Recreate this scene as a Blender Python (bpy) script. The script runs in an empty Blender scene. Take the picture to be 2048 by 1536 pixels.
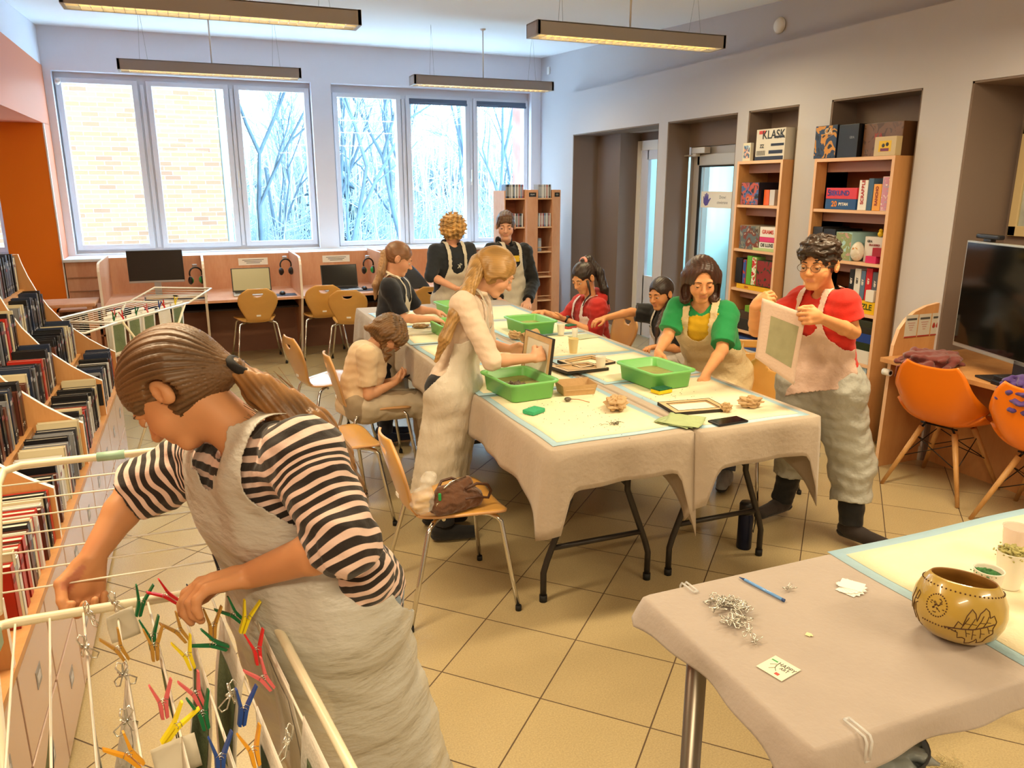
# Craft workshop in a library reading room. World units are metres, X right along the window wall, Y towards it, Z up.
import bpy, bmesh, math, random
import numpy as np
from mathutils import Vector, Matrix, Euler
S = bpy.context.scene
COL = S.collection
PI = math.pi
rnd = random.Random(7)
V = lambda *a: np.array(a, float)

# ---------------------------------------------------------------- materials
def hexc(h):
    h = h.lstrip('#'); c = [int(h[i:i+2], 16)/255 for i in (0, 2, 4)]
    return tuple([(x/12.92 if x <= .04045 else ((x+.055)/1.055)**2.4) for x in c] + [1.0])
def mixc(a, b, t): return tuple(a[i]*(1-t)+b[i]*t for i in range(3)) + (1.0,)
MATS = {}
def M(name, col=None, rough=.5, metal=0., bump=0., bscale=60., var=0., vscale=8., alpha=1., trans=0., coat=0., emis=None, estr=0., attr=None, spec=.5, stretch=(1,1,1), sss=0., sheen=0., bdist=.01):
    if name in MATS: return MATS[name]
    m = bpy.data.materials.new(name); m.use_nodes = True
    nt = m.node_tree; N = nt.nodes; L = nt.links; b = N['Principled BSDF']
    if isinstance(col, str): col = hexc(col)
    b.inputs['Roughness'].default_value = rough; b.inputs['Metallic'].default_value = metal
    b.inputs['Alpha'].default_value = alpha; b.inputs['Transmission Weight'].default_value = trans
    b.inputs['Coat Weight'].default_value = coat; b.inputs['Specular IOR Level'].default_value = spec
    if sss: b.inputs['Subsurface Weight'].default_value = sss; b.inputs['Subsurface Radius'].default_value = (.02,.008,.004)
    if sheen: b.inputs['Sheen Weight'].default_value = sheen
    if emis is not None:
        b.inputs['Emission Color'].default_value = hexc(emis) if isinstance(emis, str) else emis
        b.inputs['Emission Strength'].default_value = estr
    tc = N.new('ShaderNodeTexCoord'); mp = N.new('ShaderNodeMapping'); mp.inputs['Scale'].default_value = stretch
    L.new(tc.outputs['Object'], mp.inputs['Vector'])
    src = None
    if attr:
        a = N.new('ShaderNodeAttribute'); a.attribute_name = attr; src = a.outputs['Color']
    if col is not None: b.inputs['Base Color'].default_value = col
    if var:
        n = N.new('ShaderNodeTexNoise'); n.inputs['Scale'].default_value = vscale; n.inputs['Detail'].default_value = 4
        L.new(mp.outputs[0], n.inputs['Vector'])
        hs = N.new('ShaderNodeHueSaturation'); mr = N.new('ShaderNodeMapRange')
        mr.inputs['From Min'].default_value = .3; mr.inputs['From Max'].default_value = .7
        mr.inputs['To Min'].default_value = 1-var; mr.inputs['To Max'].default_value = 1+var
        L.new(n.outputs['Fac'], mr.inputs['Value']); L.new(mr.outputs[0], hs.inputs['Value'])
        if src: L.new(src, hs.inputs['Color'])
        else: hs.inputs['Color'].default_value = col
        src = hs.outputs['Color']
    if src: L.new(src, b.inputs['Base Color'])
    if bump:
        n = N.new('ShaderNodeTexNoise'); n.inputs['Scale'].default_value = bscale; n.inputs['Detail'].default_value = 5
        L.new(mp.outputs[0], n.inputs['Vector']); bp = N.new('ShaderNodeBump'); bp.inputs['Strength'].default_value = bump
        bp.inputs['Distance'].default_value = bdist
        L.new(n.outputs['Fac'], bp.inputs['Height']); L.new(bp.outputs[0], b.inputs['Normal'])
    MATS[name] = m; return m
def wood(name, c1, c2, rough=.42, scale=(1,1,1), ang=(0,0,0)):
    if name in MATS: return MATS[name]
    m = M(name, c1, rough, coat=.12); nt = m.node_tree; N = nt.nodes; L = nt.links; b = N['Principled BSDF']
    tc = N.new('ShaderNodeTexCoord'); mp = N.new('ShaderNodeMapping'); mp.inputs['Scale'].default_value = scale; mp.inputs['Rotation'].default_value = ang
    n = N.new('ShaderNodeTexNoise'); n.inputs['Scale'].default_value = 6; n.inputs['Detail'].default_value = 6; n.inputs['Distortion'].default_value = .4
    n2 = N.new('ShaderNodeTexNoise'); n2.inputs['Scale'].default_value = 60; n2.inputs['Detail'].default_value = 2
    ad = N.new('ShaderNodeMath'); ad.operation = 'MULTIPLY_ADD'; ad.inputs[1].default_value = .35
    cr = N.new('ShaderNodeValToRGB'); cr.color_ramp.elements[0].position = .45; cr.color_ramp.elements[1].position = .85
    cr.color_ramp.elements[0].color = hexc(c1); cr.color_ramp.elements[1].color = hexc(c2)
    L.new(tc.outputs['Object'], mp.inputs['Vector']); L.new(mp.outputs[0], n.inputs['Vector']); L.new(mp.outputs[0], n2.inputs['Vector'])
    L.new(n2.outputs['Fac'], ad.inputs[0]); L.new(n.outputs['Fac'], ad.inputs[2]); L.new(ad.outputs[0], cr.inputs['Fac'])
    L.new(cr.outputs['Color'], b.inputs['Base Color'])
    return m
def attr_mat(name='vertex_tint', rough=.6, **k): return M(name, None, rough, attr='Col', **k)

# ---------------------------------------------------------------- objects
def tag(o, label=None, cat=None, group=None, kind=None):
    if label: o['label'] = label
    if cat: o['category'] = cat
    if group: o['group'] = group
    if kind: o['kind'] = kind
    return o
def thing(name, label, cat, loc=(0,0,0), rz=0., group=None):
    o = bpy.data.objects.new(name, None); COL.objects.link(o); o.empty_display_size = .05
    o.location = loc; o.rotation_euler = (0, 0, rz); return tag(o, label, cat, group)
def link(name, me, mats, parent=None, loc=None, rot=None, smooth=False, label=None):
    o = bpy.data.objects.new(name, me); COL.objects.link(o)
    if mats is not None:
        for m in (mats if isinstance(mats, (list, tuple)) else [mats]): me.materials.append(m)
    if parent is not None: o.parent = parent
    if loc is not None: o.location = loc
    if rot is not None: o.rotation_euler = rot
    if smooth and len(me.polygons): me.polygons.foreach_set('use_smooth', [True]*len(me.polygons))
    if label: o['label'] = label
    return o
def dup(root, loc=None, rz=None, label=None, group=None, rot=None):
    r = root.copy(); COL.objects.link(r)
    if loc is not None: r.location = loc
    if rz is not None: r.rotation_euler = (0, 0, rz)
    if rot is not None: r.rotation_euler = rot
    if label: r['label'] = label
    if group: r['group'] = group
    for ch in list(root.children):
        c = ch.copy(); COL.objects.link(c); c.parent = r
        for g in list(ch.children):
            d = g.copy(); COL.objects.link(d); d.parent = c
    return r
class B:
    """collects shapes in one bmesh"""
    def __init__(s): s.bm = bmesh.new(); s.mi = 0
    def _fin(s, geom, mi):
        for f in geom:
            if isinstance(f, bmesh.types.BMFace): f.material_index = mi
    def box(s, lo, hi, bev=0., mi=0, R=None, c=None):
        lo = Vector(lo); hi = Vector(hi); r = bmesh.ops.create_cube(s.bm, size=1); vs = r['verts']
        for v in vs:
            v.co = Vector([(lo[i]+hi[i])/2 + v.co[i]*(hi[i]-lo[i]) for i in range(3)])
        fs = set(f for v in vs for f in v.link_faces)
        for f in fs: f.material_index = mi
        if bev:
            es = list(set(e for f in fs for e in f.edges))
            rr = bmesh.ops.bevel(s.bm, geom=es, offset=bev, segments=2, affect='EDGES', profile=.6)
            for f in rr['faces']: f.material_index = mi
            vs = list(set(v for f in rr['faces'] for v in f.verts) | set(v for v in vs if v.is_valid))
        if R is not None:
            c = Vector(c) if c is not None else (lo+hi)/2
            for v in vs:
                if v.is_valid: v.co = c + R @ (v.co - c)
        return s
    def tube(s, pts, r, n=8, mi=0, cap=True, closed=False):
        pts = [Vector(p) for p in pts]; rs = r if isinstance(r, (list, tuple)) else [r]*len(pts)
        rings = []; up = None
        for i, p in enumerate(pts):
            if closed: t = (pts[(i+1) % len(pts)] - pts[i-1]).normalized()
            elif i == 0: t = (pts[1]-p).normalized()
            elif i == len(pts)-1: t = (p-pts[i-1]).normalized()
            else: t = ((pts[i+1]-p).normalized() + (p-pts[i-1]).normalized()).normalized()
            if up is None:
                up = Vector((0,0,1)) if abs(t.z) < .9 else Vector((1,0,0))
            a = t.cross(up)
            if a.length < 1e-6: a = t.orthogonal()
            a.normalize(); b = a.cross(t).normalized(); up = b
            rings.append([s.bm.verts.new(p + (a*math.cos(2*PI*k/n) + b*math.sin(2*PI*k/n))*rs[i]) for k in range(n)])
        m = len(rings)
        for i in range(m if closed else m-1):
            A = rings[i]; Bq = rings[(i+1) % m]
            for k in range(n):
                f = s.bm.faces.new((A[k], A[(k+1) % n], Bq[(k+1) % n], Bq[k])); f.material_index = mi; f.smooth = True
        if cap and not closed:
            for ring in (rings[0][::-1], rings[-1]):
                try: f = s.bm.faces.new(ring); f.material_index = mi
                except ValueError: pass
        return s
    def cyl(s, c, r, h, n=24, mi=0, r2=None, axis='z'):
        c = Vector(c); d = {'x': Vector((h,0,0)), 'y': Vector((0,h,0)), 'z': Vector((0,0,h))}[axis]
        return s.tube([c, c+d], [r, r if r2 is None else r2], n, mi)
    def lathe(s, prof, c=(0,0,0), n=32, mi=0):
        c = Vector(c); rings = []
        for (r, z) in prof:
            rings.append([s.bm.verts.new(c + Vector((r*math.cos(2*PI*k/n), r*math.sin(2*PI*k/n), z))) for k in range(n)] if r > 1e-5 else [s.bm.verts.new(c+Vector((0,0,z)))])
        for i in range(len(rings)-1):
            A, Bq = rings[i], rings[i+1]
            for k in range(n):
                k2 = (k+1) % n
                if len(A) == 1 and len(Bq) == 1: continue
                if len(A) == 1: f = s.bm.faces.new((A[0], Bq[k2], Bq[k]))
                elif len(Bq) == 1: f = s.bm.faces.new((A[k], A[k2], Bq[0]))
                else: f = s.bm.faces.new((A[k], A[k2], Bq[k2], Bq[k]))
                f.material_index = mi; f.smooth = True
        return s
    def prism(s, poly, d, mi=0):
        """poly: list of 3D points (planar), d: extrusion vector"""
        d = Vector(d); a = [s.bm.verts.new(Vector(p)) for p in poly]; b = [s.bm.verts.new(Vector(p)+d) for p in poly]
        n = len(a)
        f = s.bm.faces.new(a[::-1]); f.material_index = mi
        f = s.bm.faces.new(b); f.material_index = mi
        for i in range(n):
            f = s.bm.faces.new((a[i], a[(i+1) % n], b[(i+1) % n], b[i])); f.material_index = mi
        return s
    def grid(s, fn, nu, nv, mi=0, smooth=True):
        vs = [[s.bm.verts.new(Vector(fn(i/nu, j/nv))) for j in range(nv+1)] for i in range(nu+1)]
        for i in range(nu):
            for j in range(nv):
                f = s.bm.faces.new((vs[i][j], vs[i+1][j], vs[i+1][j+1], vs[i][j+1])); f.material_index = mi; f.smooth = smooth
        return s
    def sph(s, c, r, n=12, mi=0, sc=(1,1,1)):
        rr = bmesh.ops.create_uvsphere(s.bm, u_segments=n*2, v_segments=n, radius=r)
        for v in rr['verts']: v.co = Vector(c) + Vector((v.co.x*sc[0], v.co.y*sc[1], v.co.z*sc[2]))
        for f in set(f for v in rr['verts'] for f in v.link_faces): f.material_index = mi; f.smooth = True
        return s
    def xf(s, mat):
        for v in s.bm.verts: v.co = mat @ v.co
        return s
    def me(s, name, recalc=True):
        if recalc: bmesh.ops.recalc_face_normals(s.bm, faces=s.bm.faces[:])
        me = bpy.data.meshes.new(name); s.bm.to_mesh(me); s.bm.free(); return me
    def obj(s, name, mats, parent=None, loc=None, rot=None, label=None, recalc=True):
        return link(name, s.me(name, recalc), mats, parent, loc, rot, label=label)
def struct(o): o['kind'] = 'structure'; return o
def solid(o, t, off=0.):
    m = o.modifiers.new('solidify', 'SOLIDIFY'); m.thickness = t; m.offset = off; return o
def text(parent, s, loc, rot, size, mat, name='lettering', ext=.0006, align='CENTER', sx=1., shear=0., bold=0.):
    cu = bpy.data.curves.new(name, 'FONT'); cu.body = s; cu.size = size; cu.extrude = ext; cu.align_x = align; cu.align_y = 'CENTER'; cu.shear = shear; cu.offset = bold
    o = bpy.data.objects.new(name, cu); cu.materials.append(mat)
    COL.objects.link(o); dg = bpy.context.evaluated_depsgraph_get(); me = bpy.data.meshes.new_from_object(o.evaluated_get(dg)); bpy.data.objects.remove(o)
    if not me.materials: me.materials.append(mat)
    o = bpy.data.objects.new(name, me); COL.objects.link(o); o.location = loc; o.rotation_euler = rot; o.scale = (sx, 1, 1); o.parent = parent
    return o
def noise3(P, sc=1., seed=0.):
    """cheap smooth pseudo noise, P (N,3) -> (N,)"""
    p = P*sc + seed
    x, y, z = p[:,0], p[:,1], p[:,2]
    return (np.sin(x*1.7+1.3*np.sin(y*1.1+seed)) * np.cos(y*1.9+1.1*np.sin(z*1.3)) + np.sin(z*2.3+1.2*np.sin(x*.9)))*.5

# ---------------------------------------------------------------- implicit surfaces (bodies, clothes, hair, crumpled things)
def smin(a, b, k):
    if k <= 0: return np.minimum(a, b)
    h = np.clip(.5+.5*(b-a)/k, 0, 1); return b*(1-h)+a*h - k*h*(1-h)
def smax(a, b, k): return -smin(-a, -b, k)
def cap(a, b, ra, rb=None, k=.02, sub=False):
    return ('c', np.array(a, float), np.array(b, float), ra, ra if rb is None else rb, k, sub)
def ell(c, r, R=None, k=.02, sub=False):
    return ('e', np.array(c, float), np.array(r, float), np.eye(3) if R is None else R, None, k, sub)
def prim(p, P):
    if p[0] == 'c':
        a, b, ra, rb = p[1:5]; ab = b-a; t = np.clip(((P-a) @ ab)/max(ab @ ab, 1e-12), 0, 1)
        return np.linalg.norm(P-a-t[:,None]*ab, axis=1) - (ra+(rb-ra)*t)
    q = ((P-p[1]) @ p[3])/p[2]; n = np.linalg.norm(q, axis=1)+1e-9
    n2 = np.linalg.norm(q/p[2], axis=1)+1e-9
    return n*(n-1)/n2
def field(prims, P):
    d = None
    for p in prims:
        e = prim(p, P)
        if d is None: d = e
        elif p[6]: d = smax(d, -e, p[5])
        else: d = smin(d, e, p[5])
    return d
def sdf_mesh(name, fn, lo, hi, h, keep=None, color=None, origin=(0,0,0), newton=True):
    lo = np.array(lo, float); hi = np.array(hi, float); bs = 8
    nb = np.maximum(np.ceil((hi-lo)/(h*bs)).astype(int), 1); n = nb*bs
    g = np.full(n, 1., np.float32)
    bi = np.stack(np.meshgrid(*[np.arange(k) for k in nb], indexing='ij'), -1).reshape(-1, 3)
    cd = fn(lo + (bi*bs+(bs-1)/2)*h)
    off = np.stack(np.meshgrid(*[np.arange(bs)]*3, indexing='ij'), -1).reshape(-1, 3)
    act = np.abs(cd) < bs*h*1.15
    for b_, c_ in zip(bi[~act], cd[~act]):
        if c_ < 0: g[b_[0]*bs:(b_[0]+1)*bs, b_[1]*bs:(b_[1]+1)*bs, b_[2]*bs:(b_[2]+1)*bs] = -1
    A = bi[act]
    for s in range(0, len(A), 400):
        a = A[s:s+400]; idx = (a[:,None,:]*bs+off[None]).reshape(-1, 3)
        g[idx[:,0], idx[:,1], idx[:,2]] = fn(lo+idx*h)
    g[0]=g[-1]=1; g[:,0]=g[:,-1]=1; g[:,:,0]=g[:,:,-1]=1
    ins = g < 0
    cnt = np.zeros(n-1, np.int8)
    cs = [(i,j,k) for i in (0,1) for j in (0,1) for k in (0,1)]
    for (i,j,k) in cs: cnt += ins[i:n[0]-1+i, j:n[1]-1+j, k:n[2]-1+k]
    cell = (cnt > 0) & (cnt < 8); ci = np.argwhere(cell)
    vid = np.full(n-1, -1, np.int32); vid[cell] = np.arange(len(ci))
    acc = np.zeros((len(ci), 3)); w = np.zeros(len(ci))
    for ax in range(3):
        for (i,j,k) in cs:
            if (i,j,k)[ax]: continue
            o = np.array((i,j,k)); e = np.zeros(3, int); e[ax] = 1
            p0 = ci+o; p1 = p0+e; a = g[p0[:,0],p0[:,1],p0[:,2]]; b = g[p1[:,0],p1[:,1],p1[:,2]]
            c = (a < 0) != (b < 0); t = np.where(c, a/(a-b+1e-12), 0)
            acc[c] += (p0+t[:,None]*e)[c]; w[c] += 1
    Pv = lo + acc/w[:,None]*h
    if newton and len(Pv):
        for _ in range(2):
            d0 = fn(Pv); e = h*.3; G = np.stack([(fn(Pv+np.eye(3)[a]*e)-d0)/e for a in range(3)], 1)
            stp = np.clip(d0/np.maximum((G*G).sum(1), .25), -.7*h, .7*h); Pv = Pv - G*stp[:,None]
    fs = []
    for ax in range(3):
        e = [0,0,0]; e[ax] = 1
        a = ins[:n[0]-e[0], :n[1]-e[1], :n[2]-e[2]]; b = ins[e[0]:, e[1]:, e[2]:]
        q = np.argwhere(a != b); si = a[q[:,0],q[:,1],q[:,2]]
        u, v = [(1,2),(2,0),(0,1)][ax]
        ok = (q[:,u] > 0) & (q[:,v] > 0) & (q[:,u] < n[u]-1) & (q[:,v] < n[v]-1); q = q[ok]; si = si[ok]
        du = np.zeros(3, int); du[u] = 1; dv = np.zeros(3, int); dv[v] = 1
        I = lambda z: vid[z[:,0], z[:,1], z[:,2]]
        F = np.stack([I(q-du-dv), I(q-dv), I(q), I(q-du)], 1); F[~si] = F[~si][:, ::-1]; fs.append(F)
    F = np.concatenate(fs); F = F[(F >= 0).all(1)]
    if keep is not None:
        kv = keep(Pv); F = F[kv[F].sum(1) >= 3]
    used = np.unique(F); rm = np.full(len(Pv), -1); rm[used] = np.arange(len(used)); Pv = Pv[used]; F = rm[F]
    me = bpy.data.meshes.new(name); me.vertices.add(len(Pv)); me.vertices.foreach_set('co', (Pv-np.array(origin)).astype(np.float32).ravel())
    me.loops.add(F.size); me.loops.foreach_set('vertex_index', F.ravel().astype(np.int32))
    me.polygons.add(len(F)); me.polygons.foreach_set('loop_start', np.arange(0, F.size, 4, dtype=np.int32))
    me.update(calc_edges=True); me.polygons.foreach_set('use_smooth', [True]*len(F)); me.validate()
    if color is not None:
        at = me.color_attributes.new('Col', 'FLOAT_COLOR', 'POINT'); c = np.ones((len(Pv), 4), np.float32); c[:, :3] = color(Pv); at.data.foreach_set('color', c.ravel())
    return me
def bounds(prims, pad=.04):
    los = []; his = []
    for p in prims:
        if p[6]: continue
        if p[0] == 'c':
            r = max(p[3], p[4]); los += [np.minimum(p[1], p[2])-r]; his += [np.maximum(p[1], p[2])+r]
        else:
            r = np.sqrt(((p[3]*p[2])**2).sum(1)); los.append(p[1]-r); his.append(p[1]+r)
    return np.min(los, 0)-pad, np.max(his, 0)+pad

# ================================================================ ROOM
YW = 9.45; XB = 4.12; XU = 4.22; ZN = 2.249
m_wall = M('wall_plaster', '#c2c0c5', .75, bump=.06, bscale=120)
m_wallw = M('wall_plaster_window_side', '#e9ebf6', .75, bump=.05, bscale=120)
m_ceil = M('ceiling_paint', '#eef2f6', .85)
m_taupe = M('niche_paint', '#7d6c62', .7, bump=.05, bscale=120)
m_upvc = M('window_plastic', '#e3e6ef', .35)
m_salm = M('salmon_paint', '#e58a63', .45)
m_oran = M('orange_board', '#ee7a00', .4)
m_white = M('white_satin', '#eceae6', .4)
m_alu = M('aluminium', '#a9adb0', .35, metal=.7)
m_steel = M('chrome', '#d5d3cf', .16, metal=1.)
m_black = M('black_plastic', '#15151a', .38)
m_blackmat = M('black_rubber', '#0c0c0d', .7)
m_beech = wood('beech_laminate', '#c98f6c', '#d8a583', .45, (1.2, 1.2, .25))
m_beechw = wood('warm_beech_laminate', '#bf8650', '#cc965f', .45, (2, 2, .3))
m_beechend = M('beech_edge_band', '#e3b894', .5)
m_pale = M('pale_edge_band', '#f0e4da', .45)

def ceilz(y): return 3.23-.048*(YW-y)
# floor: 0.3765 m tiles laid at 45 degrees
mf = M('floor_tiles', '#b8ab97', .24, spec=.55)
nt = mf.node_tree; N = nt.nodes; L = nt.links; bs = N['Principled BSDF']
tc = N.new('ShaderNodeTexCoord'); mp = N.new('ShaderNodeMapping'); mp.inputs['Rotation'].default_value = (0, 0, PI/4); mp.inputs['Location'].default_value = (-.3364, -.2357, 0)
br = N.new('ShaderNodeTexBrick'); br.offset = 0; br.squash = 1
for k, v in (('Scale', 1), ('Mortar Size', .0028), ('Mortar Smooth', .25), ('Brick Width', .3765), ('Row Height', .3765), ('Bias', 0)): br.inputs[k].default_value = v
br.inputs['Color1'].default_value = hexc('#b9a67d'); br.inputs['Color2'].default_value = hexc('#b3a079'); br.inputs['Mortar'].default_value = hexc('#5a4630')
sp = N.new('ShaderNodeTexNoise'); sp.inputs['Scale'].default_value = 190; sp.inputs['Detail'].default_value = 2
cl = N.new('ShaderNodeTexNoise'); cl.inputs['Scale'].default_value = 3; cl.inputs['Detail'].default_value = 4
r1 = N.new('ShaderNodeMapRange'); r1.inputs['From Min'].default_value = .3; r1.inputs['From Max'].default_value = .75; r1.inputs['To Min'].default_value = .86; r1.inputs['To Max'].default_value = 1.12
r2 = N.new('ShaderNodeMapRange'); r2.inputs['To Min'].default_value = .9; r2.inputs['To Max'].default_value = 1.1
mu = N.new('ShaderNodeMath'); mu.operation = 'MULTIPLY'; hs = N.new('ShaderNodeHueSaturation')
for t in (tc,): L.new(t.outputs['Object'], mp.inputs['Vector']); L.new(t.outputs['Object'], sp.inputs['Vector']); L.new(t.outputs['Object'], cl.inputs['Vector'])
L.new(mp.outputs[0], br.inputs['Vector']); L.new(sp.outputs['Fac'], r1.inputs['Value']); L.new(cl.outputs['Fac'], r2.inputs['Value'])
L.new(r1.outputs[0], mu.inputs[0]); L.new(r2.outputs[0], mu.inputs[1]); L.new(mu.outputs[0], hs.inputs['Value']); L.new(br.outputs['Color'], hs.inputs['Color']); L.new(hs.outputs['Color'], bs.inputs['Base Color'])
rr = N.new('ShaderNodeMapRange'); rr.inputs['To Min'].default_value = .24; rr.inputs['To Max'].default_value = .8; L.new(br.outputs['Fac'], rr.inputs['Value']); L.new(rr.outputs[0], bs.inputs['Roughness'])
bp = N.new('ShaderNodeBump'); bp.inputs['Strength'].default_value = .5; bp.inputs['Distance'].default_value = .003; bp.invert = True; L.new(br.outputs['Fac'], bp.inputs['Height']); L.new(bp.outputs[0], bs.inputs['Normal'])
struct(B().box((-3.6, -2.8, -.1), (5.0, 9.8, 0)).obj('floor', mf))

b = B(); b.prism([(-3.6, -2.8, ceilz(-2.8)), (-3.6, 9.8, ceilz(9.8)), (-3.6, 9.8, 3.6), (-3.6, -2.8, 3.6)], (8.6, 0, 0)); struct(b.obj('ceiling', m_ceil))
# window wall: openings W1, W2 and a third one beyond the pillar
W1 = (-1.2, 1.37, .985, 2.83); W2 = (1.595, 4.09, .955, 2.80); W3 = (-3.1, -1.78, .985, 2.83)
b = B(); H = 3.5; y0, y1 = YW, YW+.32
b.box((-3.6, y0, 0), (5.0, y1, .97)); b.box((-3.6, y0, 2.815), (5.0, y1, H))
for a, c in ((-3.6, W3[0]), (W3[1], W1[0]), (W1[1], W2[0]), (W2[1], 5.0)): b.box((a, y0, .97), (c, y1, 2.815))
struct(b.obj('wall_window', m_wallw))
b = B(); b.box((XB, -2.8, ZN), (4.9, 8.55, 2.70))
for a, c in ((8.31, 8.55), (6.36, 6.51), (5.22, 5.354), (4.35, 4.66), (3.297, 3.62), (-2.8, 1.2)): b.box((XB, a, 0), (4.34, c, ZN))
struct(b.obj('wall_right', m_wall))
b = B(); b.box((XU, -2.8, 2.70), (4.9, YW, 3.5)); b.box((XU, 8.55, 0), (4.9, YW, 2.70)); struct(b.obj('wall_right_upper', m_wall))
b = B()  # taupe backs and sides of the niches
t = .012
for (a, c, xb) in ((5.354, 6.36, 4.36), (6.51, 8.31, 4.44), (4.66, 5.22, 4.34), (3.62, 4.35, 4.34), (1.2, 3.297, 4.56)):
    b.box((XB+.004, c-t, 0), (xb, c, ZN)); b.box((XB+.004, a, 0), (xb, a+t, ZN)); b.box((XB+.004, a, ZN-t), (xb, c, ZN-.001))
b.box((4.44, 7.82, 0), (4.8, 8.31, ZN)); b.box((4.44, 7.78, 0), (4.8, 7.82, ZN))
b.box((4.34, 3.62, 0), (4.5, 5.22, ZN)); b.box((4.56, 1.2, 0), (4.7, 3.297, ZN))
b.box((4.36, 5.354, 2.03), (4.5, 6.36, ZN)); b.box((4.7, 6.51, 2.16), (4.9, 7.78, ZN))
struct(b.obj('wall_niches', m_taupe))
struct(B().box((-3.6, -2.8, 0), (5.0, -2.6, 3.5)).obj('wall_back', m_wall))
struct(B().box((-3.8, -2.8, 0), (-3.55, 9.8, 3.5)).obj('wall_left', M('left_wall_paint', '#d98a60', .6)))
# salmon lintel and pillar with the white wall above it
b = B(); b.box((-1.70, -2.6, 2.275), (-1.27, YW, 2.855)); b.box((-1.70, 9.09, 0), (-1.27, YW, 2.28)); struct(b.obj('trim_salmon_lintel', m_salm))
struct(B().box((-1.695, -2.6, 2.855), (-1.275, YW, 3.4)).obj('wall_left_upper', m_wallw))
struct(B().box((-1.735, 9.055, 0), (-1.283, 9.09, 2.275)).obj('trim_orange_panel', m_oran))
struct(B().box((-1.283, 9.05, 0), (-1.27, 9.092, 2.275)).obj('trim_panel_edge', m_white))
# sill and boxed radiator front
struct(B().box((-1.27, 9.0, .925), (4.2, YW+.12, .955), .006).obj('trim_window_sill', M('sill_white', '#dfe6ee', .35)))
b = B(); b.box((-1.26, 9.04, 0), (4.2, 9.1, .925)); struct(b.obj('trim_radiator_cover', m_beech))
b = B()
for z in (.18, .45, .62, .76): b.box((-1.25, 9.03, z), (-.8, 9.045, z+.012))
struct(b.obj('trim_cover_slats', M('slat_brown', '#a87a5c', .6)))  # slats a darker brown than the cover
b = B()
for a, c in ((8.31, 8.55), (6.36, 6.51), (5.22, 5.354), (4.35, 4.66), (3.297, 3.62)): b.box((XB-.012, a-.002, 0), (XB, c+.002, .09))
b.box((4.428, 7.83, 0), (4.44, 8.3, .1)); b.box((4.2, 8.55, 0), (XU, YW, .1))
struct(b.obj('baseboard_right', M('baseboard_grey', '#b9b2a8', .4)))

# windows
def glassmat():
    m = bpy.data.materials.new('window_glass'); m.use_nodes = True; nt = m.node_tree; N = nt.nodes; N.clear()
    o = N.new('ShaderNodeOutputMaterial'); mx = N.new('ShaderNodeMixShader'); lw = N.new('ShaderNodeLayerWeight'); pw_ = N.new('ShaderNodeMath'); pw_.operation = 'POWER'; pw_.inputs[1].default_value = 4; nt.links.new(lw.outputs['Facing'], pw_.inputs[0]); fr = N.new('ShaderNodeMath'); fr.operation = 'MULTIPLY_ADD'; fr.inputs[1].default_value = .45; fr.inputs[2].default_value = .03; nt.links.new(pw_.outputs[0], fr.inputs[0])
    t = N.new('ShaderNodeBsdfTransparent'); t.inputs['Color'].default_value = (.93, .97, .98, 1); g = N.new('ShaderNodeBsdfGlossy'); g.inputs['Roughness'].default_value = .03
    nt.links.new(fr.outputs[0], mx.inputs[0]); nt.links.new(t.outputs[0], mx.inputs[1]); nt.links.new(g.outputs[0], mx.inputs[2]); nt.links.new(mx.outputs[0], o.inputs[0]); return m
m_glass = glassmat()
m_gask = M('gasket', '#8b97a5', .5)
def window(idx, W, panes, handles=()):
    e = thing('window_%d' % idx, None, None, (0, 0, 0)); e['kind'] = 'structure'
    x0, x1, z0, z1 = W; yf = YW+.13; b = B()
    b.box((x0-.03, yf, z0-.03), (x1+.03, yf+.07, z0+.06)); b.box((x0-.03, yf, z1-.1), (x1+.03, yf+.07, z1+.035))
    xs = [x0]+[v for p in panes for v in p]+[x1]
    for i in range(0, len(xs), 2): b.box((xs[i]-(.03 if i == 0 else 0), yf+.002, z0+.05), (xs[i+1]+(.03 if i == len(xs)-2 else 0), yf+.068, z1-.09))
    for i in range(2, len(xs)-1, 2): b.box(((xs[i]+xs[i+1])/2-.02, yf-.02, z0+.03), ((xs[i]+xs[i+1])/2+.02, yf+.005, z1-.11), .005)
    b.obj('window_frame', m_upvc, e)
    for i, (a, c) in enumerate(panes):
        B().box((a-.01, yf+.03, z0+.05), (c+.01, yf+.036, z1-.09)).obj('pane', m_glass, e)
        s = B(); w = .055
        s.box((a-w, yf-.035, z0+.02), (a, yf+.0, z1-.07), .006); s.box((c, yf-.035, z0+.02), (c+w, yf, z1-.07), .006)
        s.box((a-w+.001, yf-.034, z0+.02), (c+w-.001, yf-.001, z0+.075), .006); s.box((a-w+.001, yf-.034, z1-.12), (c+w-.001, yf-.001, z1-.07), .006)
        s.obj('sash', m_upvc, e)
    for hx, hz in handles:
        B().box((hx-.012, yf-.055, hz-.06), (hx+.012, yf-.037, hz+.02), .004).box((hx-.01, yf-.075, hz-.02), (hx+.01, yf-.055, hz+.13), .004).obj('window_handle', m_white, e)
window(1, W1, [(-1.13, -.475), (-.285, .432), (.60, 1.30)], [(.52, 1.72)])
window(2, W2, [(1.675, 2.37), (2.545, 3.24), (3.40, 4.03)], [(3.31, 1.75)])
window(3, W3, [(-3.0, -2.5), (-2.35, -1.86)])
for i, (a, c, l) in enumerate(((2.53, 3.26, 'dark rolled blind cassette over the middle pane of the right window'), (3.39, 4.05, 'dark rolled blind cassette over the right-hand pane of the right window'))):
    tag(B().tube([(a, YW+.085, 2.645), (c, YW+.085, 2.645)], .014, 10).box((a, YW+.09, 2.66), (c, YW+.11, 2.70)).obj('roller_blind', M('blind_grey', '#5f6b80', .6)), l, 'blind', 'rolled blinds on the right window')

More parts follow.
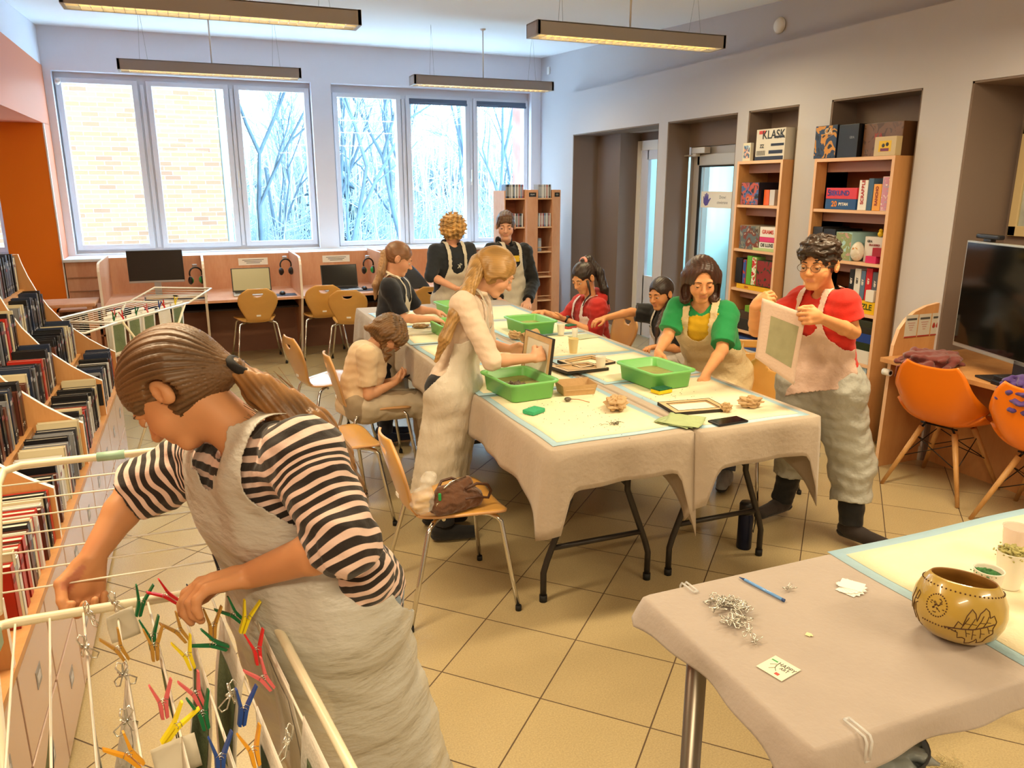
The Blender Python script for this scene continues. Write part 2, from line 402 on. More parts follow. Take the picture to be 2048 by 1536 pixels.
# doors in niches
e = thing('door_1', None, None); e['kind'] = 'structure'
x = 4.66; b = B(); b.box((x, 6.51, 0), (x+.06, 6.62, 2.16)); b.box((x, 7.70, 0), (x+.06, 7.82, 2.16)); b.box((x, 6.6, 2.06), (x+.06, 7.71, 2.16)); b.obj('door_frame', m_white, e)
b = B(); b.box((x+.01, 6.62, .01), (x+.05, 6.72, 2.06)); b.box((x+.01, 7.56, .01), (x+.05, 7.70, 2.06)); b.box((x+.01, 6.7, 1.96), (x+.05, 7.58, 2.06)); b.box((x+.01, 6.7, .01), (x+.05, 7.58, .7)); b.obj('door_leaf', M('white_door', '#d9dcea', .4), e)
B().box((x+.025, 6.72, .7), (x+.03, 7.56, 1.96)).obj('door_glass', m_glass, e)
e = thing('door_2', None, None); e['kind'] = 'structure'
x = 4.38; m_dfr = M('door_frame_grey', '#a29a94', .4, metal=.2)
b = B(); b.box((x, 6.24, 0), (x+.06, 6.348, 2.03), .004); b.box((x, 5.366, 0), (x+.06, 5.45, 2.03), .004); b.box((x, 5.366, 1.95), (x+.06, 6.348, 2.03), .004); b.obj('door_frame', m_dfr, e)
b = B(); b.box((x-.03, 6.16, .01), (x+.02, 6.25, 1.96), .005); b.box((x-.03, 5.45, .01), (x+.02, 5.55, 1.96), .005); b.box((x-.03, 5.5, 1.86), (x+.02, 6.2, 1.96), .005); b.box((x-.03, 5.5, .01), (x+.02, 6.2, .12), .005); b.obj('door_leaf', M('door_leaf_grey', '#b5b0aa', .4, metal=.2), e)
b = B(); b.box((x-.034, 6.135, .12), (x-.02, 6.16, 1.86)); b.box((x-.034, 5.55, .12), (x-.02, 5.565, 1.86)); b.box((x-.034, 5.55, 1.845), (x-.02, 6.16, 1.86)); b.obj('gasket', m_blackmat, e)
B().box((x-.008, 5.55, .12), (x-.002, 6.16, 1.86)).obj('door_glass', m_glass, e)
b = B(); b.box((x-.085, 6.02, 1.965), (x-.02, 6.22, 2.02), .006); b.obj('door_closer', M('closer_silver', '#c9c3bd', .35, metal=.4), e)
b = B(); b.box((x-.075, 6.16, 1.945), (x-.055, 6.62, 1.958), .002); b.box((x-.095, 6.14, 1.94), (x-.045, 6.19, 1.965), .003); b.obj('closer_arm', M('closer_silver', '#c9c3bd'), e)
m_paper = M('paper_white', '#f2f0ea', .7)
sgn = thing('door_sign', 'white strip notice with a purple hand symbol stuck on the glass door', 'sign', (x-.012, 5.86, 1.56))
B().box((-.002, -.27, -.072), (0, .27, .072)).obj('sheet', m_paper, sgn)
mpur = M('purple_print', '#5a52a8', .6); b = B(); P = lambda y, z: (-.004, y, z)
b.prism([P(.20, -.055), P(.165, -.05), P(.145, -.02), P(.12, .01), P(.13, .016), P(.155, -.004), P(.158, .045), P(.170, .048), P(.174, .012), P(.178, .058), P(.192, .058), P(.194, .012), P(.200, .05), P(.211, .048), P(.212, .005), P(.222, .03), P(.231, .026), P(.226, -.03)], (.0015, 0, 0)); b.obj('hand_symbol', mpur, sgn)
mgr = M('grey_print', '#8c8c96', .7)
for k, s in enumerate(('Drzwi', 'otwierane')): text(sgn, s, (-.0025, -.05, .022-.045*k), (PI/2, 0, -PI/2), .038, mgr, 'lettering', .0003)
# corridor seen through the doors
for (xx, yy_) in ((6.0, 6.0), (6.0, 7.8)):  # added unseen fill lights that brighten the dark corridor
    a = bpy.data.lights.new('corridor_fill', 'AREA'); a.size = .8; a.energy = 16; a.color = (.85, .95, 1.0)
    o = bpy.data.objects.new('corridor_fill', a); COL.objects.link(o); o.location = (xx, yy_, 2.6)
m_corr = M('corridor_paint', '#a9c4bd', .7)
b = B(); b.box((4.92, 4.5, 0), (4.98, 5.25, 2.6)); b.box((4.98, 4.4, 0), (7.2, 4.5, 2.7)); b.box((4.98, 9.1, 0), (7.2, 9.2, 2.7)); b.box((7.1, 4.5, 0), (7.2, 9.2, .95)); b.box((7.1, 4.5, 2.3), (7.2, 9.2, 2.7))
for a, c in ((4.5, 6.6), (7.5, 7.7), (8.9, 9.2)): b.box((7.1, a, .95), (7.2, c, 2.3))
struct(b.obj('wall_corridor', m_corr))
struct(B().box((4.9, 4.4, -.1), (7.3, 9.2, 0)).obj('floor_corridor', M('corridor_floor', '#9fa6a4', .35)))
struct(B().box((4.9, 4.4, 2.65), (7.3, 9.2, 2.75)).obj('ceiling_corridor', m_ceil))
b = B()
for k in range(6): b.box((6.98, 6.65+k*.14, 1.0), (7.0, 6.73+k*.14, 2.28))
tag(b.obj('vertical_blind', M('blind_blue', '#a9bde0', .6)), 'pale vertical blind at the corridor window behind the glass door', 'blind')

# camera dome, detector, bell
tag(B().lathe([(0, .0), (.022, .002), (.026, .02), (.022, .07), (0, .08)], n=16).obj('security_camera', m_white, None, (-1.14, 9.42, 2.72), (-1.9, 0, .25)), 'small white bullet camera in the upper left corner of the window', 'camera')
bpy.data.objects['security_camera'].data.materials.append(m_black)
B().cyl((0, 0, .078), .017, .006, 16).obj('camera_lens', m_black, bpy.data.objects['security_camera'])
tag(B().lathe([(0, 0), (.055, 0), (.06, .012), (.045, .03), (0, .036)], n=24).obj('wall_detector', m_white, None, (XU-.001, 5.05, 2.845), (0, -PI/2, 0)), 'round white detector high on the right wall', 'detector')
tag(B().box((-.02, -.03, -.045), (0, .03, .045), .008).obj('motion_sensor', m_white, None, (XU-.002, 9.2, 3.05)), 'small white motion sensor in the corner beside the right window', 'sensor')

# ================================================================ PENDANT LAMPS
m_body = M('lamp_body', '#a8a5a8', .45); m_louv = M('lamp_louvre', '#f6e8c4', .3, metal=.3)
m_tube = M('lamp_tube', '#ffffff', .5, emis=(1.0, .80, .42, 1), estr=7.)
def lamp(x0, x1, y, z, label):
    t = thing('pendant_lamp', label, 'lamp', ((x0+x1)/2, y, z), group='long louvred pendant lamps'); h = (x1-x0)/2; w = .09; H = .085
    b = B(); b.box((-h, -w, H-.01), (h, w, H), .003); b.box((-h, -w, 0), (h, -w+.012, H), .002); b.box((-h, w-.012, 0), (h, w, H), .002); b.box((-h, -w, 0), (-h+.02, w, H)); b.box((h-.02, -w, 0), (h, w, H)); b.obj('housing', m_body, t)
    b = B()
    n = int(2*h/.055)
    for i in range(1, n): xx = -h+.03+(2*h-.06)*i/n; b.prism([(xx-.002, -w+.012, .004), (xx+.002, -w+.012, .004), (xx+.004, -w+.012, .045), (xx-.004, -w+.012, .045)], (0, 2*w-.024, 0))
    b.box((-h+.02, -.006, .004), (h-.02, .006, .04)); b.obj('louvre', m_louv, t)
    for s in (-1, 1): B().tube([(-h+.05, s*.045, .058), (h-.05, s*.045, .058)], .013, 12).obj('fluorescent_tube', m_tube, t)
    zc = ceilz(y)-z
    B().tube([(.0, 0, H), (0, 0, zc)], .007, 8).lathe([(.028, zc-.002), (.026, zc-.012), (.01, zc-.02)], n=16).obj('rod', m_white, t)
    for s in (-1, 1): B().tube([(s*(h-.17), -.03, H), (s*(h-.2), 0, zc)], .0012, 5).tube([(s*(h-.23), .03, H), (s*(h-.2), 0, zc)], .0012, 5).obj('suspension_wire', m_alu, t)
    return t
lamp(-.54, 1.03, 5.0, 2.60, 'pendant lamp hanging nearest at the upper left, in front of the left window')
lamp(2.1, 3.52, 4.85, 2.60, 'pendant lamp hanging nearest at the upper right, beside the niche wall')
lamp(2.02, 3.45, 7.5, 2.60, 'pendant lamp hanging farther back in front of the right window')
lamp(-.46, 1.0, 7.5, 2.60, 'pendant lamp hanging farther back across the top of the left window')
for y in (2.2, -.6):
    z = 2.5 if y > 0 else 2.45
    for xx in (-.3, 2.8):
        a = bpy.data.lights.new('room_lamp', 'AREA'); a.shape = 'RECTANGLE'; a.size = 1.5; a.size_y = .18; a.energy = 38; a.color = (1.0, .80, .50)
        o = bpy.data.objects.new('room_lamp', a); COL.objects.link(o); o.location = (xx, y, z); 
for (xx, y) in ((.25, 5.0), (2.8, 4.85), (2.73, 7.5), (.27, 7.5)):
    a = bpy.data.lights.new('room_lamp', 'AREA'); a.shape = 'RECTANGLE'; a.size = 1.4; a.size_y = .14; a.energy = 20 if y < 6 else 12; a.color = (1.0, .80, .46)
    o = bpy.data.objects.new('room_lamp', a); COL.objects.link(o); o.location = (xx, y, 2.597)

# ================================================================ OUTSIDE
w = bpy.data.worlds.new('World'); S.world = w; w.use_nodes = True
bg = w.node_tree.nodes['Background']; bg.inputs['Color'].default_value = (.60, .83, 1.0, 1); bg.inputs['Strength'].default_value = 10
m_snow = M('snow', '#eef3f8', .9)
struct(B().box((-20, 9.9, -1.2), (30, 45, -1.0)).obj('ground_snow', m_snow))
mb = bpy.data.materials.new('yellow_brick'); mb.use_nodes = True; nt = mb.node_tree; N = nt.nodes; L = nt.links; bs = N['Principled BSDF']; bs.inputs['Roughness'].default_value = .85
tc = N.new('ShaderNodeTexCoord'); mp = N.new('ShaderNodeMapping'); mp.inputs['Rotation'].default_value = (PI/2, 0, 0)
br = N.new('ShaderNodeTexBrick'); br.inputs['Scale'].default_value = 1
for k, v in (('Mortar Size', .006), ('Brick Width', .25), ('Row Height', .075), ('Bias', -.2)): br.inputs[k].default_value = v
br.inputs['Color1'].default_value = hexc('#85714a'); br.inputs['Color2'].default_value = hexc('#6e4638'); br.inputs['Mortar'].default_value = hexc('#77736c')
L.new(tc.outputs['Object'], mp.inputs['Vector']); L.new(mp.outputs[0], br.inputs['Vector']); L.new(br.outputs['Color'], bs.inputs['Base Color'])
bd = thing('neighbouring_building', 'yellow brick building wing outside the left window', 'building', (-1.5, 14.5, -1))
B().box((-5, 0, 0), (2.03, 6, 9)).obj('wall', mb, bd)
B().tube([(2.08, .1, 0), (2.08, .1, 9)], .05, 8).obj('downpipe', M('zinc', '#aab4bd', .5), bd)
rb = M('red_brick_marker', '#b06a60', .8, var=.3, vscale=3)
tag(B().box((-.1, 0, 0), (.1, .4, 7)).obj('brick_chimney', rb, None, (6.35, 15, -1)), 'thin red brick chimney seen through the right-hand pane', 'chimney')
m_bark = M('hazy_bark', '#4b5e6e', .9, var=.25, vscale=3); m_haze = M('hazy_twigs', '#8397a6', .95)  # bluish outdoor haze is put into the bark and twig colours
def tree(x, y, h, seed, label, spread=.5):
    r = random.Random(seed); b = B(); tw = B(); cnt = [0]
    def br_(p, d, l, rad, depth):
        pts = [p]; q = p.copy(); dd = d.copy(); n = 3
        for i in range(n):
            dd = (dd+Vector((r.uniform(-.12, .12), r.uniform(-.12, .12), r.uniform(-.02, .10)))).normalized(); q = q+dd*l/n; pts.append(q.copy())
        (b if depth < 3 else tw).tube(pts, [rad, rad*.85, rad*.7, max(rad*.5, .006)], 5 if depth < 2 else 3, cap=False); cnt[0] += 1
        if depth >= 5 or cnt[0] > 900: return
        for k in range(3 if depth < 3 else 4):
            i = r.choice((1, 2, 3, 3)); a = dd.orthogonal().normalized(); a.rotate(Matrix.Rotation(r.uniform(0, 2*PI), 3, dd)); nd = (dd+a*r.uniform(.35, .95)*spread*1.4).normalized()
            br_(pts[i], nd, l*r.uniform(.55, .8), max(rad*.58, .010), depth+1)
    br_(Vector((0, 0, 0)), Vector((r.uniform(-.1, .1), 0, 1)).normalized(), h*.42, .045*h/5, 0)
    t = thing('bare_tree', label, 'tree', (x, y, -1), group='bare winter trees outside the windows'); b.obj('trunk', m_bark, t); tw.obj('twigs', m_haze, t)
tree(1.3, 17.5, 8, 1, 'bare tree just right of the brick wing, behind the middle pane of the left window', .45)
tree(2.6, 16, 7.5, 2, 'bare tree with dark upright stems behind the right pane of the left window', .35)
tree(3.3, 19, 8.5, 3, 'bare tree farther off behind the right pane of the left window', .45)
tree(4.7, 18, 8, 4, 'bare tree behind the left pane of the right window', .45)
tree(6.3, 19, 7.5, 5, 'bare tree behind the middle pane of the right window', .55)
tree(7.6, 20, 8, 6, 'bare tree behind the right pane of the right window', .5)
m_fir = M('hazy_needles', '#3b515e', .95, var=.35, vscale=6)  # needle colour carries the painted blue haze too
def fir(x, y, h, seed, label):
    r = random.Random(seed); b = B()
    for i in range(16):
        z = .5+(h-.5)*i/16; R_ = (h-z)*.3+.1; n = 11
        for k in range(n):
            a = 2*PI*k/n+r.uniform(-.3, .3); q = R_*r.uniform(.75, 1.15)
            b.tube([(0, 0, z+.15), (math.cos(a)*q*.6, math.sin(a)*q*.6, z), (math.cos(a)*q, math.sin(a)*q, z-.25*r.uniform(.5, 1.3))], [.05, .13, .02], 5)
    t = thing('conifer', label, 'tree', (x, y, -1)); b.obj('foliage', m_fir, t); B().tube([(0, 0, 0), (0, 0, h)], [.12, .02], 6).obj('trunk', m_bark, t)
fir(3.9, 24, 4.6, 11, 'haze-blue conifer beyond the right pane of the left window')
tree(2.0, 21, 7.5, 21, 'slender bare tree beyond the middle pane of the left window', .4); tree(5.6, 22, 7.5, 22, 'slender bare tree beyond the left pane of the right window', .45); tree(8.6, 22.5, 7, 23, 'slender bare tree beyond the middle pane of the right window', .45); tree(10.3, 22, 7, 24, 'slender bare tree beyond the right pane of the right window', .45)
# haze-coloured thicket and bank of hedge behind
r_ = random.Random(5); b = B()
for i in range(1300):
    x = r_.uniform(0.3, 13); y = r_.uniform(19, 27); z = -1; h = r_.uniform(.8, 2.9); p = Vector((x, y, z)); q = p+Vector((r_.uniform(-.5, .5), r_.uniform(-.4, .4), h))
    b.tube([p, (p+q)/2+Vector((r_.uniform(-.15, .15), 0, 0)), q], [.035, .022, .006], 3, cap=False)
    for k in range(3):
        m_ = p.lerp(q, r_.uniform(.3, .9)); b.tube([m_, m_+Vector((r_.uniform(-.6, .6), r_.uniform(-.3, .3), r_.uniform(.05, .5)))], [.014, .004], 3, cap=False)
bf = B()
for i in range(1500):
    x = r_.uniform(1.2, 16); y = r_.uniform(27.5, 31); h = r_.uniform(2.5, 6.5); p = Vector((x, y, -1)); q = p+Vector((r_.uniform(-.9, .9), 0, h))
    bf.tube([p, (p+q)/2+Vector((r_.uniform(-.2, .2), 0, 0)), q], [.05, .035, .012], 3, cap=False)
    for k in range(4):
        m_ = p.lerp(q, r_.uniform(.3, .95)); bf.tube([m_, m_+Vector((r_.uniform(-.9, .9), 0, r_.uniform(.1, .8)))], [.022, .008], 3, cap=False)
tag(bf.obj('distant_woodland', M('pale_woodland', '#bcc8d0', .95)), 'pale hazy woodland far behind the bushes outside', 'woodland', kind='stuff')  # distance haze is painted in as a pale base colour
tag(b.obj('hazy_thicket', M('thicket_twigs', '#93a6b4', .95)), 'haze-pale thicket of bushes across the view beyond the windows', 'bushes', kind='stuff')  # pale haze tone put into the twig colour

# camera and view
cam = bpy.data.cameras.new('camera'); co = bpy.data.objects.new('camera', cam); COL.objects.link(co)
right = Vector((.92693, -.37523, 0)); back = Vector((-.36342, -.89775, .24906)); up = back.cross(right)
co.matrix_world = Matrix(((right.x, up.x, back.x, 0), (right.y, up.y, back.y, 0), (right.z, up.z, back.z, 1.68), (0, 0, 0, 1)))
cam.sensor_width = 36; cam.lens = 1540/2048*36; cam.clip_start = .05; cam.clip_end = 200; S.camera = co
S.view_settings.view_transform = 'Standard'; S.view_settings.look = 'None'; S.view_settings.gamma = 1; S.view_settings.exposure = .58; S.view_settings.use_curve_mapping = False
S.cycles.max_bounces = 8; S.cycles.transparent_max_bounces = 16

# ================================================================ FURNITURE
# ---- study carrels along the window
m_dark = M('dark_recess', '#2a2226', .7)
def carrel(x0, x1, label, last=False):
    t = thing('study_carrel', label, 'desk', (x0, 7.85, 0), group='beech study carrels under the window'); w = x1-x0; D = .9; T = .022
    B().box((T, -.0, .594), (w, D, .62), .002).obj('worktop', m_beech, t)
    B().box((T, D, .0), (w, D+.02, .978), .002).obj('back_panel', m_beech, t)
    prof = [(.30, 0), (.06, .5), (0, .60), (.0, .93), (.015, .965), (.05, .995), (.11, 1.005), (D+.02, 1.005), (D+.02, 0)]
    for xx, nm in ((0, 'side_panel'),)+(((w, 'side_panel'),) if last else ()):
        b = B(); b.prism([(xx, y, z) for y, z in prof], (T, 0, 0)); b.bm.normal_update()
        for f in b.bm.faces:
            if abs(f.normal.x) < .5: f.material_index = 1
        b.obj(nm, [m_beech, m_pale], t)
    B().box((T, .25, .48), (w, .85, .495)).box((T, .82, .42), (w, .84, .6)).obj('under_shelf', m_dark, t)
    B().box((T, .55, .0), (w, .565, .46)).obj('modesty_panel', M('modesty_brown', '#8a5f4b', .6), t)
    return t
carrel(-.85, .03, 'study carrel at the left end of the row, with the big monitor on it')
carrel(.03, .92, 'second study carrel, with a laptop showing a lit yellowish screen')
carrel(.92, 1.78, 'third study carrel, with a black-screened laptop on it')
carrel(1.78, 2.66, 'study carrel at the right end of the row, behind the curly-haired child', True)
t = thing('low_table', 'small beech table beside the orange panel at the left end of the carrels', 'table', (-1.3, 7.6, 0))
B().box((-.55, 0, .655), (.43, .42, .685), .01).obj('table_top', m_beech, t)
for x, y in ((-.5, .04), (.38, .04), (-.5, .38), (.38, .38)): B().box((x-.02, y-.02, 0), (x+.02, y+.02, .655)).obj('leg', m_beech, t)
t = thing('open_cabinet', 'low beech cabinet with box files beside the left carrel', 'cabinet', (-1.05, 8.1, 0))
B().box((-.2, 0, .55), (.18, .4, .57)).box((-.2, 0, .05), (.18, .4, .07)).box((-.2, 0, .3), (.18, .4, .315)).box((-.2, 0, 0), (-.18, .4, .57)).box((.16, 0, 0), (.18, .4, .57)).box((-.2, .38, 0), (.18, .4, .57)).obj('carcass', m_beech, t)
for i in range(4): tag(B().box((-.02, 0, 0), (.02, .25, .2), .003).box((-.012, -.001, .12), (.012, 0, .18), mi=1).obj('box_file', [m_black, m_paper], None, (-.93-.045*i, 8.13, .316)), 'black box file in the low cabinet beside the left carrel', 'file', 'black box files in the low cabinet')

# ---- monitor, laptops, headphones, mice
m_scr = M('screen_dark', '#23232a', .12, spec=.6); m_silver = M('silver_plastic', '#b7b9bd', .3, metal=.6)
t = thing('monitor', 'wide black monitor on a silver stand in the left carrel', 'monitor', (-.385, 8.33, .62), -.06)
B().box((-.25, -.012, .15), (.25, .012, .455), .006).obj('bezel', m_black, t); B().box((-.243, -.0135, .168), (.243, -.012, .448)).obj('screen', M('monitor_glass', '#2d2a2b', .25), t)
B().box((-.25, -.014, .143), (.25, .01, .163), .004).obj('chin', m_silver, t); B().box((-.03, .0, .01), (.03, .02, .3)).box((-.1, -.08, 0), (.1, .08, .012), .004).obj('stand', m_silver, t)
def laptop(x, y, rz, on, label):
    t = thing('laptop', label, 'laptop', (x, y, .621), rz, 'open laptops in the carrels')
    b = B(); b.box((-.19, -.13, 0), (.19, .12, .016), .004); b.obj('base', m_silver, t)
    B().box((-.17, -.02, .0161), (.17, .1, .018)).box((-.05, -.11, .0161), (.05, -.04, .0168)).obj('keyboard', m_black, t)
    R_ = Matrix.Rotation(-.26, 3, 'X'); b = B(); b.box((-.19, .115, .016), (.19, .123, .255), .003, R=R_, c=(0, .12, .016)); b.obj('lid', m_black, t)
    ms = M('laptop_screen_lit', '#6a5a34', .2, emis=(.36, .28, .12, 1), estr=.55) if on else M('laptop_screen_off', '#14151c', .12)
    b = B(); b.box((-.18, .1135, .03), (.18, .1148, .247), R=R_, c=(0, .12, .016)); b.obj('screen', ms, t); return t
laptop(.49, 8.17, 0, True, 'open silver laptop with a yellowish lit screen in the second carrel')
laptop(1.385, 8.18, 0, False, 'open silver laptop with a black screen in the third carrel')
m_grn = M('green_foam', '#1f9a4d', .5)
def headset(x, y, z, green, label):
    t = thing('headset', label, 'headphones', (x, y, z), .3, 'headsets hanging in the carrels')
    B().tube([(.06*math.sin(a), 0, .06+.06*math.cos(a)) for a in [(-1.9+3.8*i/12) for i in range(13)]], .008, 8).obj('headband', m_black, t)
    for s in (-1, 1): b = B(); b.sph((.055*s, 0, -.005), .036, 8, sc=(.6, 1, 1.15)); b.sph((.045*s, 0, -.005), .030, 8, 1, (.6, 1, 1.1)); b.obj('ear_cup', [m_black, m_grn if green else m_blackmat], t)
    B().box((-.02, 0, .115), (.02, .03, .15), .003).obj('hanger', m_silver, t); return t
headset(-.03, 8.28, .78, True, 'black and green headset hanging on the first carrel divider by the monitor')
headset(.85, 8.42, .82, False, 'black headset hanging on the divider between second and third carrel')
headset(1.715, 8.40, .80, True, 'black and green headset hanging at the right side of the third carrel')
def mouse(x, y, label):
    t = B(); t.sph((0, 0, 0), .03, 8, sc=(1, 1.7, .8)); o = t.obj('computer_mouse', m_black, None, (x, y, .635)); tag(o, label, 'mouse', 'mice in the carrels')
    o = B().box((-.11, -.09, 0), (.11, .09, .004), .0015).obj('mouse_pad', M('pad_blue', '#3d4258', .7), None, (x+.02, y-.02, .6205)); tag(o, label.replace('mouse', 'mouse pad', 1).replace('on its pad', 'under the mouse'), 'mouse pad', 'mouse pads in the carrels')
mouse(.76, 8.03, 'black mouse on its pad in the second carrel'); mouse(1.6, 8.1, 'black mouse on its pad in the third carrel')
for x, l in ((.55, 'second'), (1.43, 'third')):
    t = thing('notice_sheet', 'white notice taped to the back panel of the %s carrel' % l, 'notice', (x, 8.748, .90)); B().box((-.15, -.002, -.04), (.15, 0, .035)).obj('sheet', m_paper, t)
    for k in range(3): B().box((-.11+.02*k, -.003, .012-.016*k), (.11-.02*k, -.002, .017-.016*k)).obj('printed_line', m_black, t)
for i, (x, y, w, d) in enumerate(((-.37, 8.05, .28, .2), (-.12, 8.02, .3, .19))):
    for k in range(3): tag(B().box((-w/2, -d/2, 0), (w/2, d/2, .012), .002).obj('folder', M(['folder_white', 'folder_navy', 'folder_cream'][k], ['#dfe3e6', '#4c556d', '#cdb89a'][k], .6), None, (x+.01*k, y, .6215+.0135*k), (0, 0, .05*k)), '%s folder stacked %s on the desk below the monitor, %s pile' % (['white', 'navy', 'cream'][2-k if 0 else k], ['lowest', 'in the middle', 'on top'][k], ['left', 'right'][i]), 'folder', 'folders on the left carrel')
tag(B().grid(lambda u, v: ((u-.5)*.42*(1-.2*v), (v-.5)*.26, .16*math.sin(PI*min(1, max(0, u)))**.6*math.sin(PI*v)**.5+.012*math.sin(9*u+5*v)), 24, 14).obj('backpack', M('bag_charcoal', '#26282f', .7, bump=.4, bscale=14), None, (2.02, 8.12, .622)), 'charcoal bag slumped on the right-hand carrel desk behind the ponytailed child', 'bag')
bpy.data.objects['backpack'].scale = (1.3, 1.2, 1.6)

# ---- moulded plywood chair on a chromed frame
m_ply = M('chair_plywood', '#d29d50', .3, var=.08, vscale=3, stretch=(1, 6, 1), coat=.3)
m_plyedge = M('chair_ply_edge', '#d9a877', .5)
def chair_mesh():
    prof = [(.205, .392), (.19, .412), (.15, .424), (.06, .426), (-.04, .418), (-.12, .414), (-.165, .422), (-.195, .45), (-.212, .50), (-.228, .56), (-.245, .62), (-.262, .69), (-.272, .745)]
    hw = [.10, .165, .198, .19, .16, .130, .115, .112, .135, .165, .182, .165, .085]
    n = len(prof)-1
    def ev(v, arr):
        x = v*n; i = min(int(x), n-1); f = x-i
        g = lambda k: np.array(arr[min(max(k, 0), n)], float)
        p0, p1, p2, p3 = g(i-1), g(i), g(i+1), g(i+2)
        return .5*((2*p1)+(-p0+p2)*f+(2*p0-5*p1+4*p2-p3)*f*f+(-p0+3*p1-3*p2+p3)*f**3)
    def fn(u, v):
        y, z = ev(v, prof); w = float(ev(v, hw)); s = (u-.5)*2
        bow = .018*s*s*(1 if v > .5 else .5)
        return (s*w, y+(bow if v > .5 else 0), z+(0 if v > .5 else bow*.6-.006*(1-s*s)))
    b = B(); b.grid(fn, 16, 48); me = b.me('shell_tmp', False)
    o = bpy.data.objects.new('shell_tmp', me); COL.objects.link(o); m = o.modifiers.new('s', 'SOLIDIFY'); m.thickness = .0105; m.offset = 0; m.material_offset_rim = 1
    me.materials.append(m_ply); me.materials.append(m_plyedge)
    c = B(); r = .042; c.prism([(-.048, -.5, .697)]+[(r*1.15*math.cos(a), -.5, .697+r*.78*math.sin(a)) for a in [PI+PI*i/12 for i in range(13)]][::1]+[(.048, -.5, .697)], (0, .6, 0))
    co_ = c.obj('hole_tmp', m_plyedge); bm_ = o.modifiers.new('b', 'BOOLEAN'); bm_.object = co_; bm_.operation = 'DIFFERENCE'; bm_.solver = 'EXACT'
    dg = bpy.context.evaluated_depsgraph_get(); out = bpy.data.meshes.new_from_object(o.evaluated_get(dg)); out.name = 'plywood_shell'
    bpy.data.objects.remove(o); bpy.data.objects.remove(co_)
    out.polygons.foreach_set('use_smooth', [True]*len(out.polygons)); 
    return out
CH_ME = chair_mesh()
def chair_proto(label, x, y, rz):
    t = thing('plywood_chair', label, 'chair', (x, y, 0), rz, 'beech plywood chairs with chrome legs')
    o = link('plywood_shell', CH_ME, None, t)
    for sx in (-1, 1):
        for sy, ty in ((1, .13), (-1, -.11)):
            yb = .213 if sy > 0 else -.235; xb = .235 if sy > 0 else .225
            pts = [(sx*.09, ty*.6, .398), (sx*.14, ty, .398), (sx*.165, ty+sy*.02, .392), (sx*.175, ty+sy*.032, .375), (sx*(.175+(xb-.175)*.5), (ty+sy*.032+yb)/2, .19), (sx*xb, yb, .012)]
            lg = B().tube(pts, .0095, 12).obj('leg', m_steel, t)
            B().cyl((sx*xb, yb, 0), .0125, .022, 14).obj('foot_cap', m_blackmat, lg)
    B().tube([(-.12, .08, .398), (.12, .08, .398)], .008, 8).tube([(-.12, -.06, .398), (.12, -.06, .398)], .008, 8).obj('under_frame', m_steel, t)
    B().box((-.02, -.218, .475), (.02, -.2145, .49)).obj('maker_sticker', m_paper, t)
    return t
ch0 = chair_proto('plywood chair in the foreground with a brown handbag on its seat', .87, 2.84, -PI/2)
for lab, x, y, rz in (
    ('empty plywood chair partly hidden behind the striped-shirt girl', .57, 3.80, -1.45),
    ('plywood chair carrying the seated child who looks at a phone', .895, 4.43, -PI/2),
    ('empty plywood chair with a glare-lit seat, left of the seated child', .745, 5.10, -1.35),
    ('plywood chair pushed up to the second carrel, back towards us', .48, 7.86, 0.05),
    ('plywood chair at the third carrel, half hidden by the next chair', 1.12, 7.9, -.02),
    ('plywood chair standing in front of the third carrel chair, turned slightly', 1.33, 7.42, -.3),
    ('plywood chair beside the curly-haired child, in front of the right carrel', 2.12, 7.4, -.2),
    ('plywood chair carrying the girl in the red hoodie', 2.72, 5.02, PI/2),
    ('plywood chair carrying the dark-haired child in the black top', 3.02, 4.42, 1.75),
    ('plywood chair behind the boy in the red T-shirt, nearer the table', 2.72, 3.28, 1.9),
    ('plywood chair between the bookcase and the girl in green, back towards us', 3.02, 3.62, 2.5)):
    dup(ch0, (x, y, 0), rz, lab)

# ---- folding tables
m_tlegs = M('table_leg_bronze', '#2e2926', .4, metal=.3); m_ttop = M('folding_table_top', '#cfcac2', .6)
def folding_table(x, y, label):
    W = .60; Lg = 1.80
    t = thing('folding_table', label, 'table', (x, y, 0), group='folding tables pushed together under beige cloths')
    B().box((0, 0, .695), (W, Lg, .728), .006).obj('table_top', m_ttop, t)
    for yy, d in ((.20, 1), (Lg-.2, -1)):
        for s in (-1, 1):
            cx_ = W/2
            lg = B().tube([(cx_+s*.135, yy, .69), (cx_+s*.135, yy, .44), (cx_+s*.15, yy, .40), (cx_+s*.235, yy, .18), (cx_+s*.25, yy, .13), (cx_+s*.25, yy, .01)], .0135, 10).obj('leg', m_tlegs, t)
            B().cyl((cx_+s*.25, yy, 0), .0165, .03, 12).obj('foot_cap', m_blackmat, lg)
        B().tube([(W/2-.21, yy, .235), (W/2+.21, yy, .235)], .0115, 10).obj('crossbar', m_tlegs, t)
        B().tube([(W/2-.135, yy, .46), (W/2-.02, yy+d*.34, .62), (W/2-.02, yy+d*.5, .69)], .009, 8).tube([(W/2+.135, yy, .46), (W/2+.02, yy+d*.34, .62)], .009, 8).tube([(W/2-.08, yy+d*.34, .62), (W/2+.08, yy+d*.34, .62)], .009, 8).obj('brace', m_tlegs, t)
    return t
folding_table(1.155, 2.43, 'near left folding table under the cloth, dark bent legs visible'); folding_table(1.765, 2.43, 'near right folding table under the cloth, dark bent legs visible')
folding_table(1.155, 4.25, 'far left folding table under the cloth, beside the navy-shirted child'); folding_table(1.765, 4.25, 'far right folding table under the cloth, beside the red-hooded girl')

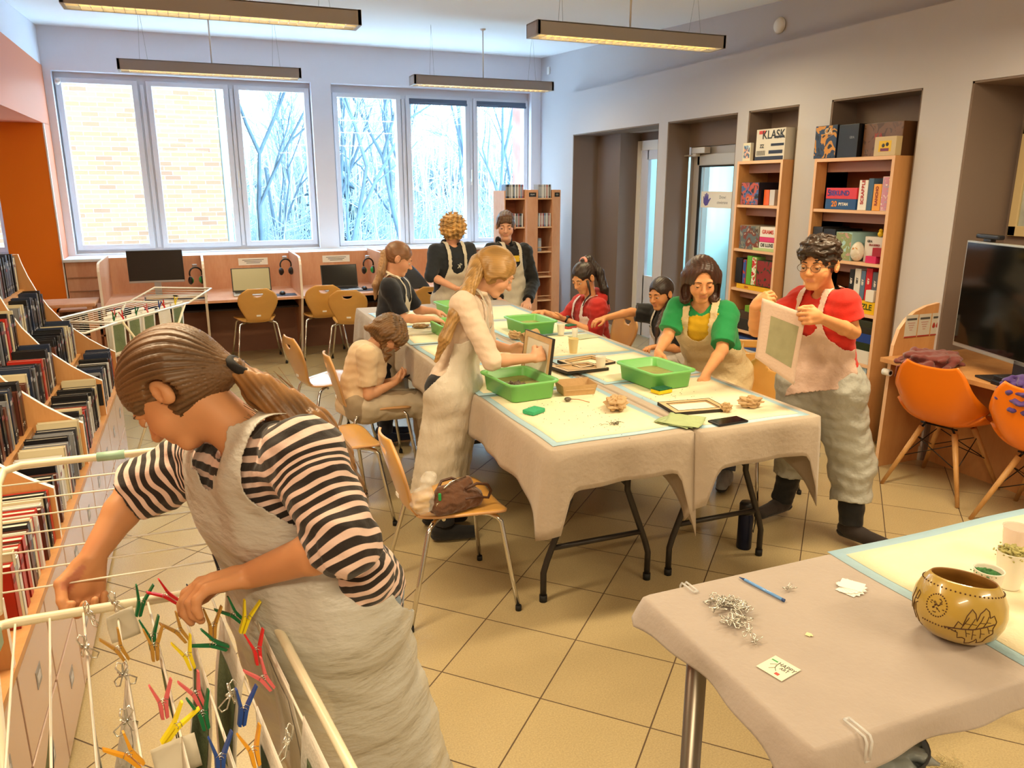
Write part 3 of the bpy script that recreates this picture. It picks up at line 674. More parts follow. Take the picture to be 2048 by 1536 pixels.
def wrinkle(x, y, z): return .004*math.sin(11*x+3*math.sin(5*y))+.003*math.sin(9*y+7*z)
def drape(name, rect, zt, sides, flap, mat, r=.012, seed=0, n_per=.02, bulge=.03, fw_end=.05, fw_side=.13):
    """cloth over a rectangle; sides = overhang at x0, y0, x1, y1; flap = extra fall at the corner (x0y0, x1y0, x1y1, x0y1)"""
    x0, y0, x1, y1 = rect; rr = random.Random(seed); b = B(); ph = rr.uniform(0, 6)
    per = []
    def edge(p, q, nrm, h, fa, fb):
        ww, pw = (fw_end, 2.5) if nrm[0] == 0 else (fw_side, 1.3)
        Ln = math.dist(p, q); n = max(6, int(Ln/n_per))
        for i in range(n):
            t = i/n; s = t*Ln; d = h+fa*math.exp(-(s/ww)**pw)+fb*math.exp(-((Ln-s)/ww)**pw)
            o = .012+bulge*(math.exp(-s/.07)+math.exp(-(Ln-s)/.07))*.7+.007*math.sin(s*14+ph)+.005*math.sin(s*31+ph*2)
            per.append((p[0]+(q[0]-p[0])*t, p[1]+(q[1]-p[1])*t, nrm, d+.006*math.sin(s*6+ph), o))
    f = flap; edge((x0, y0), (x1, y0), (0, -1), sides[1], f[0], f[1]); edge((x1, y0), (x1, y1), (1, 0), sides[2], f[1], f[2]); edge((x1, y1), (x0, y1), (0, 1), sides[3], f[2], f[3]); edge((x0, y1), (x0, y0), (-1, 0), sides[0], f[3], f[0])
    m = len(per); K = 9; rows = []
    for k in range(K+1):
        row = []
        for i, (x, y, nr, d, o) in enumerate(per):
            # blend normals at corners
            pn = per[i-1][2]; nx_ = (nr[0]+pn[0])/2 if nr != pn else nr[0]; ny_ = (nr[1]+pn[1])/2 if nr != pn else nr[1]
            if k == 0: p = (x, y, zt)
            elif k == 1: p = (x+nx_*r*.7, y+ny_*r*.7, zt-r*.3)
            else:
                v = (k-1)/(K-1); p = (x+nx_*(r+o*v**.8), y+ny_*(r+o*v**.8), zt-r-(d-r)*v)
            row.append(b.bm.verts.new(p))
        rows.append(row)
    for k in range(K):
        for i in range(m):
            fc = b.bm.faces.new((rows[k][i], rows[k][(i+1) % m], rows[k+1][(i+1) % m], rows[k+1][i])); fc.smooth = True
    tf = b.bm.faces.new(rows[0]); 
    return solid(b.obj(name, mat, recalc=True), .0016)
m_cloth = M('beige_fleece_cloth', '#b0a08f', .85, bump=.25, bscale=45, var=.05, vscale=5, sheen=.2)
tag(drape('table_cover', (1.135, 2.42, 1.748, 6.08), .742, (.20, .155, .24, .2), (.18, .20, .1, .1), m_cloth, seed=1), 'beige non-woven cloth over the left row of folding tables', 'tablecloth', 'beige cloths on the long workshop table')
tag(drape('table_cover', (1.772, 2.395, 2.365, 6.08), .744, (.22, .15, .24, .2), (.17, .17, .1, .1), m_cloth, seed=2), 'beige non-woven cloth over the right row of folding tables', 'tablecloth', 'beige cloths on the long workshop table')

# ---- foreground table
FX0, FX1, FY0, FY1 = .912, 2.40, .862, 1.392
t = thing('metal_leg_table', 'table with thick metal legs in the right foreground under a beige cloth', 'table', (FX0, FY0, 0))
B().box((0.0, 0.0, .70), (FX1-FX0, FY1-FY0, .728), .005).obj('table_top', m_ttop, t)
for (x, y) in ((.085, .445), (.085, .07), (1.41, .445), (1.41, .07)):
    lg = B().lathe([(.0, .7), (.024, .7), (.024, .03), (.028, .028), (.028, 0), (0, 0)], (x, y, 0), 28).obj('leg', M('brushed_metal', '#8d857b', .3, metal=.85), t)
    B().cyl((x, y, 0), .029, .012, 24).obj('foot_cap', m_blackmat, lg)
m_cloth2 = M('beige_cloth_near', '#ab9e95', .8, bump=.2, bscale=70, var=.04, vscale=9, sheen=.2)
tag(drape('table_cover', (FX0-.005, FY0-.01, FX1+.01, FY1+.006), .741, (.045, .05, .05, .03), (.07, .02, .02, .012), m_cloth2, seed=3, n_per=.015, bulge=.018, fw_end=.07, fw_side=.07), 'taut beige cloth on the foreground table with the gourd bowl', 'tablecloth')

# ---- stepped bookcase on the left
bc = thing('stepped_bookcase', 'stepped beech bookcase along the left with curved white-edged dividers', 'bookcase', (-.495, 4.93, 0))
XF = -.495; YS = [4.93, 4.19, 3.43, 2.68, 1.93]
m_front = M('drawer_front', '#c7a999', .22)
def bx(x0, x1, y0, y1, z0, z1, nm, m, bev=0): return B().box((x0-XF, y0-4.93, z0), (x1-XF, y1-4.93, z1), bev).obj(nm, m, bc)
bx(-1.15, XF-.02, 1.2, 4.95, 0, .55, 'base_cabinet', m_beech); bx(-1.15, XF+.004, 1.2, 4.95, .55, .57, 'ledge', m_beechw)
tiers = [(-.66, XF, .57), (-.82, -.67, .75), (-.91, -.80, .92), (-1.02, -.90, 1.13)]
for (xa, xb, z) in tiers[1:]:
    bx(xa-.02, xb, 1.2, 4.93, z-.016, z, 'shelf', m_beechw); bx(xb-.014, xb, 1.2, 4.93, z-.055, z-.016, 'shelf_lip', m_beechend); bx(xa-.035, xa-.02, 1.2, 4.93, z-.2, z, 'riser', m_beechw)
bx(-1.17, -1.15, 1.2, 4.95, 0, 1.31, 'back_panel', m_beechw); bx(-1.15, -.93, 1.2, 4.93, 1.30, 1.316, 'top_board', m_beechw)
prof = [(XF, .57), (XF, .745), (-.56, .785), (-.62, .83), (-.68, .885), (-.74, .945), (-.80, 1.03), (-.845, 1.12), (-.875, 1.20), (-.895, 1.27), (-.905, 1.32), (-1.15, 1.32), (-1.15, .57)]
for y in YS:
    b = B(); b.prism([(x-XF, y-4.93, z) for x, z in prof], (0, .022, 0)); b.bm.normal_update()
    for f in b.bm.faces:
        if abs(f.normal.y) < .5: f.material_index = 1
    b.obj('divider', [m_beechw, m_pale], bc)
yy = 4.94; k = 0
while yy > 1.3:
    b = B(); b.box((-.018, yy-.37-4.93, .30), (0.002, yy-.006-4.93, .545), .003); dr = b.obj('drawer', m_front, bc)
    b = B(); b.box((-.018, yy-.37-4.93, .02), (0.002, yy-.006-4.93, .288), .003); dr2 = b.obj('drawer', m_front, bc)
    for d_, z in ((dr, .40), (dr2, .15)):
        B().box((.0022, yy-.215-4.93, z), (.0032, yy-.155-4.93, z+.05)).obj('label_card', M('label_grey', '#8c8a90', .4), d_)
        B().box((.0032, yy-.205-4.93, z+.012), (.0038, yy-.165-4.93, z+.032)).obj('label_print', M('label_light', '#c9c7cc', .5), d_)
    yy -= .376
pl = B().box((.0, -.05, 0), (.004, 0, .11), .001).obj('subject_label', m_black, bc, (.0, 0, 0)); pl.rotation_euler = (0, 0, PI/2); pl.location = (-.055, -.742, .62)
text(pl, 'TEATR', (.0045, -.025, .055), (PI/2, -PI/2, PI/2), .026, m_paper, 'lettering', .0003, bold=.001)
# books: a cover wrapped round a page block, with a printed label at the foot of the spine
m_page = M('book_pages', '#d9d2c6', .8, bump=.3, bscale=90, stretch=(1, 14, 1)); m_lab = M('spine_label', '#2a1d20', .45); m_lab2 = M('label_red', '#7b3a3c', .5)
CCOL = [('black', '#17171b'), ('black', '#1b1a20'), ('black', '#141419'), ('dark grey', '#3a3b42'), ('brown', '#5b3024'), ('navy', '#26314a'), ('cream', '#cbbf9e'), ('red', '#b3281c'), ('white', '#d6d6d6'), ('grey', '#7a7d84')]
def book_proto(i):
    r = random.Random(i); h = r.uniform(.16, .205); w = r.uniform(.125, .15); th = r.uniform(.02, .036); nm, cx_ = CCOL[i % len(CCOL)]
    m = M('cover_'+nm.replace(' ', '_')+str(i % len(CCOL)), cx_, .35)
    b = B(); c = .0022
    b.box((-w, 0, 0), (0, c, h)); b.box((-w, th-c, 0), (0, th, h)); b.box((-c*1.5, .0, 0), (0, th, h), .0008)
    o = b.obj('book', m); B().box((-w+.004, c, .003), (-c*1.5, th-c, h-.005)).obj('page_block', m_page, o)
    if i % len(CCOL) in (0, 1, 2, 3, 5):
        lb = B().box((0, .003, .012), (.0008, th-.003, .05)).obj('spine_label', m_lab, o)
        B().cyl((.0008, th/2, .033), .006, .0004, 12, axis='x').cyl((.0012, th/2, .033), .0038, .0003, 12, 1, axis='x').obj('label_mark', [m_paper, m_lab], lb)
    B().box((0, .002, h*.72), (.0008, th-.002, h*.80)).obj('title_band', m_lab2 if i % 3 else M('title_silver', '#9b9ba2', .4), o)
    return o, th, h, nm
BP = [book_proto(i) for i in range(20)]; used = [False]*20
ORD = ['first', 'second', 'third', 'fourth', 'fifth', 'sixth', 'seventh', 'eighth', 'ninth', 'tenth', 'eleventh', 'twelfth', 'thirteenth', 'fourteenth', 'fifteenth', 'sixteenth', 'seventeenth', 'eighteenth', 'nineteenth', 'twentieth', 'twenty-first', 'twenty-second', 'twenty-third', 'twenty-fourth', 'twenty-fifth', 'twenty-sixth', 'twenty-seventh', 'twenty-eighth']
TN = ['lowest', 'second lowest', 'third', 'top']; BN = ['farthest', 'second farthest', 'middle', 'nearest']
rb_ = random.Random(3)
for ti, (xa, xb, z) in enumerate(tiers):
    for bi in range(4):
        if (ti == 3 and bi > 0) or (ti == 2 and bi > 1) or (ti == 1 and bi > 2): continue
        y = YS[bi]-.004; k = 0; yend = YS[bi+1]+.03
        if ti == 0 and bi == 3: yend = 2.1
        if ti == 0 and bi == 1: y -= .02
        while True:
            i = rb_.randrange(20); 
            if ti >= 1 and i % 10 in (7, 8) and rb_.random() < .6: i = 0
            if bi == 3 and ti == 0: i = rb_.choice([4, 7, 8, 8, 6, 18, 16, 14, 17, 12, 8])
            o, th, h, nm = BP[i]; y -= th+.0015
            if y < yend: break
            xs_ = xb-.012-rb_.uniform(0, .012)
            lab = '%s book, %s from the far end, %s tier, %s bookcase bay' % (nm, ORD[min(k, 27)], TN[ti], BN[bi])
            g = 'books on the %s tier of the %s bay' % (TN[ti], BN[bi]); lean = 0 if rb_.random() < .8 else rb_.uniform(-.03, 0)
            if used[i]: q = dup(o, (xs_, y, z+.001), None, lab, g); q.rotation_euler = (lean, 0, 0)
            else: used[i] = True; o.location = (xs_, y, z+.001); o.rotation_euler = (lean, 0, 0); tag(o, lab, 'book', g)
            k += 1; 
            if rb_.random() < .07: y -= .03
for i in range(20):
    if not used[i]:
        for ch in list(BP[i][0].children):
            for g in list(ch.children): bpy.data.objects.remove(g)
            bpy.data.objects.remove(ch)
        bpy.data.objects.remove(BP[i][0])

# ---- media tower by the window
tw = thing('media_tower', 'tall beech media tower with slotted shelves near the right window', 'bookcase', (3.15, 8.0, 0))
m_twd = M('tower_inner', '#a8603f', .6)
B().box((0, 0, 0), (.012, .34, 1.63)).box((.245, 0, 0), (.40, .36, 1.64), .004).box((.575, 0, 0), (.675, .36, 1.64), .004).obj('upright', m_beech, tw)
B().box((.012, .30, 0), (.245, .32, 1.63)).box((.40, .30, 0), (.575, .32, 1.63)).obj('back_panel', m_twd, tw)
for z in (1.55, 1.24, .965, .685, .415, .12): B().box((.012, .01, z-.014), (.245, .3, z)).box((.40, .01, z-.014), (.575, .3, z)).obj('shelf', m_beechend, tw)
for z in (.98, .70, .43): B().tube([(.40, .02, z+.03), (.575, .02, z+.03)], .005, 6).obj('shelf_rail', m_beechend, tw)
for x, s in ((.29, 'FILMY'), (.60, 'CD')):
    pl = B().box((0, -.003, 1.565), (.085 if x < .5 else .06, 0, 1.61)).obj('tower_label', m_black, tw, (x, 0, 0)); text(pl, s, (.043 if x < .5 else .03, -.0035, 1.588), (PI/2, 0, 0), .02, m_paper, ext=.0002)
CD = []
for i, (nm, c) in enumerate((('white', '#d6d9e0'), ('grey', '#8b8f9b'), ('black', '#25252c'), ('red', '#a3423f'), ('blue', '#5d78a8'))):
    o = B().box((0, 0, 0), (.013, .125, .145), .001).obj('disc_case', M('case_'+nm, c, .3)); B().box((.002, -.0006, .02), (.011, 0, .12)).obj('spine_insert', M('insert_'+nm, mixc(hexc(c), hexc('#ffffff'), .3), .5), o); CD.append([o, nm, False])
rc = random.Random(9)
for (xa, xb, z, l, n0) in ((.02, .24, 1.55, 'top shelf of the left column', 99), (.41, .57, 1.55, 'top shelf of the right column', 99), (.10, .24, 1.24, 'second shelf of the left column', 99), (.41, .57, 1.24, 'second shelf of the right column', 99), (.41, .47, .965, 'third shelf of the right column', 3)):
    x = xa; k = 0
    while x < xb-.014 and k < n0:
        c = rc.choice([0, 0, 1, 1, 2, 2, 3, 4] if n0 > 9 else [1, 0]); o, nm, us = CD[c]; lab = '%s disc case, %s from left, %s' % (nm, ORD[k], l); g = 'disc cases on the %s of the media tower' % l
        if us: q = dup(o, (3.15+x, 8.02, z+.001), None, lab, g)
        else: CD[c][2] = True; o.location = (3.15+x, 8.02, z+.001); tag(o, lab, 'disc case', g)
        x += .0142; k += 1

# ---- TV desk in the niche
dk = thing('tv_desk', 'beech desk with a rounded side panel in the right niche', 'desk', (3.66, 3.31, 0))
b = B(); pr = [(.115, 0), (.125, .66), (.13, .76), (.16, .855), (.205, .91), (.27, .955), (.36, .985), (.47, 1.0), (.62, 1.005), (.88, 1.005), (.88, 0)]
b.prism([(x, .0, z) for x, z in pr], (0, .024, 0)); b.bm.normal_update()
for f in b.bm.faces:
    if abs(f.normal.y) < .5: f.material_index = 1
b.obj('side_panel', [m_beechw, m_beechend], dk)
B().box((.03, -1.9, .672), (.88, -.001, .70), .003).obj('worktop', m_beechw, dk); B().box((.5, -1.9, 0), (.52, -.001, .67)).obj('back_panel', m_beechw, dk)
for i, y in enumerate((3.858, 3.965, 4.072)):
    p = thing('safety_notice', 'small white notice, %s of the three on the rounded desk panel' % ['left', 'middle', 'right'][i], 'notice', (y, 3.309, .802), group='notices on the desk panel')
    B().box((0, -.0015, 0), (.098, 0, .136), .0003).obj('sheet', M('notice_grey', '#c9c2b4', .6), p); B().box((0, -.0025, 0), (.098, -.0015, .008)).box((.01, -.0025, .104), (.088, -.0015, .116), mi=1).obj('bar', [M('notice_red', '#a33326', .6), M('notice_dark', '#4a4a48', .6)], p)
    if i == 2:
        for k in range(3): B().lathe([(0, 0), (.011, .004), (.0125, .014), (.006, .03), (0, .034)], n=10).obj('flame_symbol', M('notice_red', '#a33326'), p, (.02+.03*k, -.002, .045))
        for ob in p.children:
            if ob.name.startswith('flame'): ob.scale = (1, .08, 1)
    else:
        for k in range(4): B().box((.02+.006*k, -.0022, .085-.014*k), (.078-.006*k, -.0015, .09-.014*k)).obj('printed_line', M('notice_pink', '#b98d84', .6), p)
# television
u = Vector((-.31, -.95, 0)).normalized(); rz = math.atan2(u.y, u.x)
tv = thing('television', 'large flat television with a silver rim on the niche desk', 'television', (3.955, 3.06, .70), rz)
B().box((0, -.0, .10), (1.05, .035, .69), .004).obj('casing', M('tv_rim', '#a5a6a2', .35, metal=.4), tv); B().box((.012, -.003, .125), (1.038, .0, .68)).obj('screen', M('tv_screen', '#0c0d0c', .08, spec=.6), tv)
B().box((.35, -.09, 0), (.75, .12, .012), .004).box((.5, .0, .01), (.6, .03, .12)).obj('stand', m_black, tv)
sb = thing('camera_sensor', 'black sensor bar on top of the television', 'sensor', (3.955+u.x*.16, 3.06+u.y*.16, 1.392), rz)
B().box((-.09, -.005, .014), (.09, .035, .038), .008).obj('bar', m_black, sb); B().box((-.03, 0, 0), (.03, .03, .014), .003).obj('clip', m_black, sb)
cn = thing('game_console', 'flat black game console lying on the desk under the television', 'console', (3.70, 2.62, .7005), -.2)
B().box((0, -.36, 0), (.22, 0, .022), .004).box((.006, -.35, .026), (.215, -.005, .048), .004).obj('case', m_black, cn); B().box((.004, -.355, .022), (.212, -.004, .026)).obj('groove', m_blackmat, cn)
def lump(name, c, r, mat, label, cat, seed, amp=.25, fr=30, h=.006, flat=0, group=None, sq=None):
    c = np.array(c, float); r = np.array(r, float)
    def fn(P):
        q = (P-c)/r; n = np.linalg.norm(q, axis=1)+1e-9
        d = (n-1)*r.min(); a = amp*r.min()
        d = d - a*(np.abs(noise3(P, fr, seed))*1.2+.5*noise3(P, fr*2.1, seed+3)-.4)
        return np.maximum(d, (c[2]-r[2]*flat)-P[:, 2]) if flat else d
    me = sdf_mesh(name, fn, c-r*1.5, c+r*1.5, h, origin=c)
    o = link(name, me, mat, None, tuple(c)); return tag(o, label, cat, group)
o = lump('shawl', (3.80, 3.06, .725), (.17, .14, .05), M('maroon_cloth', '#7a3b36', .85, bump=.5, bscale=40, sheen=.3), 'crumpled maroon shawl on the niche desk in front of the television', 'cloth', 4, .38, 20, .005, .5)
B().tube([(-.12, .0, -.02), (-.17, .03, -.021), (-.198, .05, -.03), (-.2, .05, -.09)], .004, 6).obj('tassel_cord', M('maroon_cloth', '#7a3b36'), o)
sk = thing('desk_socket', 'white power socket on the inner side of the rounded desk panel', 'socket', (3.73, 3.308, .61)); B().tube([(0, 0, 0), (0, -.05, .0)], .02, 16).obj('socket_body', m_white, sk); B().cyl((0, -.051, 0), .012, .002, 12, axis='y').obj('socket_hole', m_blackmat, sk)
# orange shell chairs
m_shell = M('orange_shell', '#ee7c14', .3, coat=.15); m_rod = wood('leg_wood', '#b78245', '#c9995d', .5, (6, 6, 1)); m_wire = M('black_wire', '#1b1713', .4, metal=.5)
def shell_chair(x, y, rz, label):
    t = thing('shell_chair', label, 'chair', (x, y, 0), rz, 'orange shell chairs at the niche desk')
    prof = [(.215, .375), (.205, .41), (.14, .415), (.03, .398), (-.08, .395), (-.16, .41), (-.215, .455), (-.245, .52), (-.262, .60), (-.275, .69), (-.283, .745)]
    hw = [.17, .205, .225, .23, .232, .235, .235, .225, .205, .175, .135]; n = len(prof)-1
    def ev(v, arr):
        x_ = v*n; i = min(int(x_), n-1); f = x_-i; g = lambda k: np.array(arr[min(max(k, 0), n)], float); p0, p1, p2, p3 = g(i-1), g(i), g(i+1), g(i+2)
        return .5*((2*p1)+(-p0+p2)*f+(2*p0-5*p1+4*p2-p3)*f*f+(-p0+3*p1-3*p2+p3)*f**3)
    def fn(u_, v):
        y_, z = ev(v, prof); w = float(ev(v, hw)); s = (u_-.5)*2; side = abs(s)**3
        arm = math.exp(-((v-.55)/.22)**2)
        return (s*w*(1+.02*arm), y_+side*(.07 if v > .5 else .02)*arm*1.3, z+side*(.075*arm+.02))
    b = B(); b.grid(fn, 18, 34); o = b.obj('shell', m_shell, t); solid(o, .006)
    for sx in (-1, 1):
        for yt, yb in ((.10, .225), (-.11, -.235)):
            a = Vector((sx*.09, yt, .36)); c = Vector((sx*.215, yb, 0)); lg = B().tube([a, c], [.0165, .0105], 14).obj('leg', m_rod, t)
            B().tube([a+Vector((0, 0, .0)), a+Vector((-sx*.02, 0, .03))], .006, 8).obj('leg_bracket', m_wire, lg)
    P4 = lambda sx, yt, yb, f: Vector((sx*(.09+.125*f), yt+(yb-yt)*f, .36*(1-f)))
    b = B(); fl, bl = (.10, .225), (-.11, -.235)
    for (s1, q1, f1, s2, q2, f2) in ((-1, fl, .15, -1, bl, .5), (-1, bl, .15, -1, fl, .5), (1, fl, .15, 1, bl, .5), (1, bl, .15, 1, fl, .5), (-1, fl, .15, 1, fl, .5), (1, fl, .15, -1, fl, .5), (-1, bl, .15, 1, bl, .5), (1, bl, .15, -1, bl, .5)):
        b.tube([P4(s1, q1[0], q1[1], f1), P4(s2, q2[0], q2[1], f2)], .0028, 6)
    b.tube([(-.1, .1, .385), (.1, .1, .385)], .005, 6).tube([(-.1, -.11, .385), (.1, -.11, .385)], .005, 6); b.obj('wire_brace', m_wire, t)
    return t
shell_chair(3.85, 2.93, -1.35, 'whole orange shell chair with wooden legs at the niche desk')
shell_chair(3.87, 2.37, -1.4, 'orange shell chair cut by the right edge of the photo, purple cloth over it')
lump('jacket', (3.63, 2.40, .70), (.05, .11, .085), M('purple_fabric', '#4a2f78', .8, bump=.4, bscale=50, sheen=.3), 'purple jacket hung over the back of the right orange chair', 'clothing', 8, .4, 28, .006)
fr_ = thing('framed_picture', 'framed picture on the niche wall above the television', 'picture', (4.555, 2.4, 1.39))
B().box((-.03, 0, 0), (0, .85, .06), .004).box((-.03, 0, .58), (0, .85, .64), .004).box((-.03, 0, 0), (0, .05, .64), .004).box((-.03, .80, 0), (0, .85, .64), .004).obj('frame', M('frame_cream', '#cdb88a', .45), fr_)
mpic = M('abstract_print', '#cfc6bd', .3, var=.35, vscale=5); B().box((-.012, .05, .06), (-.008, .80, .58)).obj('print', mpic, fr_); B().box((-.02, .05, .06), (-.018, .80, .58)).obj('picture_glass', m_glass, fr_)

# ================================================================ BOOKSHELVES WITH GAMES
def art(name, cols, scale=18.):
    if name in MATS: return MATS[name]
    m = M(name, cols[0], .4); nt = m.node_tree; N = nt.nodes; L = nt.links
    tc = N.new('ShaderNodeTexCoord'); n = N.new('ShaderNodeTexNoise'); n.inputs['Scale'].default_value = scale; n.inputs['Detail'].default_value = 2; n.inputs['Distortion'].default_value = 1.2
    cr = N.new('ShaderNodeValToRGB'); cr.color_ramp.interpolation = 'CONSTANT'; el = cr.color_ramp.elements
    while len(el) < len(cols): el.new(.5)
    for i, c in enumerate(cols): el[i].position = 0 if i == 0 else .38+.24*(i-1)/max(1, len(cols)-2) if len(cols) > 2 else .5; el[i].color = hexc(c)
    L.new(tc.outputs['Object'], n.inputs['Vector']); L.new(n.outputs['Fac'], cr.inputs['Fac']); L.new(cr.outputs['Color'], N['Principled BSDF'].inputs['Base Color']); return m
def shelf(y0, y1, zt, zs, label):
    t = thing('game_shelf', label, 'bookcase', (4.03, y0, 0), group=None); w = y1-y0; D = .30
    B().box((0, 0, 0), (D, .022, zt)).obj('side_panel', m_beechw, t); B().box((0, w-.022, 0), (D, w, zt)).obj('side_panel', m_beechw, t)
    for a in (.0, w-.022): B().box((-.0015, a, 0), (0, a+.022, zt)).obj('edge_band', m_beechend, t)
    B().box((-.001, .022, zt-.022), (D, w-.022, zt)).obj('top_board', m_beechend, t); B().box((D-.012, .02, .05), (D, w-.02, zt)).obj('back_panel', M('shelf_back', '#7d4526', .6), t)
    for z in zs: B().box((.004, .022, z-.02), (D-.012, w-.022, z)).obj('shelf_board', m_beechend, t)
    for z in list(zs)+[zt-.005]: B().box((.10, .022, z-.085), (.112, w-.022, z-.021)).obj('rail', M('rail_lilac', '#a5796a', .5), t)
    B().box((.02, .022, 0), (.03, w-.022, zs[-1]-.02)).obj('plinth', m_beechw, t); return t
Z2 = (1.526, 1.193, .863, .531, .336, .146)
shelf(3.682, 4.36, 1.862, Z2, 'wide beech shelf of board games set in the wall behind the boy in red')
shelf(4.68, 5.20, 1.868, (1.536, 1.193, .879, .55, .30), 'narrow beech shelf of board games beside the glass door')
def game(y1, y0, z, h, col, label, texts=(), d=.24, x=4.045, rz=0., cat='board game', grp=None, side=None, face=None, extra=None):
    """box whose face looks into the room; y1 = left edge as seen, y0 = right edge"""
    w = y1-y0; t = thing('board_game', label, cat, (x, y1, z+.001), rz, grp)
    B().box((0, -w, 0), (d, 0, h), .0015).obj('box', M('box_'+col.strip('#'), col, .35), t)
    if side: B().box((.003, .0, .003), (d-.003, .0008, h-.003)).obj('side_tint', side if not isinstance(side, str) else M('box_'+side.strip('#'), side, .35), t)
    if face: B().box((-.0008, -w+.003, .003), (0, -.003, h-.003)).obj('cover_print', face, t)
    for tx in texts:
        s, fy, fz, size, c = tx[:5]; vert = len(tx) > 5 and tx[5]
        text(t, s, (-.0014, -w*fy, h*fz), (PI/2, 0 if not vert else -PI/2 if vert == 1 else PI/2, -PI/2), size, M('ink_'+c.strip('#'), c, .5), 'lettering', .0003, bold=.0012)
    return t
g2 = 'games on the wide shelf'
# on top of the wide shelf
game(4.40, 4.20, 1.862, .215, '#142036', 'dark blue castle game box, left end on top of the wide shelf', [('CA', .6, .82, .05, '#c9b48a')], face=art('castle_art', ['#10182c', '#1c3350', '#c98a2a', '#0e1522'], 9), side='#8fb4d8', d=.22, x=4.05)  # light blue left side: window light put into its colour
game(4.19, 4.02, 1.862, .21, '#0c0d12', 'plain black game box second from left on top of the wide shelf', [('GRA', .7, .6, .02, '#6d6d70')], d=.25, x=4.055)
game(4.01, 3.70, 1.862, .205, '#5a3a22', 'brown crumpled-paper patterned box on top of the wide shelf', [('KA', .4, .6, .05, '#9c2c1c')], face=art('kraft_art', ['#4e331f', '#6f4b30', '#5b3c26'], 14), side='#b89080', d=.2, x=4.09)
game(3.86, 3.695, 1.862, .115, '#c9b489', 'cream box with a yellow picture of two figures, on top of the wide shelf', face=None, d=.05, x=4.036)
gb = [o for o in bpy.data.objects if o.get('label', '').startswith('cream box')][0]
B().box((-.001, -.13, .025), (0, -.035, .09)).box((-.0016, -.115, .027), (-.001, -.05, .045), mi=1).sph((-.001, -.07, .062), .012, 6, 2, (.1, 1, 1)).sph((-.001, -.1, .068), .012, 6, 2, (.1, 1, 1)).obj('picture', [M('pic_yellow', '#e2b91e', .5), M('pic_purple', '#7a2f55', .5), M('pic_dark', '#241c18', .5)], gb)
# second level
game(4.24, 3.97, 1.526, .068, '#1f4f86', 'blue game box with orange 20, lower of two on the upper wide shelf', [('20', .30, .5, .05, '#f0902a'), ('PYTAN', .6, .5, .026, '#e8e4de')], grp=g2)
game(4.24, 3.97, 1.595, .072, '#d8333c', 'red game box with blue lettering, upper of two on the upper wide shelf', [('5', .1, .52, .06, '#1f2f78'), ('SEKUND', .45, .5, .045, '#27409a')], grp=g2)
game(3.955, 3.885, 1.526, .19, '#e9e6e0', 'white upright game box with red vertical letters on the upper shelf', [('SCRABBLE', .5, .6, .034, '#b3262c', 1)], grp=g2)
game(3.88, 3.84, 1.526, .20, '#3f5f7c', 'slim slate-blue upright game box on the upper shelf', grp=g2)
game(3.835, 3.775, 1.526, .165, '#e7a13c', 'yellow-orange upright game box on the upper shelf', [('RANCHO', .5, .55, .028, '#8e2d1c', 1)], grp=g2)
game(3.77, 3.715, 1.526, .21, '#e3d3cf', 'pale pink upright game box at the right end of the upper shelf', grp=g2, face=art('pinkart', ['#e8dcd4', '#c98ba0', '#9fb0c8'], 30))
# third level
game(4.33, 4.24, 1.193, .21, '#2b2b2d', 'dark upright box at the left end of the egg shelf', grp=g2); game(4.23, 4.12, 1.193, .20, '#141414', 'black box left of the pale green box, behind the boy in red', grp=g2)
game(4.11, 3.97, 1.193, .185, '#9dc3c4', 'pale green upright game box behind the egg tin', grp=g2, face=art('pastel_art', ['#a9cfd0', '#8f9a6a', '#c69a8f'], 25))
eg = B().lathe([(0, 0)]+[(.048*math.sin(PI*k/14)*(1.06-.16*k/14), .062-.062*math.cos(PI*k/14)) for k in range(1, 14)]+[(0, .124)], n=24).obj('egg_tin', None, None, (3.99, 3.945, 1.194)) if False else None
b = B(); b.lathe([(0, 0)]+[(.045*math.sin(PI*k/14)*(1.08-.2*k/14), .064-.064*math.cos(PI*k/14)) for k in range(1, 14)]+[(0, .128)], n=24)
tag(b.obj('egg_tin', art('egg_art', ['#e8e2d6', '#d8d0c2', '#c47a22'], 22), None, (4.075, 3.94, 1.194)), 'large white and orange egg-shaped tin on the shelf behind the boy', 'tin')
game(3.90, 3.74, 1.193, .165, '#d6d0cd', 'white game box with printed lines right of the egg tin', [('GRA', .25, .82, .02, '#4a4a4a'), ('DLA DZIECI', .5, .68, .016, '#8c3a3a')], grp=g2, x=4.09, d=.12)
game(3.84, 3.755, 1.193, .045, '#d02a62', 'pink small box in front of the white printed box', grp=g2, d=.05); game(3.79, 3.72, 1.239, .055, '#a02028', 'red and black small box on the pink box', grp=g2, d=.05)
b = B(); b.sph((0, 0, .018), .018, 8).sph((0, 0, .04), .012, 8).tube([(-.012, 0, .042), (-.02, 0, .04)], [.004, .001], 6); tag(b.obj('toy_chick', M('toy_yellow', '#e6c321', .4), None, (4.11, 3.80, 1.36)), 'small yellow toy chick on top of the white printed box', 'toy')
b = B(); b.sph((0, 0, .018), .018, 8).sph((0, 0, .04), .012, 8).tube([(-.012, 0, .042), (-.02, 0, .04)], [.004, .001], 6); tag(b.obj('toy_chick', M('toy_yellow', '#e6c321', .4), None, (4.06, 4.05, 1.194)), 'small yellow toy chick standing in front of the pale green box', 'toy')
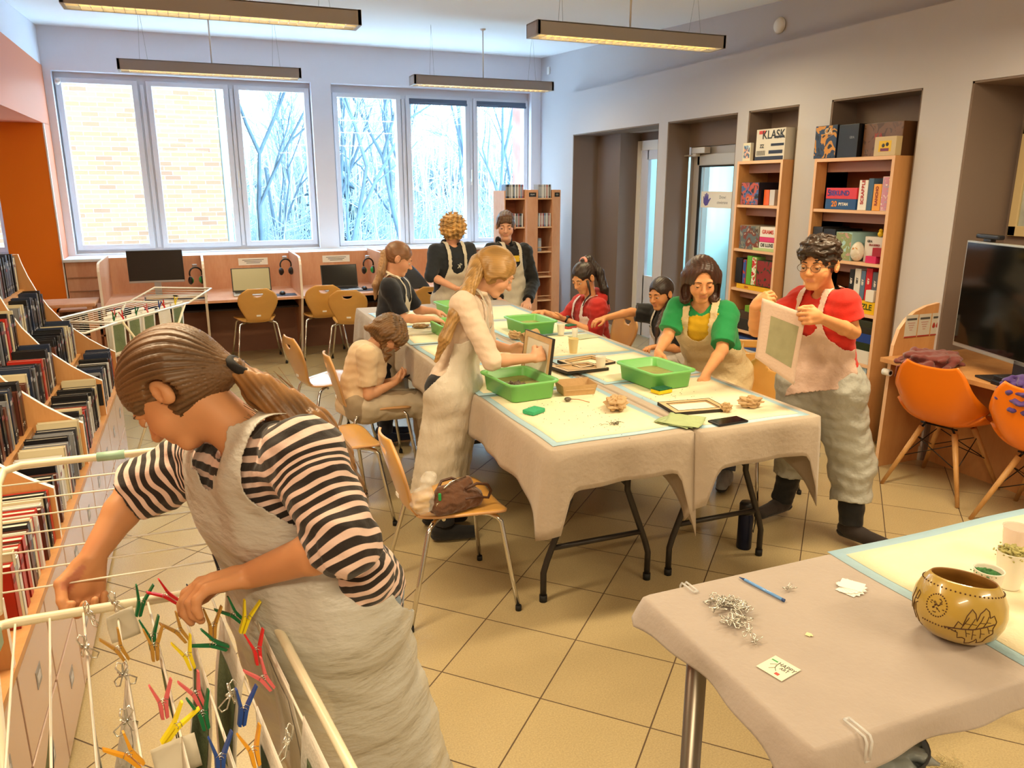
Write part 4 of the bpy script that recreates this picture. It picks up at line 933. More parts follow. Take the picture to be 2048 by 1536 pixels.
# fourth level
game(4.30, 4.0, .863, .12, '#1d2320', 'long dark game box on the shelf level with the boy\'s shoulder', grp=g2)
for i, (a, c_, h, c, l) in enumerate(((3.99, 3.95, .19, '#202326', 'black'), (3.945, 3.895, .20, '#dcdad6', 'white'), (3.89, 3.855, .19, '#5c7694', 'grey-blue'), (3.85, 3.80, .21, '#c8202a', 'red'), (3.795, 3.745, .19, '#5a5f6c', 'dark grey'))):
    game(a, c_, .945, h, c, 'upright %s box on the yellow game at the shoulder-height shelf' % l, [('GRY', .5, .6, .02, '#2a2a2a' if l == 'white' else '#e8e0d8', 1)], grp=g2, x=4.08)
game(3.95, 3.72, .863, .08, '#e9bb1e', 'yellow game box with dark lettering under the upright boxes', [('TUZZLE', .5, .55, .052, '#2f4a22')], grp=g2)
game(3.80, 3.735, .945, .075, '#e4e0da', 'small white box in front on the yellow game', grp=g2, x=4.04, d=.035)
# fifth level
for (z, h, c, l, tx) in ((.531, .088, '#dedad4', 'white train game box with red lettering, lowest of the stack', [('WSIĄŚĆ DO POCIĄGU', .48, .62, .036, '#a3202a')]), (.62, .05, '#27331f', 'dark green box above the train game', []), (.671, .06, '#23408f', 'blue game box in the middle of the stack', [('RU', .3, .5, .035, '#d9e0ee'), ('GRA', .7, .5, .02, '#8aa0d8')]), (.732, .04, '#2d2a22', 'olive-brown box high in the stack', []), (.773, .045, '#30342a', 'dark box with an orange corner, topmost of the stack', [('*', .55, .5, .05, '#e07a22')])):
    game(4.28, 3.72, z, h, c, l+' on the wide shelf', tx, grp=g2)
game(4.3, 3.72, .336, .056, '#2d3f80', 'blue and pink box lowest of three below the train game', [('KOLEJKA', .6, .5, .03, '#e06a72')], grp=g2); game(4.28, 3.73, .393, .075, '#ef8418', 'orange game box with black lettering, middle of three', [('DIXIT', .5, .52, .062, '#2a2320')], grp=g2); game(4.3, 3.725, .469, .042, '#a9c3d8', 'pale blue box, top of three above the orange game', [('MEMO', .5, .5, .028, '#d48a94')], grp=g2)
game(4.28, 3.73, .146, .055, '#e3dcd6', 'white game box on the lowest shelf', [('III', .3, .5, .03, '#8a6f84')], grp=g2); game(4.28, 3.73, .202, .08, '#d8a71f', 'yellow and teal game box second on the lowest shelf', face=art('sea_art', ['#6fa7b5', '#5b8fa3', '#e0a91c'], 12), grp=g2)
# narrow shelf
g1 = 'games on the narrow shelf'
game(5.17, 5.08, 1.868, .135, '#d9d2b8', 'cream framed card on top of the narrow shelf', face=None, d=.03, x=4.05)
gb = [o for o in bpy.data.objects if o.get('label', '').startswith('cream framed card')][0]; B().box((-.001, -.08, .02), (0, -.012, .115)).obj('picture', art('blue_card', ['#b9d6ea', '#4d6a86', '#d99a7a', '#cfe2ee'], 24), gb)
t = game(5.02, 4.70, 1.868, .225, '#cfc9bd', 'large white game box lettered KLA on top of the narrow shelf', [('KLASK', .60, .80, .085, '#24262c'), ('ZZ', .22, .45, .035, '#24262c')], d=.26, x=4.05, side='#c3cfe6')
B().box((-.0012, -.10, .19), (0, -.03, .215)).obj('red_flag', M('flag_red', '#c0392f', .5), t); B().box((-.0012, -.31, .155), (0, -.2, .17)).box((-.0012, -.31, .0), (0, -.0, .028)).box((-.0012, -.3, .045), (0, -.15, .07)).box((-.0012, -.31, .10), (0, -.17, .118)).obj('dark_bars', M('bars_navy', '#1f2740', .5), t)
b = B()
for k in range(9): b.box((-.0012, -.02-.011*k, .035), (0, -.015-.011*k, .07))
b.obj('stripe_marks', M('bars_black', '#2c2a2a', .5), t)
b = B()
for k in range(3): b.box((.03, .0008, .03+.065*k), (.23, .0016, .055+.065*k))
b.obj('side_windows', M('side_blue', '#5d76b5', .5), t)
game(5.15, 4.94, 1.536, .17, '#1c2030', 'dark game box with orange and red figures on the upper narrow shelf', [('GRY', .55, .25, .05, '#e07b22')], face=art('robot_art', ['#151a2c', '#b8482c', '#3e5d96', '#111522'], 16), side='#8fb2d4', grp=g1)
game(4.92, 4.86, 1.536, .115, '#e0642c', 'small orange upright box on the upper narrow shelf', grp=g1, d=.1, x=4.08); game(4.855, 4.80, 1.536, .115, '#c9c8cf', 'small white upright box on the upper narrow shelf', grp=g1, d=.1, x=4.08)
game(5.13, 4.90, 1.193, .185, '#9a8f80', 'game box with an arched picture on the second narrow shelf', [('TUM', .75, .8, .045, '#5a4438')], face=art('arch_art', ['#8e8a7c', '#5d6b70', '#7a3a2a', '#a89c8a'], 11), side='#e3c7a0', grp=g1)
game(4.89, 4.71, 1.30, .075, '#e8e4e2', 'white box lettered in red, top of the right pile on the second narrow shelf', [('GRAMS', .5, .5, .04, '#c9443c')], grp=g1); game(4.89, 4.71, 1.262, .037, '#d83a78', 'pink flat box in the right pile on the second narrow shelf', grp=g1); game(4.89, 4.71, 1.215, .045, '#e6e4e2', 'white box lettered DE in the right pile', [('DE LUXE', .5, .5, .036, '#2b2d33')], grp=g1)
game(4.95, 4.71, 1.193, .021, '#b3c98a', 'pale green flat box at the bottom of the right pile', grp=g1, x=4.035)
for a, c_, h, c, l, f in ((5.15, 5.07, .20, '#16161a', 'black upright box', None), (5.06, 5.02, .19, '#c23a22', 'red upright box', art('red_blue', ['#c23a22', '#2d56a8', '#c24a2a'], 14)), (5.015, 4.96, .225, '#5fae3c', 'bright green upright box', None), (4.955, 4.90, .22, '#8cc060', 'pale green box with a red and white figure', art('gnome', ['#8cc060', '#e8e4da', '#c8242a', '#86b85c'], 22)), (4.895, 4.71, .20, '#1f3a24', 'dark green box with a red swirl', art('swirl', ['#1f3a24', '#8a2a28', '#25452b'], 12))):
    game(a, c_, .92, h, c, l+' on the third narrow shelf', face=f, grp=g1)
game(5.12, 4.71, .879, .036, '#e8b427', 'yellow flat box under the upright boxes on the third narrow shelf', [('GRA', .3, .5, .025, '#b85a22')], grp=g1, x=4.04)
game(5.15, 4.72, .55, .09, '#2e2c2a', 'dark box on the fourth narrow shelf', grp=g1); game(5.1, 4.75, .641, .06, '#4a3a30', 'brown box on the dark box of the fourth narrow shelf', grp=g1); game(5.0, 4.8, .702, .05, '#6c9a2e', 'small green box topmost on the fourth narrow shelf', grp=g1)
game(5.15, 4.72, .30, .10, '#d9d8dc', 'white box on the lowest narrow shelf', grp=g1); game(5.15, 4.72, .401, .09, '#3c5a9c', 'blue box on the white box, lowest narrow shelf', grp=g1)

# ================================================================ THINGS ON THE LONG TABLE
ZT = .7445
m_padb = M('pad_blue_film', '#a8cbdc', .45, bump=.3, bscale=30); m_padc = M('pad_cream_core', '#f0e6c6', .8, bump=.15, bscale=120, var=.03, vscale=10)
def pad(x, y, w, h, rz, lift, label, grp='blue-edged absorbent pads on the long table'):
    t = thing('absorbent_pad', label, 'pad', (x, y, ZT+lift), rz, grp); s = x*7+y*3
    def fn(ww, hh, z0):
        return lambda u, v: ((u-.5)*ww+.003*math.sin(v*9+s), (v-.5)*hh+.003*math.sin(u*8+s*2), z0)
    solid(B().grid(fn(w, h, 0), 10, 10).obj('film', m_padb, t), .0006, 1); solid(B().grid(fn(w-.065, h-.065, .0012), 10, 10).obj('core', m_padc, t), .0008, 1); return t
pad(1.435, 2.84, .57, .76, .02, 0, 'pad with blue edge at the near left corner of the table'); pad(2.075, 2.80, .54, .76, -.02, 0, 'pad with blue edge at the near right corner of the table')
pad(1.43, 3.52, .57, .62, -.03, .0022, 'pad under the near left green tray'); pad(2.05, 3.50, .58, .60, .05, .0022, 'pad behind the near right green tray')
pad(1.44, 4.15, .56, .62, .02, 0, 'pad in the middle of the left row'); pad(2.06, 4.14, .56, .64, -.03, 0, 'pad in the middle of the right row, by the reaching child')
pad(1.44, 4.78, .57, .62, -.02, .0022, 'pad under the left far green tray'); pad(2.05, 4.78, .56, .62, .02, .0022, 'pad under the far tray by the red-hooded girl')
pad(1.45, 5.45, .56, .66, .03, 0, 'pad at the far left end of the table'); pad(2.05, 5.45, .56, .66, -.02, 0, 'pad at the far right end of the table')

m_tray = M('green_plastic', '#74c268', .35, sss=.05); m_pulp = M('pulp_water', '#a08f5c', .12, bump=.3, bscale=30, var=.1, vscale=14)
def rrect(w, h, r, z, n=6):
    out = []
    for cx_, cy_, a0 in ((w-r, h-r, 0), (-w+r, h-r, PI/2), (-w+r, -h+r, PI), (w-r, -h+r, 1.5*PI)):
        for k in range(n+1): a = a0+PI/2*k/n; out.append((cx_+r*math.cos(a), cy_+r*math.sin(a), z))
    return out
def tray(x, y, rz, label, lvl=.045, w=.125, h=.165, z=ZT+.003):
    t = thing('green_tray', label, 'tray', (x, y, z), rz, 'green plastic trays of paper pulp'); b = B()
    loops = [rrect(w-.028, h-.028, .02, 0), rrect(w-.02, h-.02, .025, .004), rrect(w-.012, h-.012, .03, .07), rrect(w+.002, h+.002, .036, .076), rrect(w+.006, h+.006, .04, .083), rrect(w+.004, h+.004, .04, .087), rrect(w-.008, h-.008, .03, .087), rrect(w-.017, h-.017, .028, .08), rrect(w-.026, h-.026, .022, .008), rrect(w-.034, h-.034, .02, .005)]
    vs = [[b.bm.verts.new(p) for p in l] for l in loops]; n = len(vs[0])
    for i in range(len(vs)-1):
        for k in range(n): f = b.bm.faces.new((vs[i][k], vs[i][(k+1) % n], vs[i+1][(k+1) % n], vs[i+1][k])); f.smooth = True
    b.bm.faces.new(vs[0][::-1]); b.bm.faces.new(vs[-1]); b.obj('tray_shell', m_tray, t)
    b = B(); b.bm.faces.new([b.bm.verts.new(p) for p in rrect(w-.021, h-.021, .024, lvl)]); b.obj('pulp_liquid', m_pulp, t); return t
tr1 = tray(1.325, 3.19, 0.10, 'green tray with a blob of pulp, under the frame the long-haired girl holds')
lump('pulp_blob', (1.30, 3.16, .796), (.035, .03, .012), M('pulp_brown', '#5a4a3c', .5, var=.5, vscale=60), 'wet brown and white pulp clump floating in the near left tray', 'pulp', 3, .7, 90, .002)
tray(2.02, 3.13, .08, 'green tray in front of the girl in the green T-shirt'); tray(2.0, 4.62, .05, 'green tray in front of the red-hooded girl'); tray(1.49, 4.70, .02, 'green tray under the hands of the navy-shirted child'); tray(1.76, 5.46, .06, 'green tray at the far end before the curly-haired child')
m_cup = M('white_plastic_cup', '#ece7da', .3, sss=.2); m_cupy = M('cream_cup', '#f0d79a', .35)
def cup(x, y, z, r, h, mat, label, fill=None, fh=.6, grp=None, blobs=0):
    t = thing('plastic_cup', label, 'cup', (x, y, z), 0, grp); rb_ = r*.72
    B().lathe([(0, .0), (rb_, 0), (rb_+.001, .003), (r, h-.002), (r+.0015, h), (r-.0008, h+.0005), (r-.002, h-.003), (rb_-.001, .004), (0, .003)], n=28).obj('cup_wall', mat, t)
    if fill: rr_ = rb_+(r-rb_)*fh-.0015; B().lathe([(0, h*fh+.002), (rr_*.7, h*fh+.002), (rr_, h*fh)], n=24).obj('contents', fill, t)
    return t
cup(1.96, 3.90, ZT+.003, .030, .085, m_cupy, 'cream plastic cup standing in the middle of the long table'); cup(1.895, 3.45, ZT+.004, .027, .075, m_cup, 'white cup holding cuttings, between the frames and the near right tray', M('cuttings', '#7c8a4c', .8, var=.4, vscale=40), .85)
cup(1.60, 3.83, ZT+.004, .028, .07, m_cupy, 'cream cup near the elbow of the long-haired girl'); cup(2.13, 4.42, ZT+.003, .026, .07, m_cup, 'white cup beside the far right tray', m_pulp, .5); cup(2.17, 4.30, ZT+.003, .02, .06, M('clear_cup', '#f4f4f2', .1, alpha=.5), 'small clear cup left of the red sponge')
def sponge(x, y, rz, c1, c2, label):
    t = thing('sponge', label, 'sponge', (x, y, ZT+.004), rz); B().box((-.042, -.03, 0), (.042, .03, .018), .005).obj('foam', M('foam_'+c1.strip('#'), c1, .9, bump=.6, bscale=200), t)
    if c2: B().box((-.041, -.029, .0182), (.041, .029, .024), .002).obj('scour_pad', M('scour_'+c2.strip('#'), c2, .95, bump=.8, bscale=250, var=.3, vscale=60), t)
    return t
sponge(1.262, 2.87, .5, '#3fb37d', None, 'plain green sponge on the near left pad'); sponge(1.945, 2.95, .2, '#e8cf1e', '#1d6b45', 'yellow and green sponge in front of the near right tray'); sponge(2.29, 4.62, .3, '#c9544e', '#1d6b4a', 'red and green sponge near the red-hooded girl\'s arm')
m_kraft = M('kraft_paper', '#c3a173', .8, bump=.35, bscale=25, var=.06, vscale=12); m_kraftd = M('kraft_towel', '#c4a479', .85, bump=.4, bscale=30, var=.1, vscale=14)
def crumple(x, y, r, seed, label, name='crumpled_paper'):
    """sheet folded and crushed: a displaced closed surface with sharp creases"""
    rr = random.Random(seed); n1, n2 = 34, 22; ph = [rr.uniform(0, 6) for _ in range(6)]; cr = [(Vector((rr.gauss(0, 1), rr.gauss(0, 1), rr.gauss(0, 1))).normalized(), rr.uniform(.3, .75)) for _ in range(9)]
    b = B()
    def fn(u, v):
        a = 2*PI*u; t_ = PI*v; d = Vector((math.cos(a)*math.sin(t_), math.sin(a)*math.sin(t_), math.cos(t_)))
        k = 1.0
        for c, q in cr: k -= .16*max(0, 1-abs(d.dot(c)-q*.6)*7)
        k += .12*math.sin(5*a+ph[0])*math.sin(t_)+.1*math.sin(9*t_+ph[1])
        p = Vector((d.x*r[0]*k, d.y*r[1]*k, max(-r[2]*.85, d.z*r[2]*k))); return (p.x, p.y, p.z+r[2]*.85)
    b.grid(fn, n1, n2, smooth=False); bmesh.ops.remove_doubles(b.bm, verts=b.bm.verts[:], dist=.0005)
    return tag(b.obj(name, m_kraftd, None, (x, y, ZT+.004), (0, 0, rr.uniform(0, 3))), label, 'paper')
crumple(1.62, 2.80, (.085, .05, .030), 1, 'large crumpled kraft towel in the middle of the near edge'); crumple(2.17, 2.60, (.055, .038, .028), 2, 'crumpled kraft towel near the right table corner'); crumple(2.03, 2.58, (.024, .024, .022), 3, 'small scrunched ball of kraft paper touching the white frame')
crumple(1.83, 3.96, (.05, .035, .025), 4, 'crumpled kraft towel behind the held frame'); crumple(1.33, 4.14, (.06, .045, .018), 5, 'crumpled cream towel at the left edge between the girls'); crumple(1.36, 5.02, (.06, .05, .014), 6, 'crumpled cream towel behind the left far tray'); crumple(1.80, 4.40, (.05, .03, .03), 7, 'rolled beige towel behind the long-haired girl')
tag(B().tube([(0, 0, .03), (.11, .02, .045)], [.028, .034], 20, cap=False).obj('paper_roll', m_kraft, None, (1.80, 4.28, ZT+.002)), 'short beige paper roll lying by the far right tray', 'paper roll'); solid(bpy.data.objects['paper_roll'], .003)
m_framew = wood('frame_plywood', '#c9a678', '#d8b98c', .55, (3, 3, 1)); m_tape = M('black_tape', '#221c18', .5); m_mesh = M('mesh_fabric', '#e9e2d4', .7, alpha=.93)
def mould(label, w=.21, h=.28, mesh=True, sheet=None, cat='frame'):
    t = thing('papermaking_frame', label, cat); b = B(); q = .028
    b.box((-w/2, -h/2, 0), (w/2, -h/2+q, .012)); b.box((-w/2, h/2-q, 0), (w/2, h/2, .012)); b.box((-w/2, -h/2+q, 0), (-w/2+q, h/2-q, .012)); b.box((w/2-q, -h/2+q, 0), (w/2, h/2-q, .012)); b.obj('frame_bars', m_framew, t)
    b = B()
    for s in (-1, 1): b.box((s*w/2-.0015, -h/2, -.001), (s*w/2+.0015, h/2, .013)); b.box((-w/2, s*h/2-.0015, -.001), (w/2, s*h/2+.0015, .013)); b.box((s*(w/2-q)-.002, -h/2+q, .012), (s*(w/2-q)+.002, h/2-q, .0128)); b.box((-w/2+q, s*(h/2-q)-.002, .012), (w/2-q, s*(h/2-q)+.002, .0128))
    b.obj('tape_edge', m_tape, t)
    if mesh: B().box((-w/2+q-.002, -h/2+q-.002, .004), (w/2-q+.002, h/2-q+.002, .0055)).obj('mesh_screen', sheet or m_mesh, t)
    return t
t = mould('wooden frame with dark taped edge held upright over the near left tray'); HFRAME = t
t = mould('empty wooden frame with black tape lying in the middle of the table', .25, .19, False); t.location = (1.90, 3.62, ZT+.006); t.rotation_euler = (.03, 0, .25)
t = mould('flat wooden frame stacked under the empty one', .26, .18, True, m_kraft); t.location = (1.79, 3.50, ZT+.010); t.rotation_euler = (-.02, .04, .15)
t = mould('pale frame with a fresh white sheet near the front edge', .25, .17, True, M('fresh_sheet', '#f3ecd8', .8)); t.location = (1.93, 2.68, ZT+.003); t.rotation_euler = (0, 0, -.12)
kb = thing('kraft_box', 'small open kraft card box standing on the table behind the crumpled towel', 'box', (1.575, 3.10, ZT+.003), -.1)
b = B(); b.prism([(-.075, -.045, 0), (.075, -.045, 0), (.085, -.058, .05), (-.085, -.058, .05)], (0, .002, 0)); b.prism([(-.075, .045, 0), (.075, .045, 0), (.085, .058, .055), (-.085, .058, .055)], (0, -.002, 0)); b.prism([(-.075, -.045, 0), (-.075, .045, 0), (-.085, .058, .05), (-.085, -.058, .05)], (.002, 0, 0)); b.prism([(.075, -.045, 0), (.075, .045, 0), (.085, .058, .05), (.085, -.058, .05)], (-.002, 0, 0)); b.box((-.075, -.045, 0), (.075, .045, .002)); b.obj('box_walls', m_kraft, kb)
B().box((-.07, -.0545, .026), (.07, -.053, .03)).obj('fold_line', m_kraftd, kb)
st = thing('tea_strainer', 'small strainer with a thin copper handle on the near left pad', 'strainer', (1.475, 2.98, ZT+.003), -.75)
B().sph((0, 0, .010), .016, 8, sc=(1, 1, .6)).obj('strainer_bowl', M('strainer_mesh', '#6c6354', .5, metal=.5, var=.5, vscale=120), st); B().tube([(.015, 0, .012), (.05, 0, .014), (.10, .005, .004)], .0018, 6).obj('handle', M('copper', '#b98058', .4, metal=.4), st)
r_ = random.Random(2); b = B()
for i in range(26):
    a = r_.uniform(0, 6.3); l = r_.uniform(.012, .035); x, y = r_.gauss(0, .016), r_.gauss(0, .010); z = r_.uniform(.001, .008); b.tube([(x, y, z), (x+l*math.cos(a)*.5, y+l*math.sin(a)*.5, z+.003), (x+l*math.cos(a), y+l*math.sin(a), z*.6)], .0008, 4)
tag(b.obj('dried_sprigs', M('sprig_brown', '#4f4a33', .8), None, (1.50, 2.60, ZT+.003)), 'little heap of dried sprigs on the near left pad', 'sprigs', kind='stuff')
b = B()
for i in range(170):
    x, y = r_.choice([(1.35, 2.85), (1.45, 2.7), (2.0, 2.85), (1.95, 4.1), (1.7, 3.3), (1.45, 3.5)]); x += r_.gauss(0, .08); y += r_.gauss(0, .12)
    if not (1.17 < x < 2.33): continue
    s = r_.uniform(.0008, .0022); b.box((x-s, y-s*.6, 0), (x+s, y+s*.6, .0012))
tag(b.obj('plant_crumbs', M('crumb_dark', '#5b553c', .9), None, (0, 0, ZT+.0045)), 'scattered dark plant crumbs over the table pads', 'crumbs', kind='stuff')
m_gpap = M('green_handmade_paper', '#a9b986', .85, bump=.3, bscale=90, var=.06, vscale=20); m_gped = M('dark_green_edge', '#1f3a24', .8)
for k in range(3):
    z = ZT+.005+.0022*k; s = k*1.3
    tag(solid(B().grid(lambda u, v: ((u-.5)*.16+.003*math.sin(7*v+s), (v-.5)*.15+.004*math.sin(6*u+s), .002*math.sin(5*u+s)*v+.0015*math.sin(8*v)), 12, 10).obj('handmade_sheet', [m_gpap, m_gped], None, (1.765+.008*k, 2.535-.006*k, z), (0, 0, .5+.12*k)), .0008), 'pale green handmade paper sheet, %s of the small pile at the seam' % ['bottom', 'middle', 'top'][k], 'paper', 'green sheets at the table seam')
for o in bpy.data.objects:
    if o.name.startswith('handmade_sheet'): o.modifiers['solidify'].material_offset_rim = 1
tag(solid(B().grid(lambda u, v: ((u-.5)*.17, (v-.5)*.13, .001*math.sin(6*u)), 6, 6).obj('pressed_sheet', M('grey_green_sheet', '#b7bf9f', .85, var=.05, vscale=15), None, (2.24, 4.31, ZT+.005), (0, 0, .2)), .0008), 'thin grey-green sheet drying flat before the reaching arm', 'paper')
def phone(x, y, z, rz, label):
    t = thing('smartphone', label, 'phone', (x, y, z), rz); B().box((-.036, -.075, 0), (.036, .075, .0085), .003).obj('case', m_black, t); B().box((-.033, -.071, .0086), (.033, .071, .0092)).obj('screen', M('phone_glass', '#0b090c', .08), t); return t
phone(1.945, 2.455, ZT+.002, PI/2+.05, 'black smartphone lying on the beige cloth at the near table edge')
bt = thing('water_bottle', 'dark blue insulated bottle standing on the floor under the right table end', 'bottle', (2.30, 2.72, 0))
B().lathe([(0, 0), (.032, 0), (.035, .004), (.035, .16), (.031, .175), (.03, .178)], n=24).obj('bottle_body', M('navy_steel', '#141b38', .35, metal=.5), bt); B().lathe([(.031, .178), (.034, .18), (.034, .225), (.028, .235), (0, .236)], n=24).obj('bottle_cap', m_black, bt); B().tube([(.034, 0, .2), (.055, 0, .17), (.058, .0, .12), (.05, 0, .07), (.042, 0, .09)], .003, 6).obj('strap', m_black, bt)

# handbag and plastic bag on the near chair
def handbag():
    t = thing('handbag', 'brown suede handbag with a looped handle on the near chair seat', 'bag', (.865, 2.73, .437), .25); m = M('brown_suede', '#5f3a20', .9, bump=.3, bscale=120, sheen=.4, var=.08, vscale=12)
    P = [ell((0, 0, .04), (.115, .055, .045), k=.02), cap((-.085, -.02, .02), (.085, -.02, .02), .026, k=.02), cap((-.085, .025, .02), (.085, .02, .02), .026, k=.02), cap((-.07, 0, .085), (.06, .01, .095), .018, .022, k=.03), cap((-.09, 0, .03), (-.07, 0, .085), .025, .012, k=.02)]
    def fn(Q): return np.maximum(field(P, Q)+.0025*noise3(Q, 60, 2)+.002*noise3(Q, 120, 5), -Q[:, 2])
    link('bag_body', sdf_mesh('bag_body', fn, (-.16, -.1, -.03), (.16, .1, .16), .004), m, t)
    B().tube([(-.07, -.02, .103), (-.02, -.004, .117), (.05, .004, .12)], .003, 6).obj('zip', m_steel, t)
    for yy in (-.045, .04): B().tube([(.02, yy*.8, .085), (.07, yy, .10), (.12, yy, .085), (.145, yy*.8, .05), (.13, yy*.8, .022), (.07, yy*1.1, .045), (.01, yy*1.1, .05)] if yy < 0 else [(-.06, yy, .08), (-.03, yy*1.5, .10), (.02, yy*1.6, .10), (.06, yy, .08)], .006, 8).obj('bag_handle', M('brown_leather', '#4b2c1b', .5), t)
    B().box((-.095, -.03, .06), (-.085, -.02, .09), .003).obj('green_tag', m_grn, t); B().cyl((-.1, -.03, .045), .009, .004, 14, axis='y').obj('charm', m_steel, t)
handbag()
def pb():
    m = M('clear_bag_film', '#efece6', .15, alpha=.32, bump=.8, bscale=20); P = [ell((0, 0, .05), (.05, .03, .055), k=.02), cap((.01, 0, .08), (.03, .005, .14), .02, .028, k=.02)]
    me = sdf_mesh('film_wrap', lambda Q: np.maximum(field(P, Q)+.005*noise3(Q, 45, 1)+.003*noise3(Q, 90, 4), -Q[:, 2]), (-.09, -.07, -.02), (.09, .07, .2), .005); t = thing('plastic_bag', 'crinkled clear plastic bag with bread rolls between handbag and backrest', 'bag', (.72, 2.70, .45)); link('film_wrap', me, m, t)
    P2 = [ell((-.005, 0, .028), (.035, .02, .022), k=.01), ell((.0, .0, .055), (.03, .018, .018), k=.01)]; link('bread_rolls', sdf_mesh('bread_rolls', lambda Q: field(P2, Q)+.001*noise3(Q, 150), (-.06, -.04, 0), (.06, .04, .1), .003), M('bread', '#d8b174', .8), t)
pb()

# ================================================================ THINGS ON THE FOREGROUND TABLE
ZF = .7425
pad(1.47+.42, 1.13, .84, .56, -.0, ZF-ZT, 'large blue-edged pad on the right half of the foreground table', None)
gd = thing('gourd_bowl', 'round yellow gourd bowl with burnt-in leaf drawing on the foreground table', 'bowl', (1.425, 1.0, ZF+.001), 0); gd.scale = (.86, .86, .97)
def gourd():
    R_ = .105; b = B(); tilt = Matrix.Rotation(.17, 4, Vector((-.5, .85, 0)).normalized())
    outer = [(0, .0), (.035, .001), (.065, .009), (.088, .027), (.101, .052), (.105, .075), (.101, .100), (.089, .123), (.077, .136), (.073, .1395)]; inner = [(.070, .137), (.083, .119), (.094, .095), (.097, .072), (.09, .045), (.07, .02), (.03, .009), (0, .008)]
    b.lathe(outer, n=72); b.lathe([outer[-1]]+inner, n=72, mi=1); bmesh.ops.remove_doubles(b.bm, verts=b.bm.verts[:], dist=.0004); bmesh.ops.subdivide_edges(b.bm, edges=b.bm.edges[:], cuts=1, use_grid_fill=True, smooth=.6) if 0 else None
    b.xf(tilt); mg = M('gourd_skin', '#b99a45', .28, coat=.5, var=.14, vscale=9); mi_ = M('gourd_inside', '#8a5f24', .5, var=.2, vscale=18)
    b.obj('gourd_shell', [mg, mi_], gd)
    mk = M('burnt_line', '#4a2a0c', .6)
    def S_(az, z, off=.0012):
        prof = outer
        for i in range(len(prof)-1):
            if prof[i][1] <= z <= prof[i+1][1]: f = (z-prof[i][1])/(prof[i+1][1]-prof[i][1]); r = prof[i][0]+(prof[i+1][0]-prof[i][0])*f; break
        else: r = .075
        return tilt @ Vector(((r+off*.3)*math.cos(az), (r+off*.3)*math.sin(az), z))
    b = B()
    for k in range(54): b.sph(S_(2*PI*k/54, .124), .0021, 4)
    for k in range(26): a = 2*PI*k/26; b.sph(S_(-3.0+.235*math.cos(a), .085+.024*math.sin(a)), .0018, 4)
    for k in range(22):
        a = 2*PI*k/22*1.9; q = .17*((k % 3)/3+.25); b.tube([S_(-3.0+q*math.cos(a), .085+q*.1*math.sin(a)), S_(-3.0+q*math.cos(a)+.04, .085+q*.1*math.sin(a)+.004*math.cos(k))], .0011, 4)
    for k in range(12): b.sph(S_(-3.35+.075*k, .043+.0*k), .0019, 4)
    b.obj('burnt_dots', mk, gd)
    b = B(); A0 = -2.68; le = [(0, .045), (.12, .05), (.18, .066), (.28, .06), (.33, .082), (.42, .098), (.50, .09), (.54, .075), (.60, .092), (.72, .104), (.80, .098), (.83, .085), (.93, .09), (1.0, .078), (.95, .062), (1.0, .05), (.9, .04), (.86, .028), (.74, .022), (.66, .033), (.58, .018), (.46, .014), (.40, .028), (.33, .03), (.22, .027), (.2, .04), (.1, .042), (0, .045)]
    def line(pts, r_=.0011):
        q = []
        for (a0, z0), (a1, z1) in zip(pts, pts[1:]):
            n = max(2, int(math.hypot((a1-a0)*.1, z1-z0)/.004)); q += [S_(A0+a0+(a1-a0)*i/n, z0+(z1-z0)*i/n) for i in range(n)]
        q.append(S_(A0+pts[-1][0], pts[-1][1])); b.tube(q, r_, 5)
    line(le); line([(-.1, .045), (.2, .050), (.5, .055), (.95, .072)], .0014)
    for a, z, a2, z2 in ((.25, .05, .38, .08), (.4, .053, .5, .08), (.55, .057, .68, .088), (.7, .062, .8, .088), (.35, .052, .42, .034), (.5, .055, .56, .03), (.65, .06, .74, .036), (.8, .065, .9, .05)): line([(a, z), (a2, z2)], .0009); line([((a+a2)/2, (z+z2)/2), (a2+.05, (z+z2)/2)], .0007)
    A0 = -3.7; line([(0, .05), (.05, .08), (.12, .10), (.2, .095), (.16, .08), (.05, .08)]); line([(.1, .02), (.1, .07), (.2, .075)]); line([(-.1, .03), (-.05, .06), (.05, .075)]); line([(-.2, .05), (-.12, .07), (-.05, .1)])
    b.obj('burnt_drawing', mk, gd)
gourd()
cup(1.615, 1.075, ZF+.004, .031, .083, m_cup, 'white cup with dark green shreds just behind the gourd bowl', M('green_shreds', '#2f6a34', .8, var=.4, vscale=60), .86, 'cups of plant matter on the near pad')
cup(1.735, 1.105, ZF+.004, .034, .092, m_cup, 'white cup heaped with dry yellow-green herbs, middle of the row', M('dry_herbs', '#a9a266', .9, var=.35, vscale=80), .9, 'cups of plant matter on the near pad'); lump('herb_heap', (1.735, 1.105, ZF+.093), (.024, .024, .010), M('dry_herbs', '#a9a266'), 'heap of dry herbs in the middle cup', 'herbs', 5, .9, 150, .002)
lump('shred_heap', (1.603, 1.075, ZF+.079), (.016, .020, .007), M('green_shreds', '#2f6a34'), 'dark green shreds heaped in the cup behind the bowl', 'herbs', 6, .9, 150, .002)
cup(1.835, 1.07, ZF+.004, .033, .092, m_cup, 'white cup with herbs at the right edge of the photo', M('dry_herbs', '#a9a266'), .92, 'cups of plant matter on the near pad')
cup(1.87, 1.19, ZF+.004, .033, .094, M('clear_cup_pink', '#e8d6cf', .15, alpha=.55), 'clear pinkish plastic cup standing behind the row of herb cups', None)
pn = thing('ballpoint_pen', 'translucent blue ballpoint pen lying on the beige cloth', 'pen', (1.179, 1.314, ZF+.004), 1.76); m_pen = M('pen_blue', '#6fa6ea', .2)
